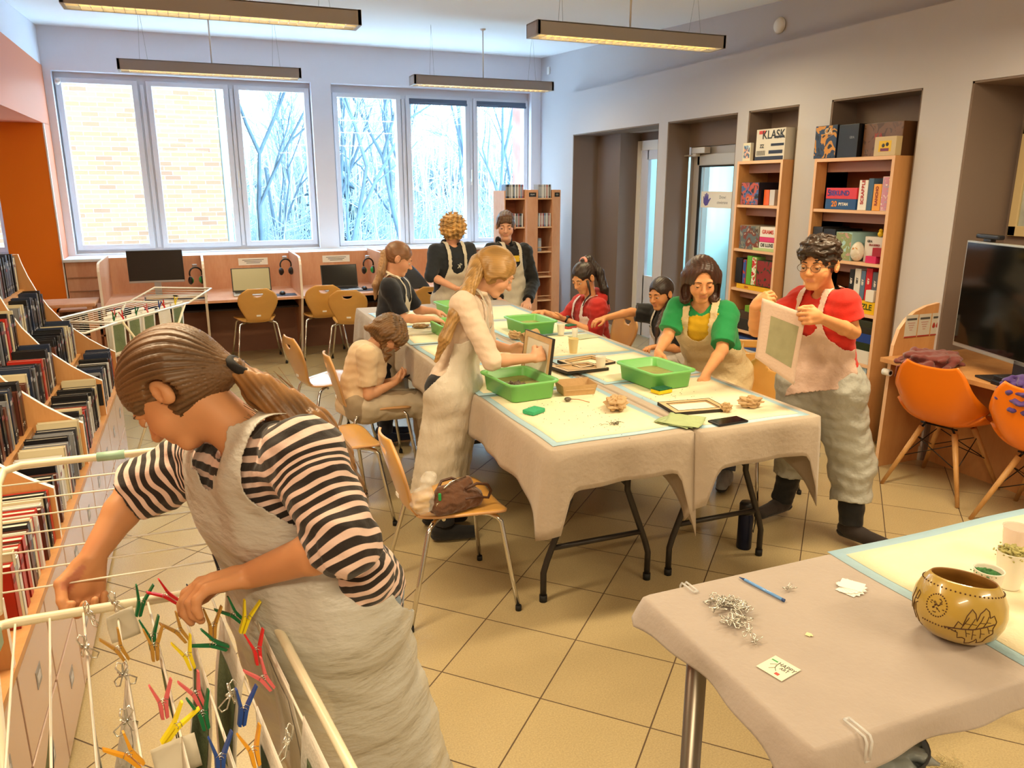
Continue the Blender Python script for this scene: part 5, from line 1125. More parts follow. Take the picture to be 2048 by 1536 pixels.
B().tube([(-.058, 0, 0), (.055, 0, 0)], .0036, 8).obj('barrel', m_pen, pn); B().tube([(.055, 0, 0), (.072, 0, -.001)], [.0034, .001], 8).obj('tip', M('pen_tip', '#2a4c86', .3), pn); B().cyl((-.062, 0, 0), .004, .006, 10, axis='x').obj('end_plug', M('pen_tip', '#2a4c86'), pn)
def wireclip():
    b = B(); r = .0009
    for s in (-1, 1):
        b.tube([(-.002, 0, .002), (-.012, s*.006, .004), (-.016, s*.004, .008), (-.012, 0, .009), (.002, s*.001, .005), (.014, s*.005, .004), (.017, s*.009, .007), (.012, s*.011, .010), (.004, s*.006, .007), (-.002, 0, .004)], r, 5)
    b.tube([(-.004, -.005, .006), (0, -.003, .009), (.001, .003, .009), (-.004, .005, .006)], r*1.2, 5)
    b.tube([(0, -.004, .005), (0, .004, .005)], .0022, 6); return b
wc = wireclip().obj('wire_clip', M('clip_wire', '#dcdad2', .25, metal=.8), None, (1.238, 1.293, ZF+.001)); tag(wc, 'single wire clip lying near the pen tip', 'clip', 'bright wire clips on the foreground table')
q = wc.copy(); COL.objects.link(q); q.location = (1.02, 1.145, ZF+.001); q.rotation_euler = (0, 0, .6); q['label'] = 'single wire clip lying between the clip heap and the drawn card'
r_ = random.Random(12)
for k in range(24):
    q = wc.copy(); COL.objects.link(q); f = r_.random(); q.location = (1.035+.03*math.sin(f*6)+r_.gauss(0, .012), 1.30-.13*f+r_.gauss(0, .008), ZF+.001+.0045*(k % 3)); q.rotation_euler = (r_.uniform(-.5, .5), r_.uniform(-.5, .5), r_.uniform(0, 6)); q.scale = (1.3,)*3; q['label'] = 'wire clip tangled in the heap of clips near the left table edge'; q['group'] = 'tangled wire clip heap'
for k in range(6):
    tag(B().box((-.027, -.023, 0), (.027, .023, .0006)).obj('blank_card', m_paper, None, (1.375+.003*k, 1.238+.002*k, ZF+.0008+.0008*k), (0, 0, .3+.37*k)), 'blank white card, %s in the fanned stack beside the pad' % ['bottom', 'second', 'third', 'fourth', 'fifth', 'top'][k], 'card', 'fanned blank cards')
cd = thing('drawn_card', 'small pale card with a drawn figure and lettering on the cloth', 'card', (1.003, 1.054, ZF+.001), -1.34); cd.scale = (1.0, 1.3, 1); B().box((-.030, -.024, 0), (.030, .024, .0008)).obj('card_sheet', M('card_cream', '#e9e6cf', .7), cd)
text(cd, 'HAPPY', (.01, .010, .0012), (0, 0, 0), .013, m_black, ext=.0001); text(cd, 'ART', (.012, .001, .0012), (0, 0, 0), .010, m_black, ext=.0001)
B().tube([(-.018, -.002, .001), (-.01, .006, .001), (-.004, -.004, .001), (.003, -.010, .001)], .0005, 4).tube([(-.012, -.012, .001), (-.005, -.004, .001), (-.008, .009, .001)], .0005, 4).obj('ink_figure', m_black, cd); B().box((.006, -.018, .0009), (.015, -.012, .0012)).obj('red_mark', M('flag_red', '#c0392f'), cd); B().box((-.026, .010, .0009), (-.012, .013, .0012)).obj('green_mark', m_grn, cd)
tag(B().box((-.006, -.005, 0), (.007, .006, .0008)).box((-.002, -.009, 0), (.003, .004, .0012)).obj('cream_scrap', M('scrap', '#e8dcae', .8), None, (1.145, 1.125, ZF+.001), (0, 0, .5)), 'tiny cream paper scrap in the middle of the cloth', 'scrap')
def clipon(x, y, rz, label):
    m = M('clear_clip', '#e9ecef', .1, alpha=.45); b = B()
    b.tube([(-.03, 0, .004), (.0, 0, .004), (.018, 0, .003), (.024, 0, -.006), (.024, 0, -.045), (.014, 0, -.05)], .0025, 6).tube([(-.03, .012, .004), (.0, .012, .004), (.018, .012, .003), (.024, .012, -.006), (.024, .012, -.045), (.014, .012, -.05)], .0025, 6).tube([(-.03, 0, .004), (-.03, .012, .004)], .0025, 6).tube([(.024, 0, -.045), (.024, .012, -.045)], .0025, 6)
    tag(b.obj('tablecloth_clamp', m, None, (x, y, ZF), (0, 0, rz)), label, 'clamp', 'clear tablecloth clamps')
clipon(1.005, FY0-.008, -PI/2, 'clear clamp gripping the cloth at the near edge of the foreground table'); clipon(1.03, FY1+.003, PI/2, 'clear clamp gripping the cloth at the far edge of the foreground table')
bn = thing('waste_bin', 'dark mesh waste bin on the floor beneath the foreground table', 'bin', (1.50, 1.22, 0)); bin_m = M('bin_mesh', '#3a3a3c', .5, metal=.4)
B().lathe([(0, 0), (.10, 0), (.105, .004), (.125, .30), (.13, .305), (.124, .306), (.102, .008), (0, .006)], n=32).obj('bin_wall', bin_m, bn); lump('bin_liner', (1.50, 1.22, .27), (.118, .118, .055), M('liner_grey', '#8e9596', .35, alpha=.75, bump=.7, bscale=25), 'grey crinkled liner bulging from the waste bin', 'bag', 9, .3, 26, .007)
r_ = random.Random(4); b = B()
for k in range(240):
    a = r_.uniform(0, 6.3); l = r_.uniform(.01, .035); x, y, z = r_.gauss(0, .028), r_.gauss(0, .022), abs(r_.gauss(0, .006)); b.tube([(x, y, z+.001), (x+l*math.cos(a), y+l*math.sin(a), z+.003+r_.random()*.006)], .0006, 3)
tag(b.obj('straw_shreds', M('straw', '#c9b98a', .6), None, (1.92, 1.30, 0)), 'tuft of pale straw shreds on the floor under the foreground table', 'straw', kind='stuff')

# ================================================================ DRYING RACKS
m_rack = M('rack_cream', '#e6dcc0', .35); m_rod2 = M('rack_rod', '#efe9da', .35); m_mint = M('mint_plastic', '#9fc2ac', .4)
def interp(a, b_, f): return Vector(a).lerp(Vector(b_), f)
rk = thing('drying_rack', 'cream folding drying rack in the left foreground hung with prints', 'drying rack', (0, 0, 0)); ZR = .90
A, Bc, Cc, Dc = Vector((-.405, 1.52, ZR)), Vector((.045, 1.505, ZR)), Vector((.215, .35, ZR)), Vector((-.235, .365, ZR))
B().tube([Bc+Vector((-.03, .001, 0)), A+Vector((.03, -.001, 0)), A+Vector((.008, -.004, 0)), A+Vector((0, -.03, 0)), Dc, Cc, Bc+Vector((.004, -.03, 0)), Bc+Vector((-.006, -.006, 0)), Bc+Vector((-.03, .001, 0))], .009, 12).obj('main_frame', m_rack, rk)
RODS = []
for k in range(8):
    f = (k+.55)/8.1; p, q = interp(A, Bc, f), interp(Dc, Cc, f); RODS.append((p, q)); B().tube([p, q], .0022, 6).obj('rod', m_rod2, rk)
WA, WB = Vector((-.434, 1.85, 1.096)), Vector((.03, 1.84, 1.096)); A2, B2 = A+Vector((0, .02, .012)), Bc+Vector((0, .02, .012))
B().tube([A2, WA+Vector((0, -.04, -.024)), WA+Vector((.008, -.01, -.006)), WA+Vector((.04, 0, 0)), WB+Vector((-.04, 0, 0)), WB+Vector((-.008, -.01, -.006)), WB+Vector((0, -.04, -.024)), B2], .0085, 12).obj('wing_frame', m_rack, rk)
for k in range(1, 8): B().tube([interp(A2, WA, k/8.2), interp(B2, WB, k/8.2)], .0018, 6).obj('rod', m_rod2, rk)
B().tube([interp(WA, WB, .40), interp(WA, WB, .52)], .0105, 12).obj('mint_sleeve', m_mint, rk); B().box(A+Vector((-.018, -.05, -.03)), A+Vector((.012, -.015, .006)), .004).obj('mint_hinge', m_mint, rk)
for p, q in ((A+Vector((.0, -.05, 0)), Vector((-.22, .45, .0))), (Dc, Vector((-.36, 1.45, .0))), (Bc+Vector((.005, -.05, 0)), Vector((.22, .45, 0))), (Cc, Vector((.07, 1.45, 0)))): B().tube([p, q], .0095, 12).obj('leg', m_rack, rk)
for y, x0, x1 in ((.45, -.22, .22), (1.45, -.36, .07)): B().tube([(x0, y, .012), (x1, y, .012)], .009, 10).obj('floor_bar', m_rack, rk)
PIN = {'green': '#0f6a3f', 'red': '#d22028', 'black': '#1b2130', 'tan': '#b98a3a', 'amber': '#d9981f', 'yellow': '#e6d01a', 'salmon': '#d9656a', 'blue': '#1f448f'}
PINME = {}
def pinmesh(c):
    if c in PINME: return PINME[c]
    b = B()
    for s in (-1, 1):
        # jaw end at the bottom (z=-.03), handles spread at the top
        prof = [(s*.0015, -.032), (s*.0065, -.030), (s*.0075, -.006), (s*.0085, .004), (s*.0190, .040), (s*.0165, .042), (s*.004, .008), (s*.0012, -.004)]
        b.prism([(x, -.0045, z) for x, z in prof], (0, .009, 0))
    me = b.me('clothespin_body'); me.materials.append(M('pin_'+c, PIN[c], .35))
    b = B()
    b.tube([(0, .0052+.0006*i/3, 0) if 0 else (.0042*math.cos(i*.9), -.0055+.0008*i, .0042*math.sin(i*.9)) for i in range(14)], .0007, 4).tube([(.008, -.0055, .006), (0, -.006, .012), (-.008, -.0055, .006)], .0007, 4); sm = b.me('pin_spring'); sm.materials.append(m_steel)
    PINME[c] = (me, sm); return PINME[c]
def pin(p, c, label, rot=(0, 0, 0), grp='clothespins on the near rack', sc=.8):
    me, sm = pinmesh(c); o = bpy.data.objects.new('clothespin', me); COL.objects.link(o); o.location = p; o.rotation_euler = rot; o.scale = (sc,)*3; tag(o, label, 'clothespin', grp); s = bpy.data.objects.new('spring', sm); COL.objects.link(s); s.parent = o; return o
pins = [((-0.158, 1.46, 0.925), 'green', 'dark green', 'by the paper tag on the near bar', .3), ((-0.113, 1.462, 0.93), 'red', 'red', 'at the near bar, left of the gripping hand', -.7), ((-0.135, 1.331, 0.925), 'green', 'green', 'beside a tan one on the third strip', .0), ((-0.129, 1.296, 0.925), 'tan', 'tan', 'overlapping a green one on the third strip', .05),
 ((-0.184, 1.31, 0.925), 'tan', 'tan', 'alone on the second strip', -.35), ((-0.091, 1.33, 0.925), 'tan', 'tan', 'above the yellow one on the fourth strip', -.45), ((-0.077, 1.245, 0.925), 'yellow', 'yellow', 'pointing up on the fourth strip', -.2), ((-0.036, 1.325, 0.925), 'tan', 'tan', 'upright below the gripping hand', .1), ((-0.035, 1.266, 0.925), 'green', 'green', 'lying across the strip below the gripping hand', -.9),
 ((0.001, 1.352, 0.925), 'green', 'green', 'left of the yellow one near the apron', -.6), ((0.021, 1.327, 0.925), 'yellow', 'yellow', 'nearest the apron', .4), ((0.031, 1.219, 0.925), 'red', 'bright red', 'on the right-hand strip', -.05), ((0.035, 1.135, 0.925), 'salmon', 'salmon', 'below the bright red one', -.45), ((-0.111, 1.13, 0.925), 'salmon', 'salmon', 'wide open on the third strip', .0), ((-0.064, 1.133, 0.925), 'salmon', 'salmon', 'above a green one on the fourth strip', -.25),
 ((-0.056, 1.08, 0.925), 'green', 'green', 'under the salmon one on the fourth strip', -.1), ((-0.093, 1.065, 0.925), 'yellow', 'yellow', 'tilted low on the third strip', .75), ((0.001, 1.069, 0.925), 'blue', 'blue', 'on the fifth strip', .2), ((-0.035, 0.975, 0.925), 'blue', 'blue', 'at the bottom edge of the photo', .1), ((-0.15, 1.027, 0.925), 'amber', 'amber', 'at the bottom of the second strip', -.5), ((0.008, 0.973, 0.925), 'amber', 'amber', 'low on the fifth strip', -.1), ((-0.062, 1.431, 0.925), 'black', 'black', 'pinched by the gripping hand', .05), ((-0.015, 1.518, 0.935), 'black', 'black', 'sticking up behind the gripping hand', .1)]
for p, c, cn_, w_, ry in pins: pin(p, c, '%s clothespin %s' % (cn_, w_), (0, ry, .25), sc=.86)
for k, (p, l) in enumerate((((-0.254, 1.466, 0.915), 'under the reaching fist'), ((-0.211, 1.486, 0.915), 'beside the paper tag on the near bar'), ((-0.244, 1.344, 0.915), 'lower on the first strip'), ((-0.174, 1.234, 0.915), 'halfway down the second strip'), ((-0.158, 1.109, 0.915), 'low on the second strip'), ((-0.01, 1.117, 0.915), 'on the fifth strip'), ((0.062, 0.981, 0.915), 'at the lower end of the right-hand strip'))):
    q = wc.copy(); COL.objects.link(q); q.location = p; q.rotation_euler = (0, 1.35, .3+.4*k); q.scale = (1.5,)*3; q['label'] = 'wire clip holding a print %s' % l; q['group'] = 'wire clips on the near rack'
m_sheetw = M('pulp_sheet_white', '#e4ddd2', .85, bump=.2, bscale=120); m_sheetg = M('pulp_sheet_green', '#6f7d5a', .9, bump=.3, bscale=120, var=.12, vscale=20); m_sheetd = M('pulp_sheet_dark', '#33452c', .9, var=.2, vscale=20)
def hang(p, d, w, h, inner, label, seed, grp, sway=.012, name='hanging_print', tilt=0.):
    """a damp sheet folded over a rod: d = direction of the rod"""
    d = Vector(d).normalized(); nrm = Vector((d.y, -d.x, 0)); r = random.Random(seed); ph = r.uniform(0, 6)
    def off(u, v): return nrm*(sway*math.sin(3*v+ph)*v+.006*math.sin(7*u+ph)*v+tilt*v)
    P = lambda u, v, e=0: tuple(Vector((0, 0, 0))+d*((u-.5)*w*(1-.08*v))+off(u, v)+nrm*e+Vector((0, 0, .012-v*h)))
    t = thing(name, label, 'paper print', p, 0, grp); solid(B().grid(lambda u, v: P(u, v), 12, 14).obj('backing_cloth', m_sheetw, t), .0009, 0)
    m = {'g': m_sheetg, 'd': m_sheetd, 'w': m_sheetw}[inner]
    for e in (.0016, -.0016): B().grid(lambda u, v: P(.14+.72*u, .16+.72*v, e), 8, 10).obj('pulp_panel', m, t)
    return t
lab = ['first', 'second', 'third', 'fourth', 'fifth', 'sixth', 'seventh']
hs_ = [(1, .25, 'g', .17, .26), (2, .36, 'g', .19, .27), (3, .28, 'w', .18, .26), (3, .52, 'g', .18, .27), (4, .22, 'g', .2, .28), (4, .48, 'g', .2, .27), (5, .22, 'g', .2, .3), (5, .48, 'g', .2, .3), (6, .20, 'g', .2, .3), (6, .45, 'd', .2, .28), (7, .24, 'w', .22, .3), (7, .50, 'g', .22, .3)]
cnt = {}
for i, (k, f, inn, w_, h_) in enumerate(hs_):
    p, q = RODS[k]; c_ = interp(p, q, f); cnt[k] = cnt.get(k, 0)+1
    hang(c_, q-p, w_, h_, inn, 'limp handmade print on the %s rod of the near rack, %s' % (lab[k-1], ['nearer the bar', 'farther from the bar'][cnt[k]-1]), i, 'prints hung on the near rack', .014, tilt=(.03, -.02, .04)[i % 3])
for (p, w_, h_, rz, l) in (((-0.194, 1.455, 0.915), .05, .055, .5, 'translucent paper tag clipped to the near bar'), ((-0.097, 1.051, 0.91), .06, .05, .2, 'white paper tag under the tilted yellow clothespin')):
    solid(tag(B().grid(lambda u, v: ((u-.5)*w_+.004*v, .006*math.sin(3*v+2*u), -v*h_), 6, 6).obj('paper_tag', M('tag_paper', '#ded6c4', .8, alpha=.9), None, p, (0, 0, rz)), l, 'tag'), .0006)
# the second rack
r2 = thing('drying_rack', 'white folding drying rack between the bookcase and the carrels, with green prints', 'drying rack', (0, 0, 0)); z2 = .86
P0, P1 = Vector((-.50, 5.29, z2)), Vector((-.09, 6.03, z2)); dd = (P1-P0).normalized(); nn = Vector((-dd.y, dd.x, 0))*.46; P2, P3 = P1+nn, P0+nn
m_rk2 = M('rack_white', '#eef0f0', .35)
B().tube([P0, P1, P2, P3], .008, 10, closed=True).obj('main_frame', m_rk2, r2)
for k in range(1, 9): B().tube([interp(P0, P3, k/9), interp(P1, P2, k/9)], .002, 6).obj('rod', m_rk2, r2)
Q1, Q2 = P1+dd*.34+Vector((0, 0, .06)), P2+dd*.34+Vector((0, 0, .06)); B().tube([P1, Q1, Q2, P2], .007, 10).obj('wing_frame', m_rk2, r2)
for k in range(1, 6): B().tube([interp(P1, Q1, k/6), interp(P2, Q2, k/6)], .002, 6).obj('rod', m_rk2, r2)
Q3, Q4 = P0-dd*.30+Vector((0, 0, -.01)), P3-dd*.30+Vector((0, 0, -.01)); B().tube([P0, Q3, Q4, P3], .007, 10).obj('wing_frame', m_rk2, r2)
for k in range(1, 5): B().tube([interp(P0, Q3, k/5), interp(P3, Q4, k/5)], .002, 6).obj('rod', m_rk2, r2)
for s in (0, 1):
    a, b_ = (P0, P1) if s == 0 else (P3, P2); B().tube([a+dd*.05, b_-dd*.05-Vector((0, 0, z2-.01))], .008, 10).tube([b_-dd*.05, a+dd*.05-Vector((0, 0, z2-.01))], .008, 10).obj('leg', m_rack, r2)
for i, (f, k, inn) in enumerate(((.10, 1, 'g'), (.30, 1, 'g'), (.50, 1, 'g'), (.72, 1, 'w'), (.92, 1, 'g'), (.2, 3, 'w'), (.55, 3, 'w'), (.42, 5, 'w'))):
    c_ = interp(interp(P0, P3, k/9), interp(P1, P2, k/9), f); hang(c_, dd, .15, .24, inn, '%s print hung on the far rack, %s' % ('green-panelled' if inn == 'g' else 'white', ['at its left end', 'second from its left end', 'in its middle', 'second from its right end', 'at its right end', 'in the second row, left', 'in the second row, right', 'in the third row'][i]), 40+i, 'prints hung on the far rack', .004)
for i, (f, k, c) in enumerate(((.06, 1, 'green'), (.16, 1, 'red'), (.34, 1, 'green'), (.48, 1, 'salmon'), (.66, 1, 'blue'), (.72, 1, 'red'), (.9, 1, 'yellow'), (.25, 3, 'salmon'))):
    c_ = interp(interp(P0, P3, k/9), interp(P1, P2, k/9), f); pin(c_+Vector((0, 0, .02)), c, '%s clothespin on the far rack, %s' % (c, ['at its left end', 'above the left prints', 'between second and third print', 'over the middle print', 'right of the middle print', 'next to the blue one', 'at its right end', 'in the second row'][i]), (0, .3*(-1)**i, .8), 'clothespins on the far rack')
# held frame placed over the tray
HFRAME.location = (1.452, 3.28, 0.896); HFRAME.rotation_euler = (0, PI/2+.12, .06)

# ================================================================ PEOPLE
_prim0 = prim
def prim(p, P):
    if p[0] == 'k':       # capsule cut flat at its end
        a, b, ra, rb = p[1:5]; ab = b-a; L_ = np.linalg.norm(ab)+1e-9; t = np.clip(((P-a) @ ab)/L_**2, 0, 1)
        d = np.linalg.norm(P-a-t[:, None]*ab, axis=1)-(ra+(rb-ra)*t); return np.maximum(d, ((P-b) @ ab)/L_)
    return _prim0(p, P)
_b0 = bounds
def bounds(prims, pad=.04): return _b0([('c',)+tuple(p[1:]) if p[0] == 'k' else p for p in prims], pad)
def cut(a, b, ra, rb=None, k=.02): return ('k', np.array(a, float), np.array(b, float), ra, ra if rb is None else rb, k, False)
nz = lambda v: np.array(v, float)/(np.linalg.norm(v)+1e-12)
mixp = lambda a, b, t: np.array(a, float)*(1-t)+np.array(b, float)*t
rgb = lambda h: np.array(hexc(h)[:3])
m_skin = M('skin', None, .5, attr='Col', sss=.12, spec=.35); m_hair = M('hair', None, .42, attr='Col', spec=.5); m_fab = M('fabric', None, .85, attr='Col', bump=.12, bscale=160, sheen=.15)
def stripe_mat():
    m = M('striped_jersey', None, .85, attr='Col', bump=.12, bscale=160, sheen=.15); nt = m.node_tree; N = nt.nodes; L = nt.links; at = [n for n in N if n.type == 'ATTRIBUTE'][0]
    sp = N.new('ShaderNodeSeparateColor'); mm = N.new('ShaderNodeMath'); mm.operation = 'MULTIPLY'; mm.inputs[1].default_value = 1/.0215; fr = N.new('ShaderNodeMath'); fr.operation = 'FRACT'; cr = N.new('ShaderNodeValToRGB'); e = cr.color_ramp.elements
    e[0].position = .0; e[0].color = hexc('#241b18'); e[1].position = .52; e[1].color = hexc('#241b18'); a = e.new(.56); a.color = hexc('#e4c6ba'); b = e.new(.96); b.color = hexc('#e4c6ba'); c = e.new(1.0); c.color = hexc('#241b18')
    L.new(at.outputs['Color'], sp.inputs[0]); L.new(sp.outputs[0], mm.inputs[0]); L.new(mm.outputs[0], fr.inputs[0]); L.new(fr.outputs[0], cr.inputs['Fac']); L.new(cr.outputs['Color'], N['Principled BSDF'].inputs['Base Color']); return m
m_stripe = stripe_mat()
m_apron = M('apron_film', '#d6cdbd', .40, bump=.6, bscale=13, alpha=.93, stretch=(1, 1, .5), bdist=.03); m_apron1 = M('apron_film_thin', '#d8d6ce', .36, bump=.7, bscale=12, alpha=.70, stretch=(.7, .7, 1.6), bdist=.03)
m_eye = M('eye_white', '#d9cfc8', .2); m_iris = M('iris_brown', '#2c1a10', .1); m_lens = m_glass
def rotm(f, u):
    f = nz(f); u = np.array(u, float); r = nz(np.cross(f, u)); u = np.cross(r, f); return np.stack([r, f, u], 1)
class Person:
    def __init__(s, label, origin, J, S=1., skin='#dba886', h=.006, fat=1., hs=None, lid=.0045):
        s.lid = lid
        s.J = {k: np.array(v, float) for k, v in J.items() if k not in ('hf', 'hu')}; s.S = S; s.h = h; s.fat = fat; s.skin = rgb(skin)
        s.root = thing('person', label, 'person', (origin[0], origin[1], 0)); s.o = np.array((origin[0], origin[1], 0.))
        J_ = s.J; s.sc = (J_['shL']+J_['shR'])/2; s.hc = (J_['hipL']+J_['hipR'])/2; s.left = nz(J_['shL']-J_['shR']); s.up = nz(s.sc-s.hc); s.fwd = nz(np.cross(s.left, s.up))
        hl = nz(J_['hipL']-J_['hipR']); s.hleft = hl; s.H = J_['head']; s.HR = rotm(J['hf'], J['hu']); s.hs = hs or S; s.body = []
    def lp(s, x, y, z): return s.H+s.HR @ (np.array((x, y, z))*s.hs)
    def torso(s, inf=0., low=.0):
        S = s.S; f = s.fat; sc, hc, l, u, w = s.sc, s.hc, s.left, s.up, s.fwd
        out = []
        for sg in (-1, 1):
            out.append(cap(sc+l*sg*.062*S*f-u*.05*S, hc+s.hleft*sg*.058*S*f+u*.02*S, (.070*f*S+inf), (.074*f*S+inf), k=.05))
        out.append(cap(s.J['shL']-u*.012*S, s.J['shR']-u*.012*S, .044*S+inf, k=.045)); out.append(cap(s.J['hipL'], s.J['hipR'], .080*S*f+inf, k=.05))
        out.append(ell(sc-u*.11*S+w*.028*S, (.10*S*f+inf, .062*S+inf, .085*S+inf), R=np.stack([l, w, u], 1), k=.05))
        return out
    def arm(s, side, inf=0.):
        J, S = s.J, s.S; sh, el, wr = J['sh'+side], J['el'+side], J['wr'+side]; m = mixp(el, wr, .3)
        return [cap(sh, el, .040*S+inf, .031*S+inf, k=.03), cap(el, m, .031*S+inf, .031*S+inf, k=.012), cap(m, wr, .031*S+inf, .0205*S+inf, k=.012)]
    def leg(s, side, inf=0.):
        J, S = s.J, s.S; hp, kn, an = J['hip'+side], J['kn'+side], J['an'+side]; m = mixp(kn, an, .3)
        return [cap(hp, kn, .068*S+inf, .046*S+inf, k=.04), cap(kn, m, .046*S+inf, .046*S+inf, k=.015), cap(m, an, .046*S+inf, .031*S+inf, k=.015)]
    def hand(s, side, d, n, curl=.5, spread=.12, thumb=.5, straight=None, sc=1.):
        wr = s.J['wr'+side]; S = s.S*sc; d = nz(d); n = nz(np.array(n)-d*np.dot(n, d)); t = np.cross(d, n)*(1 if side == 'R' else -1)
        P = []; L = .072*S; ks = []
        for i, o in enumerate((.027, .009, -.009, -.026)):
            kn = wr+d*(L-(.004, 0, .003, .009)[i]*S)+t*o*S; ks.append(kn); P.append(cap(wr+t*o*.55*S+d*.008*S, kn, .0125*S, .0098*S, k=.010))
        P.append(cap(wr+d*.02*S+t*.008*S, wr+d*.05*S+t*.004*S, .016*S, k=.012))
        for i, (o, ln) in enumerate(zip((.027, .009, -.009, -.026), (.058, .066, .061, .046))):
            c = (straight[i] if straight else curl); a = c*.9; p = ks[i]; fd = nz(d+t*spread*(1.5-i)*.55); r0 = .0083*S
            for seg, (fr, rr_) in enumerate(((.44, .0078), (.31, .0072), (.25, .0064))):
                q = p+(fd*math.cos(a)+n*math.sin(a))*ln*fr*S; P.append(cap(p, q, r0, rr_*S, k=.003)); p = q; r0 = rr_*S; a += c*(1.1 if seg == 0 else .7)
        b0 = wr+d*.018*S+t*.018*S; b1 = b0+nz(d*.65+t*.75+n*.35)*.034*S; b2 = b1+nz(d*(.9)+t*(.45-thumb*.7)+n*(.3+thumb*.6))*.030*S; b3 = b2+nz(d*1.0-t*thumb*.5+n*(.2+thumb*.4))*.022*S
        P += [cap(b0, b1, .0145*S, .0105*S, k=.010), cap(b1, b2, .0100*S, .0088*S, k=.004), cap(b2, b3, .0088*S, .0072*S, k=.003)]
        return P
    def headprims(s):
        H, R, q = s.H, s.HR, s.hs; p = s.lp; E = lambda c, r, k=.015, sub=False: ell(p(*c), np.array(r)*q, R, k, sub); C_ = lambda a, b, ra, rb=None, k=.01, sub=False: cap(p(*a), p(*b), ra*q, (rb if rb is not None else ra)*q, k, sub)
        return [E((0, -.012, .03), (.071, .088, .082)), E((0, .028, -.03), (.053, .058, .068), .03), C_((-.012, .064, -.086), (.012, .064, -.086), .0165, k=.025), E((-.034, .052, -.03), (.025, .028, .028), .02), E((.034, .052, -.03), (.025, .028, .028), .02),
                C_((0, .080, .012), (0, .103, -.024), .0075, .0115, .008), E((-.0105, .095, -.027), (.008, .009, .007), .006), E((.0105, .095, -.027), (.008, .009, .007), .006), C_((-.034, .072, .022), (.034, .072, .022), .012, k=.014),
                E((-.031, .091, .004), (.0145, .010, .0085), .008, True), E((.031, .091, .004), (.0145, .010, .0085), .008, True),
                C_((-.019, .079, -.0515), (.019, .079, -.0515), .0058, k=.006), C_((-.015, .079, -.0605), (.015, .079, -.0605), .0072, k=.006), C_((-.022, .090, -.0555), (.022, .090, -.0555), .0018, k=.003, sub=True),
                E((-.074, -.012, -.004), (.011, .019, .030), .006), E((.074, -.012, -.004), (.011, .019, .030), .006), E((-.086, -.007, .004), (.010, .010, .015), .003, True), E((.086, -.007, .004), (.010, .010, .015), .003, True), E((-.085, -.002, -.012), (.009, .006, .008), .003, True), E((.085, -.002, -.012), (.009, .006, .008), .003, True),
                cap(s.J['neck']+s.up*.0, s.lp(0, -.022, -.06), .043*s.S, .040*s.S, k=.028)]
    def build_body(s, hands=(), name='body', legs=True):
        pr = s.torso(-.004)+s.arm('L')+s.arm('R')+(s.leg('L')+s.leg('R') if legs else [])+s.headprims()
        for h_ in hands: pr += h_
        s.allprims = pr; lo, hi = bounds([p for p in pr], .02); base = s.skin; lipc = rgb('#b5615a'); H, R, q = s.H, s.HR, s.hs
        # local culling keeps the evaluation cheap
        def col(P):
            c = np.tile(base, (len(P), 1)); L = ((P-H) @ R)/q; n_ = noise3(P, 60)*.04+noise3(P, 14, 2)*.05; c = c*(1+n_)[:, None]
            lip = (np.abs(L[:, 0]) < .020*(1-((L[:, 2]+.056)/.013)**2*.5)) & (np.abs(L[:, 2]+.056) < .0085) & (L[:, 1] > .070); c[lip] = c[lip]*.5+lipc*.5
            chk = np.exp(-((np.abs(L[:, 0])-.038)**2+(L[:, 2]+.03)**2)/.0005)*(L[:, 1] > .03); c = c*(1-.18*chk[:, None]*np.array([0, .5, .5])); return np.clip(c, 0, 1)
        me = sdf_mesh(name, lambda P: cull_field(pr, P), lo, hi, s.h, color=col, origin=s.o); b = link(name, me, m_skin, s.root)
        # eyes and brows
        for sg in (-1, 1):
            c = s.lp(sg*.031, .0765, .004); bb = B(); r = .0122*q; bmesh.ops.create_icosphere(bb.bm, subdivisions=3, radius=r)
            gz = Vector(nz(s.HR @ np.array((sg*.05, 1, -.35))))
            for f in bb.bm.faces:
                f.smooth = True
                if f.calc_center_median().normalized().dot(gz) > .82: f.material_index = 1
            bb.obj('eye', [m_eye, m_iris], s.root, tuple(c-s.o))
            lid = [ell(c, (.0136*q, .0136*q, .0136*q), k=.001)]
            cutp = s.lp(sg*.031, .0775, s.lid); nn_ = s.HR @ nz(np.array((0, .25, 1)))
            me = sdf_mesh('eyelid', lambda P: np.maximum(field(lid, P), -((P-cutp) @ nn_)), c-.02, c+.02, .0022, color=lambda P: np.tile(base*.92, (len(P), 1)), origin=s.o); link('eyelid', me, m_skin, s.root)
        return b
    def brows(s, colr):
        for sg in (-1, 1): B().tube([s.lp(sg*.014, .0865, .0225)-s.o, s.lp(sg*.031, .087, .027)-s.o, s.lp(sg*.048, .075, .021)-s.o], [.0022*s.hs, .0028*s.hs, .001], 6).obj('eyebrow', M('brow_'+colr.strip('#'), colr, .7), s.root)
    def hair(s, prims, colr, flow=(0, 0, 1), amp=.0022, fr=420., name='hair', face=True, h=None, curl=0., light=.35, pole=None, low=False):
        p = s.lp; q = s.hs; base = [ell(p(0, -.014, .033), np.array((.079, .099, .092))*q, s.HR, .02)] if face else []
        sub = ([ell(p(0, .098, -.045), np.array((.062, .064, .098))*q, s.HR, .008, True)]+[ell(p(x, .045, -.055), np.array((.03, .055, .05))*q, s.HR, .008, True) for x in (-.08, .08)] if low else [ell(p(0, .102, -.035), np.array((.066, .068, .104))*q, s.HR, .008, True)]+[ell(p(x, .056, -.034), np.array((.036, .052, .062))*q, s.HR, .008, True) for x in (-.078, .078)]) if face else []
        pr = base+[x for x in prims if x[6] == False and x[5] != -1]+sub+[x[:5]+(.012, x[6]) for x in prims if x[5] == -1]
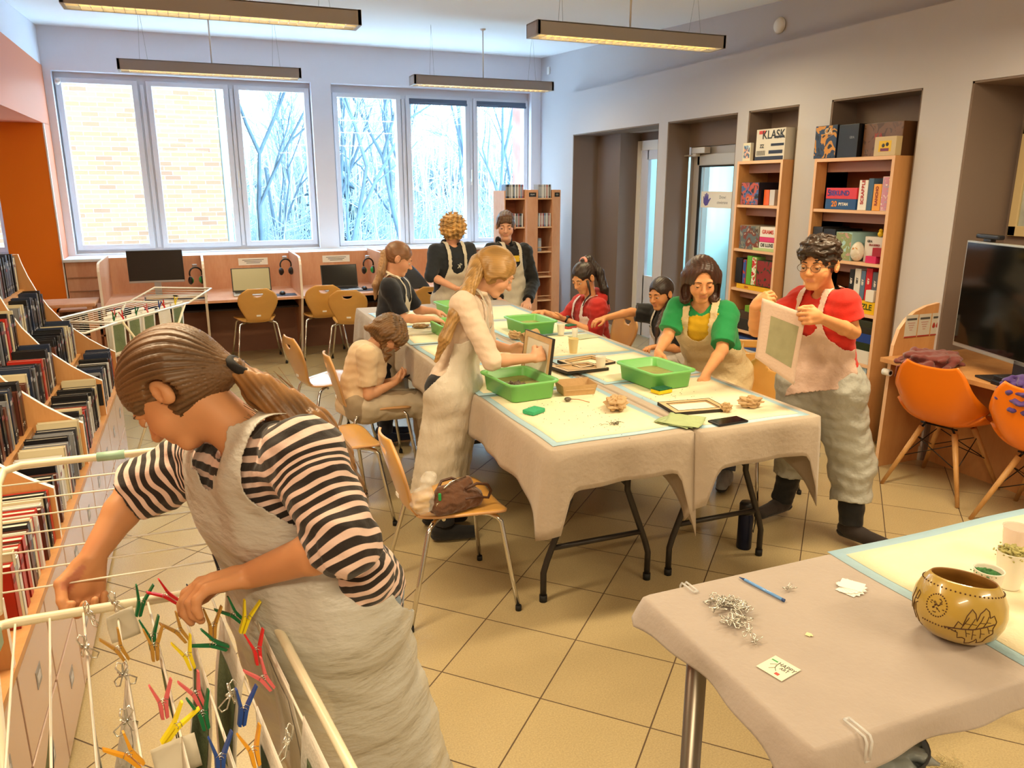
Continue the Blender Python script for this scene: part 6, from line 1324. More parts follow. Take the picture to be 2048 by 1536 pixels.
        fl = nz(flow); e1 = nz(np.cross(fl, (.31, .5, .8))); e2 = np.cross(fl, e1); c0 = rgb(colr)
        if pole is not None: pa, pb = np.array(pole[0], float), np.array(pole[1], float); ax = nz(pb-pa); f1 = nz(np.cross(ax, (.3, .5, .8))); f2 = np.cross(ax, f1)
        def ridge(P):
            if pole is not None:
                Q = P-pa; ang = np.arctan2(Q @ f1, Q @ f2); return np.sin(ang*46+2.5*np.sin(ang*5))*.6+np.sin(ang*97+3*np.sin(ang*7))*.4
            a = P @ e1; b = P @ e2; return np.sin(fr*a+2*np.sin(fr*.21*b+1.1))*.6+np.sin(fr*1.9*b+2*np.sin(fr*.17*a))*.4
        def fn(P):
            d = cull_field(pr, P)-amp*ridge(P)
            if curl: d = d+curl*noise3(P, 75, 1.)+curl*.5*noise3(P, 160, 5.)
            return d
        lo, hi = bounds([x for x in pr], .02)
        def col(P):
            r = ridge(P); n_ = noise3(P, 24, 4); k = np.clip(.5+.35*r+.35*n_, 0, 1)[:, None]; return np.clip(c0*(1-light)*(1-k)+c0*(1+light)*k, 0, 1)
        me = sdf_mesh(name, fn, lo, hi, h or s.h*.8, color=col, origin=s.o); return link(name, me, m_hair, s.root)
    def garment(s, name, pr, colf, neck=True, low=None, fold=.003, ffr=26., mat=None, h=None, extra=None, keep=None, label=None):
        cu = []
        def fn(P):
            d = cull_field(pr, P)+fold*noise3(P, ffr, 3)+fold*.5*noise3(P, ffr*2.3, 7)
            if neck: d = smax(d, -(prim(cap(s.sc+s.up*.02*s.S, s.lp(0, -.02, -.07), .052*s.S, .056*s.S), P)), .006)
            if low is not None: d = np.maximum(d, -((P-low[0]) @ nz(low[1])))
            if extra is not None: d = extra(P, d)
            return d
        lo, hi = bounds(pr, .03); c = colf if callable(colf) else (lambda P: np.tile(rgb(colf), (len(P), 1))*(1+.05*noise3(P, 18))[:, None])
        me = sdf_mesh(name, fn, lo, hi, h or s.h, color=c, origin=s.o, keep=keep); return link(name, me, mat or m_fab, s.root, label=label)
    def shirt(s, name, colf, inf=.012, sl=(.8, .8), low=-.04, fold=.003, body_extra=(), sinf=.013, **kw):
        pr = s.torso(inf)+list(body_extra)
        for sd, fr in zip('LR', sl):
            sh, el, wr = (s.J[k+sd] for k in ('sh', 'el', 'wr'))
            if fr <= 1: pr.append(cut(sh, mixp(sh, el, fr), .042*s.S+sinf, .034*s.S+sinf*1.3, k=.025))
            else: pr += [cap(sh, el, .042*s.S+sinf, .034*s.S+sinf, k=.025), cut(el, mixp(el, wr, fr-1), .034*s.S+sinf, .024*s.S+sinf, k=.012)]
        return s.garment(name, pr, colf, low=(s.hc+s.up*low, s.up), fold=fold, **kw)
    def trousers(s, colf, inf=.014, top=.03, name='trousers', wide=0., frac=.93):
        pr = [cap(s.J['hipL'], s.J['hipR'], .080*s.S*s.fat+inf, k=.05)]
        for sd in 'LR':
            hp, kn, an = (s.J[k+sd] for k in ('hip', 'kn', 'an')); pr += [cap(hp, kn, .068*s.S+inf, .048*s.S+inf+wide, k=.035), cut(kn, mixp(kn, an, frac), .048*s.S+inf+wide, .036*s.S+inf+wide, k=.02)]
        return s.garment(name, pr, colf, neck=False, fold=.004, ffr=22)
    def shoes(s, colr, dirs=None, sole='#1a1614', L=.20, boot=0.):
        for sd in 'LR':
            an = s.J['an'+sd]; d = nz((dirs or {}).get(sd, (s.fwd[0], s.fwd[1], 0))); up_ = np.array((0, 0, 1.)); z0 = an[2]-.055*s.S
            t = an.copy(); t[2] = z0+.03; heel = t-d*.03*s.S; toe = t+d*(L-.06)*s.S; side = np.cross(up_, d)
            pr = [cap(heel+up_*.01, t+d*.05*s.S, .036*s.S, .036*s.S, k=.02), cap(t+d*.03*s.S, toe, .038*s.S, .030*s.S, k=.02), cap(an+up_*(.0+boot), t, .040*s.S, .038*s.S, k=.02)]
            zb = z0+.0; fn = lambda P, pr=pr, zb=zb: smax(field(pr, P), (zb+.012)-P[:, 2], .004); lo, hi = bounds(pr, .02)
            o = link('shoe', sdf_mesh('shoe', fn, lo, hi, .005, color=lambda P: np.tile(rgb(colr), (len(P), 1))*(1+.15*noise3(P, 40))[:, None], origin=s.o), m_fab, s.root)
            ps = [cap(heel, toe, .040*s.S, .034*s.S)]; fs_ = lambda P, ps=ps, zb=zb: np.maximum(np.maximum(field(ps, P), P[:, 2]-zb-.020), zb-P[:, 2]); lo, hi = bounds(ps, .02)
            link('sole', sdf_mesh('sole', fs_, lo, hi, .005, color=lambda P: np.tile(rgb(sole), (len(P), 1)), origin=s.o), m_fab, o)
            b = B()
            for k in range(4): c = t+d*(.035+.02*k)*s.S+up_*(.036-.004*k)*s.S-s.o; b.tube([c-side*.016, c+side*.016], .0022, 5)
            b.obj('laces', M('lace_'+colr.strip('#'), '#4a4642', .8), o)
    def apron(s, mat, hem, wtop=.085, top=-.035, inf=.024, flare=(.09, .12), wrap=-.02, swrap=None, straps=True, fold=.004, extra=(), ffr=30., label=None, wlow=.19, sw=.034, nc=.058):
        S = s.S; u, l, w = s.up, s.left, s.fwd; base = s.torso(inf); hem = np.array(hem, float); hp = s.hc+w*.02; swrap = wrap if swrap is None else swrap
        for sg in (-1, 1): base.append(cap(hp+s.hleft*sg*.05*S, hem+s.hleft*sg*.05*S, flare[0]*S, flare[1]*S, k=.06))
        nk = cap(s.sc+u*.0, s.lp(0, -.022, -.075), .052*S+inf*.2, .050*S, k=.05); base.append(nk); base += list(extra); hd = nz(hem-hp)
        off = lambda P: cull_field(base, P)+fold*noise3(P, ffr, 9)+fold*.9*np.sin(ffr*2.2*((P-hp) @ s.hleft)+2*noise3(P, 7))*np.clip(((P-hp) @ hd)/.25, 0, 1)
        wv = nz(w-hd*np.dot(w, hd))
        def reg(P):
            q = P-s.sc; hgt = q @ u; lat = np.abs(q @ l); dep = q @ w; tt = np.clip((-hgt+top*S)/(.24*S), 0, 1); W_ = wtop*S+(wlow-wtop)*S*tt**1.4
            bl = np.clip(((P-hp) @ hd+.10)/.12, 0, 1); front = (1-bl)*(-dep+wrap)+bl*(-((P-hp) @ wv)-swrap); W_ = W_+bl*.3
            neckcut = nc*S-np.linalg.norm(np.stack([q @ l, (hgt-top*S-.005*S)*.9], 1), axis=1)
            bib = np.max(np.stack([hgt-top*S, lat-W_, front, ((P-hem) @ hd), neckcut]), 0)
            if not straps: return bib
            hn = (P-s.sc-u*.012*S) @ u; r_ = np.maximum(.058*S, 0); out = wtop*S; inn = out-sw*S*1.25
            f1 = np.max(np.stack([lat-(out-.55*np.clip((hgt-top*S)/(.09*S), 0, 1)*(out-.088*S)), (.050*S+.0*lat)-lat, top*S-.012-hgt, -dep-.055*S, hgt-.075*S]), 0)
            b1 = np.max(np.stack([dep+.02*S, np.abs(hgt-.028*S)-.016*S, lat-.085*S]), 0)
            return np.minimum(bib, np.minimum(f1, b1))
        lo, hi = bounds(base, .03); me = sdf_mesh('apron', lambda P: np.maximum(off(P), reg(P)), lo, hi, s.h*.9, origin=s.o, keep=lambda P: off(P) > reg(P)-.0005)
        o = link('apron', me, mat, s.root, label=label); sm_ = o.modifiers.new('soft', 'SMOOTH'); sm_.factor = .5; sm_.iterations = 5; solid(o, .0016); return o
    def lap(s, mat, drop=.2, r=.085, label=None):
        d_ = np.array((0, 0, -drop)); pr = [cap(s.J['hipL'], s.J['hipR'], .09*s.S, k=.05), cap(s.J['hipL']+s.fwd*.05, s.J['knL'], r*s.S, (r-.012)*s.S, k=.07), cap(s.J['hipR']+s.fwd*.05, s.J['knR'], r*s.S, (r-.012)*s.S, k=.07)]
        f = nz(s.J['knL']-s.J['hipL']); pr += [cut(s.J['knL']+f*.02, s.J['knL']+f*.04+d_, .066*s.S, .075*s.S, k=.06), cut(s.J['knR']+f*.02, s.J['knR']+f*.04+d_, .066*s.S, .075*s.S, k=.06)]
        return s.garment('apron_lap', pr, '#ffffff', neck=False, fold=.005, ffr=22, mat=mat, label=label)
def cull_field(pr, P, far=.09):
    """field() that evaluates each primitive only for the points near its bounding sphere"""
    d = np.full(len(P), far*1.6)
    for p in pr:
        if p[0] in 'ck': c = (p[1]+p[2])/2; r = np.linalg.norm(p[1]-p[2])/2+max(p[3], p[4])
        else: c = p[1]; r = p[2].max()
        m = ((P-c)**2).sum(1) < (r+far*1.5)**2
        if not m.any(): continue
        e = prim(p, P[m]); d[m] = smax(d[m], -e, p[5]) if p[6] else smin(d[m], e, p[5])
    return d
def chain(pts, rs, k=.01): return [cap(pts[i], pts[i+1], rs[i], rs[i+1], k=k) for i in range(len(pts)-1)]

# ---- striped girl in the foreground
P1 = Person('girl in a striped shirt and clear apron bending over the near drying rack', (.16, 1.62), dict(
    head=(-0.06, 1.525, 1.307), hf=(-.60, .16, -.78), hu=(-.675, .44, .60), neck=(0.054, 1.476, 1.215),
    shL=(0.139, 1.312, 1.23), shR=(-0.004, 1.656, 1.137), elL=(0.18, 1.184, 1.111), elR=(-0.169, 1.7, 1.055), wrL=(0.031, 1.337, 1.003), wrR=(-0.252, 1.607, 0.962),
    hipL=(0.204, 1.371, 0.899), hipR=(0.14, 1.578, 0.826), knL=(.34, 1.56, .46), knR=(.28, 1.74, .46), anL=(.36, 1.56, .07), anR=(.30, 1.76, .07)), S=1.14, skin='#cf9468', h=.0048, hs=.90, lid=-.002, fat=1.1)
p = P1; handL = p.hand('L', (-.97, -.10, .0), (-.10, -.25, -.95), straight=(.55, .75, .85, .7), thumb=.55, spread=.15); handR = p.hand('R', (-.28, -.12, -.95), (.25, -.9, -.1), straight=(1.0, 1.05, 1.1, 1.15), thumb=.8)
p.build_body([handL, handR]); p.brows('#4a3526')
T1 = p.lp(0, -.118, -.072)
p.hair([ell(p.lp(0, -.022, .03), np.array((.084, .104, .094))*p.hs, p.HR, .03), cap(p.lp(0, -.045, .0), T1, .066, .020, .05)]+[ell(p.lp(-.080, -.012, -.008), (.018, .024, .032), p.HR, -1, True)], '#664a30', amp=.0016, pole=(T1, p.lp(0, .05, .05)), h=.003, light=.5, name='hair')
tp = [T1, (0.089, 1.455, 1.311), (0.13, 1.439, 1.272), (0.172, 1.412, 1.24), (0.201, 1.376, 1.192), (0.223, 1.353, 1.14), (0.234, 1.339, 1.106)]
p.hair(chain(tp, [.017, .028, .036, .036, .030, .020, .005], .02), '#8a6238', flow=np.array(tp[5])-np.array(tp[2]), face=False, amp=.003, fr=330, name='ponytail', h=.0035, light=.55)
b = B(); r_ = random.Random(1)
for k in range(110):
    a = r_.uniform(-1, 1); c = r_.uniform(-1, 1); pts = []
    for i in range(1, 7): q = np.array(tp[i]); pts.append(tuple(q+np.array((a*.034, c*.02, c*.034))*(1-.1*i+ .3*r_.random())-p.o))
    b.tube(pts, [.0007]*5+[.0003], 3, cap=False)
b.obj('loose_strands', M('strand_brown', '#8f6a42', .5), p.root); B().tube([T1+p.HR@np.array((.019*math.cos(a), -.008, .019*math.sin(a)))-p.o for a in [2*PI*i/16 for i in range(16)]], .009, 8, closed=True).obj('hair_tie', M('hair_tie_black', '#14100f', .8), p.root)
def stripes(P):
    dt = cull_field(p.torso(.012), P)-.010; s_ = (P @ p.up)+.05*((P-p.sc) @ p.fwd)+.010*noise3(P, 9)
    for sd in 'LR':
        sh, el, wr = p.J['sh'+sd], p.J['el'+sd], p.J['wr'+sd]; ax = nz(el-sh); d = np.minimum(prim(cap(sh, el, .062, .052), P), prim(cap(el, wr, .05, .04), P))
        w_ = np.clip((dt-d)/.03+.5, 0, 1); w_ = w_*w_*(3-2*w_); s_ = s_*(1-w_)+w_*(sh @ p.up-(P-sh) @ ax+.006*noise3(P, 30)); dt = np.minimum(dt, d)
    return np.repeat((s_+5.)[:, None], 3, 1)
p.shirt('striped_shirt', stripes, mat=m_stripe, inf=.013, sl=(1.02, .98), low=-.16, fold=.0042, sinf=.020, h=.0042, ffr=34, body_extra=[cap(p.hc-p.fwd*.05+p.left*.05, (0.233, 1.275, 0.995), .085, .05, k=.04), cap(p.sc-p.up*.1, p.hc, .105, .095, k=.05)])
p.trousers('#7d8fa3', name='jeans', wide=.004)
p.shoes('#d8d6d2')
p.apron(m_apron1, (.265, 1.64, .30), wtop=.118, inf=.030, flare=(.125, .165), wrap=-.03, swrap=.12, fold=.005, ffr=24, top=.015, wlow=.24, sw=.055, nc=.03)

# ---- long-haired girl at the near left tray
P2 = Person('girl with very long straight hair and cream top standing at the near left tray', (1.0, 3.42), dict(
    head=(1.298, 3.42, 1.284), hf=(.80, -.20, -.62), hu=(.58, .0, .80), neck=(1.192, 3.42, 1.202), shL=(1.266, 3.56, 1.126), shR=(1.09, 3.28, 1.17), elL=(1.331, 3.62, 0.894), elR=(1.198, 3.2, 0.91), wrL=(1.42, 3.52, 0.886), wrR=(1.384, 3.16, 0.916),
    hipL=(1.114, 3.51, 0.736), hipR=(1.015, 3.34, 0.757), knL=(1.0, 3.51, .42), knR=(.98, 3.34, .42), anL=(1.0, 3.52, .065), anR=(.99, 3.33, .065)), S=.98, skin='#dda987', h=.0055, lid=.001)
p = P2; p.build_body([p.hand('R', (.8, .35, .15), (-.1, .9, -.3), straight=(.8, .9, 1., 1.), thumb=.6), p.hand('L', (.85, -.3, -.02), (0, -.8, -.4), straight=(.6, .7, .8, .8), thumb=.5)]); p.brows('#8c6a48')
tl = [p.lp(0, -.09, -.01), (1.124, 3.32, 1.21), (1.048, 3.27, 1.124), (0.996, 3.26, 1.02), (0.957, 3.28, 0.913)]
p.hair([cap(p.lp(0, -.06, 0), p.lp(0, -.085, -.05), .062, .04, .04), ell(p.lp(.068, .0, -.015), np.array((.028, .055, .058)), p.HR, .02), ell(p.lp(-.068, .0, -.015), np.array((.028, .055, .058)), p.HR, .02)], '#a67f48', low=True, flow=p.HR @ np.array((0, 1, .6)), amp=.0012, fr=300, h=.0045, light=.25)
p.hair(chain(tl, [.045, .030, .027, .025, .008], .02), '#a9834f', flow=tl[3]-np.array(tl[1]), face=False, amp=.0022, fr=380, name='long_hair', h=.0045, light=.4)
p.shirt('cream_top', '#e4cfba', inf=.011, sl=(1.18, 1.18), low=-.02, fold=.003, ffr=34); B().tube([p.J['neck']+p.HR@np.array((0, 0, 0))+nz(p.fwd*math.cos(a)+p.left*math.sin(a))*.056-p.up*.0-p.o for a in [2*PI*i/20 for i in range(20)]], .011, 8, closed=True).obj('shirt_collar', M('collar_cream', '#ead8c6', .8), p.root)
p.trousers('#1b1c22'); p.shoes('#131315', {'L': (1, -.2, 0), 'R': (1, -.25, 0)})
p.apron(m_apron, (.985, 3.42, .215), wtop=.07, flare=(.125, .135), wrap=-.0, swrap=.10, inf=.028, wlow=.24, fold=.003)

# ---- seated child with a phone
P3 = Person('child in a cream T-shirt hunched on a chair looking down at a phone', (.9, 4.43), dict(
    head=(1.011, 4.44, 0.83), hf=(.62, -.05, -.82), hu=(.80, 0, .55), neck=(0.919, 4.44, 0.777), shL=(0.944, 4.57, 0.695), shR=(0.845, 4.3, 0.751), elL=(0.965, 4.58, 0.483), elR=(0.839, 4.27, 0.516), wrL=(1.029, 4.5, 0.527), wrR=(0.998, 4.34, 0.549),
    hipL=(0.861, 4.52, 0.4), hipR=(0.81, 4.36, 0.429), knL=(1.231, 4.54, 0.369), knR=(1.192, 4.34, 0.412), anL=(1.24, 4.52, .065), anR=(1.25, 4.36, .065)), S=.97, skin='#dba581', h=.006)
p = P3; p.build_body([p.hand('R', (.75, .25, .35), (.3, .4, .8), curl=.55, thumb=.7), p.hand('L', (.75, -.3, .2), (.2, -.3, .9), curl=.55, thumb=.7)]); p.brows('#5a4028')
p.hair([ell(p.lp(0, -.02, .0), np.array((.095, .10, .095)), p.HR, .03), cap(p.lp(-.05, .03, .01), p.lp(-.048, .075, -.14), .055, .030, .03), cap(p.lp(.05, .03, .01), p.lp(.05, .08, -.13), .05, .028, .03), cap(p.lp(0, -.06, -.02), p.lp(0, -.12, -.08), .05, .015, .03), cap(p.lp(.03, .07, .05), p.lp(.035, .10, -.05), .03, .015, .03)], '#70502f', low=True, flow=p.HR @ np.array((.1, .2, 1)), amp=.003, fr=260, h=.005, light=.55, curl=.002)
p.shirt('cream_tshirt', '#e2c8a6', inf=.016, sl=(.78, .78), low=-.06, fold=.0035, body_extra=[cap(p.sc-p.fwd*.035-p.up*.03, p.hc-p.fwd*.06, .10, .105, k=.06)]); p.trousers('#a3927a', inf=.022, wide=.006); p.shoes('#26262c', {'L': (1, 0, 0), 'R': (1, 0, 0)})
p.lap(M('apron_film_lap', '#cdbfa8', .5, bump=.4, bscale=18), .22, .088, 'pale apron spread over the lap')
phone(*(1.1, 4.42, 0.558), .0, 'black smartphone held by the hunched seated child'); o = [x for x in bpy.data.objects if x.get('label', '').startswith('black smartphone held')][0]; o.rotation_euler = (.25, -.5, -1.3)

# ---- child in the navy polo
P4 = Person('child with a ponytail in a navy polo shirt leaning over the far left tray', (1.08, 4.95), dict(
    head=(1.207, 4.95, 1.218), hf=(.90, -.15, -.40), hu=(.38, .05, .92), neck=(1.16, 4.95, 1.117), shL=(1.248, 5.06, 1.045), shR=(1.11, 4.82, 1.063), elL=(1.361, 5.08, 0.86), elR=(1.184, 4.78, 0.859), wrL=(1.454, 5, 0.859), wrR=(1.382, 4.78, 0.843),
    hipL=(1.134, 5.02, 0.645), hipR=(1.073, 4.87, 0.665), knL=(1.10, 5.02, .40), knR=(1.08, 4.86, .40), anL=(1.08, 5.0, .065), anR=(1.05, 4.85, .065)), S=.93, skin='#dca283', h=.006)
p = P4; p.build_body([p.hand('R', (.8, -.1, -.25), (0, 0, -1), curl=.45, thumb=.4), p.hand('L', (.8, -.2, -.25), (0, 0, -1), curl=.45, thumb=.4)]); p.brows('#6b4a34')
p.hair([], '#80593e', flow=p.HR @ np.array((0, 1, .5)), amp=.0012, fr=330, h=.0045, light=.3)
tl = [p.lp(0, -.10, .0), (1.087, 4.93, 1.141), (1.049, 4.92, 1.063), (1.039, 4.92, 0.974)]
p.hair(chain(tl, [.03, .026, .024, .008], .015), '#a17c58', flow=(0, 0, 1), face=False, amp=.002, name='ponytail', h=.0045); B().tube([p.lp(.022*math.cos(a), -.104, .022*math.sin(a)-.0)-p.o for a in [2*PI*i/14 for i in range(14)]], .009, 6, closed=True).obj('hair_ribbon', M('ribbon_teal', '#1f5a78', .6), p.root)
p.shirt('navy_polo', '#121624', inf=.015, sl=(.86, .86), low=-.05); B().tube([p.J['neck']+nz(p.fwd*math.cos(a)+p.left*math.sin(a))*.053+p.up*(.012-.018*math.cos(a))-p.o for a in [2*PI*i/20 for i in range(20)]], .009, 8, closed=True).obj('white_collar', M('collar_white', '#e8dcc8', .8), p.root)
p.trousers('#1c2338'); p.shoes('#1d2a4a', {'L': (1, -.15, 0), 'R': (1, -.15, 0)}, sole='#b89a7c', L=.22); p.apron(m_apron, (1.14, 4.93, .22), wtop=.075, flare=(.085, .11), wrap=-.02, swrap=.04, inf=.025, wlow=.16)

# ---- curly blond child
P5 = Person('child with curly blond hair and dark sweatshirt standing at the far end', (2.02, 6.32), dict(
    head=(2.027, 6.32, 1.324), hf=(.62, .72, -.10), hu=(0, 0, 1), neck=(2.007, 6.32, 1.225), shL=(2.147, 6.3, 1.156), shR=(1.847, 6.26, 1.151), elL=(2.164, 6.24, 0.966), elR=(1.785, 6.2, 0.956), wrL=(2.048, 6.1, 0.872), wrR=(1.962, 6.08, 0.858),
    hipL=(2.085, 6.34, 0.699), hipR=(1.92, 6.32, 0.707), knL=(2.10, 6.34, .42), knR=(1.94, 6.32, .42), anL=(2.1, 6.36, .065), anR=(1.94, 6.34, .065)), S=1.05, skin='#dfa586', h=.0065)
p = P5; p.build_body([p.hand('R', (.8, -.35, -.1), (0, -.4, -.9), curl=.6), p.hand('L', (-.7, -.5, -.2), (0, -.4, -.9), curl=.6)]); p.brows('#a5834f')
p.hair([ell(p.lp(0, -.018, .02), np.array((.112, .118, .112)), p.HR, .03)], '#c0955a', amp=.002, fr=160, curl=.012, h=.005, light=.55)
p.shirt('dark_sweatshirt', '#1d222c', inf=.022, sl=(1.08, 1.08), low=-.05, sinf=.018, body_extra=[cap(p.J['neck']-p.left*.04-p.fwd*.06-p.up*.02, p.J['neck']+p.left*.04-p.fwd*.06-p.up*.02, .03, k=.03)]); p.trousers('#23262e'); p.shoes('#202024')
p.apron(m_apron, (2.02, 6.28, .35), wtop=.085, top=-.10, flare=(.095, .13), wrap=-.03, swrap=.02, inf=.034, wlow=.17)
em = B(); c = p.sc-p.up*.105+p.fwd*.136-p.o; R3 = Matrix((tuple(p.left*-1), tuple(p.fwd), tuple(p.up))).transposed()
for q in ([(-.012, -.018), (-.006, -.018), (-.006, .02), (-.012, .02)], [(-.006, -.002), (.010, -.019), (.016, -.019), (.0, 0), (.013, .012), (.007, .014), (-.006, .003)], [(-.022, .004), (-.028, .012), (-.018, .020), (-.006, .022), (-.006, .018), (-.016, .016), (-.022, .011), (-.018, .006)]): em.prism([c+np.array(R3@Vector((x, 0, z))) for x, z in q], tuple(p.fwd*.004))
em.obj('chest_emblem', M('emblem_silver', '#c9c9c0', .5), p.root)

# ---- boy in the black hoodie
P6 = Person('boy in a black hoodie and apron standing at the far right end of the table', (2.62, 6.3), dict(
    head=(2.515, 6.36, 1.343), hf=(-.35, -.92, -.20), hu=(-.05, -.15, 1), neck=(2.519, 6.36, 1.231), shL=(2.691, 6.36, 1.122), shR=(2.371, 6.34, 1.137), elL=(2.762, 6.32, 0.84), elR=(2.345, 6.3, 0.861), wrL=(2.607, 6.08, 0.71), wrR=(2.352, 6.08, 0.733),
    hipL=(2.615, 6.36, 0.617), hipR=(2.438, 6.34, 0.635), knL=(2.70, 6.36, .42), knR=(2.52, 6.34, .42), anL=(2.7, 6.38, .065), anR=(2.52, 6.36, .065)), S=1.06, skin='#dca78b', h=.0065)
p = P6; p.build_body([p.hand('R', (.25, -.75, -.25), (.2, 0, -.9), curl=.4), p.hand('L', (-.35, -.75, -.25), (-.2, 0, -.9), curl=.5)]); p.brows('#5a4434')
p.hair([ell(p.lp(0, .045, .075), np.array((.068, .045, .035)), p.HR, .02), ell(p.lp(0, .068, .052), np.array((.062, .026, .024)), p.HR, .012)], '#5d4230', low=True, flow=p.HR @ np.array((0, 1, .6)), amp=.002, fr=260, h=.005)
p.shirt('black_hoodie', '#0d0e12', inf=.026, sl=(1.9, 1.9), low=-.06, sinf=.022, fold=.005, body_extra=[cap(p.J['neck']-p.left*.045-p.fwd*.05-p.up*.015, p.J['neck']+p.left*.045-p.fwd*.05-p.up*.015, .032, k=.03)]); p.trousers('#20242c'); p.shoes('#18181a')
p.apron(m_apron, (2.61, 6.28, .35), wtop=.085, top=-.07, flare=(.095, .13), wrap=-.03, swrap=.02, inf=.036, wlow=.17)
B().box((-.055, -.002, -.03), (.05, .002, .022)).obj('yellow_chest_print', M('print_yellow', '#d9b32c', .7), p.root, tuple(p.sc-p.up*.055+p.fwd*.128-p.o), (0, 0, math.atan2(p.fwd[1], p.fwd[0])+PI/2))

# ---- girl in the red hoodie
P7 = Person('dark-haired girl in a red hoodie seated at the far right side of the table', (2.75, 5.0), dict(
    head=(2.589, 5, 1.033), hf=(-.86, -.26, -.44), hu=(-.40, -.05, .91), neck=(2.642, 5, 0.899), shL=(2.646, 4.88, 0.835), shR=(2.643, 5.16, 0.826), elL=(2.616, 4.86, 0.643), elR=(2.541, 5.22, 0.693), wrL=(2.432, 4.98, 0.745), wrR=(2.41, 5.3, 0.75),
    hipL=(2.695, 4.92, 0.461), hipR=(2.739, 5.08, 0.449), knL=(2.42, 4.92, .44), knR=(2.42, 5.10, .44), anL=(2.45, 4.9, .065), anR=(2.45, 5.1, .065)), S=.97, skin='#d89b6c', h=.006)
p = P7; p.build_body([p.hand('L', (-.75, .25, .1), (0, .3, .9), curl=.35, thumb=.3), p.hand('R', (-.85, .0, .05), (0, 0, -.9), curl=.4)]); p.brows('#241a16')
p.hair([], '#2c1f1c', flow=p.HR @ np.array((0, 1, -.5)), amp=.0012, fr=330, h=.0045, light=.4)
tl = [p.lp(0, -.05, .115), p.lp(0, -.10, .10), (2.7, 4.98, 1.07), (2.723, 4.94, 0.954), (2.749, 4.92, 0.853)]
p.hair(chain(tl, [.022, .032, .035, .030, .012], .015), '#271b19', flow=(0, 0, 1), face=False, amp=.002, name='ponytail', h=.0045); B().tube([p.lp(.028*math.cos(a), -.052-.012*math.sin(a), .112+.02*math.sin(a))-p.o for a in [2*PI*i/14 for i in range(14)]], .012, 6, closed=True).obj('scrunchie', M('scrunchie_pink', '#d98f86', .8), p.root)
B().tube([p.lp(-.065, .03, 0)-p.o, p.lp(-.07, .045, -.06)-p.o, p.lp(-.06, .05, -.11)-p.o, (2.565, 4.93, 0.883)-p.o, (2.541, 4.92, 0.842)-p.o], [.010, .008, .007, .006, .003], 8).obj('front_lock', M('lock_dark', '#2a1d1a', .5), p.root)
p.shirt('red_hoodie', '#b3201a', inf=.024, sl=(1.22, 1.3), low=-.03, sinf=.022, fold=.005, body_extra=[cap(p.J['neck']-p.fwd*.07-p.left*.05-p.up*.0, p.J['neck']-p.fwd*.07+p.left*.05-p.up*.03, .045, k=.03), cap(p.J['neck']-p.fwd*.09-p.up*.03, p.sc-p.fwd*.13-p.up*.07, .03, .035, k=.03)]); p.trousers('#30303a'); p.shoes('#222226')
ap = M('apron_film_pink', '#e3d4d2', .4, bump=.6, bscale=13, bdist=.03); p.apron(ap, p.hc+p.fwd*.06-p.up*.02, wtop=.09, flare=(.085, .09), wrap=-.02, inf=.036, wlow=.20, top=-.05); p.lap(ap, .15)
w_ = p.J['wrL']; d_ = nz(w_-p.J['elL']); b = B(); e1 = nz(np.cross(d_, (0, 0, 1))); e2 = np.cross(d_, e1); b.tube([w_-d_*.012+(e1*math.cos(a)+e2*math.sin(a))*.0235-p.o for a in [2*PI*i/14 for i in range(14)]], .0065, 6, closed=True); b.sph(w_-d_*.012-e2*.024-p.o, .017, 6, sc=(1, 1, .6)); tag(b.obj('wristwatch', m_black, None), 'black square smartwatch on the wrist of the red-hooded girl', 'watch'); bpy.data.objects['wristwatch'].location = tuple(p.o)

# ---- dark-haired child reaching across
P8 = Person('dark-haired child in a black top with a braid reaching an arm across the table', (2.9, 4.4), dict(
    head=(2.873, 4.42, 0.975), hf=(-.93, -.28, -.24), hu=(-.22, 0, .97), neck=(2.943, 4.42, 0.869), shL=(2.937, 4.3, 0.827), shR=(2.935, 4.54, 0.81), elL=(2.955, 4.26, 0.625), elR=(2.766, 4.62, 0.83), wrL=(2.737, 4.24, 0.656), wrR=(2.55, 4.6, 0.804),
    hipL=(2.959, 4.33, 0.538), hipR=(3.041, 4.5, 0.518), knL=(2.55, 4.33, .44), knR=(2.55, 4.5, .44), anL=(2.6, 4.3, .065), anR=(2.6, 4.5, .065)), S=.93, skin='#d29260', h=.006)
p = P8; p.build_body([p.hand('R', (-.95, .0, -.18), (0, 0, -1), curl=.4, thumb=.3), p.hand('L', (-.9, -.1, 0), (0, -.2, -.9), curl=.55)]); p.brows('#2c1f18')
p.hair([], '#2f221d', flow=p.HR @ np.array((0, 1, -.2)), amp=.0014, fr=320, h=.0045, light=.45); tl = [p.lp(-.06, -.03, -.05), (2.816, 4.32, 0.844), (2.764, 4.28, 0.777), (2.742, 4.26, 0.665)]
p.hair(chain(tl, [.022, .016, .013, .006], .01), '#3a281d', flow=(0, 0, 1), face=False, amp=.003, fr=150, name='braid', h=.004)
p.shirt('black_tshirt', '#121216', inf=.020, sl=(.88, .85), low=-.04, sinf=.028, fold=.005); p.trousers('#26262c'); p.shoes('#202022')
ap = M('apron_film_grey', '#c4bcb2', .5, bump=.6, bscale=13, bdist=.03); p.apron(ap, p.hc+p.fwd*.06-p.up*.02, wtop=.075, flare=(.085, .09), wrap=-.02, inf=.032, wlow=.17, top=-.06); p.lap(ap, .15)

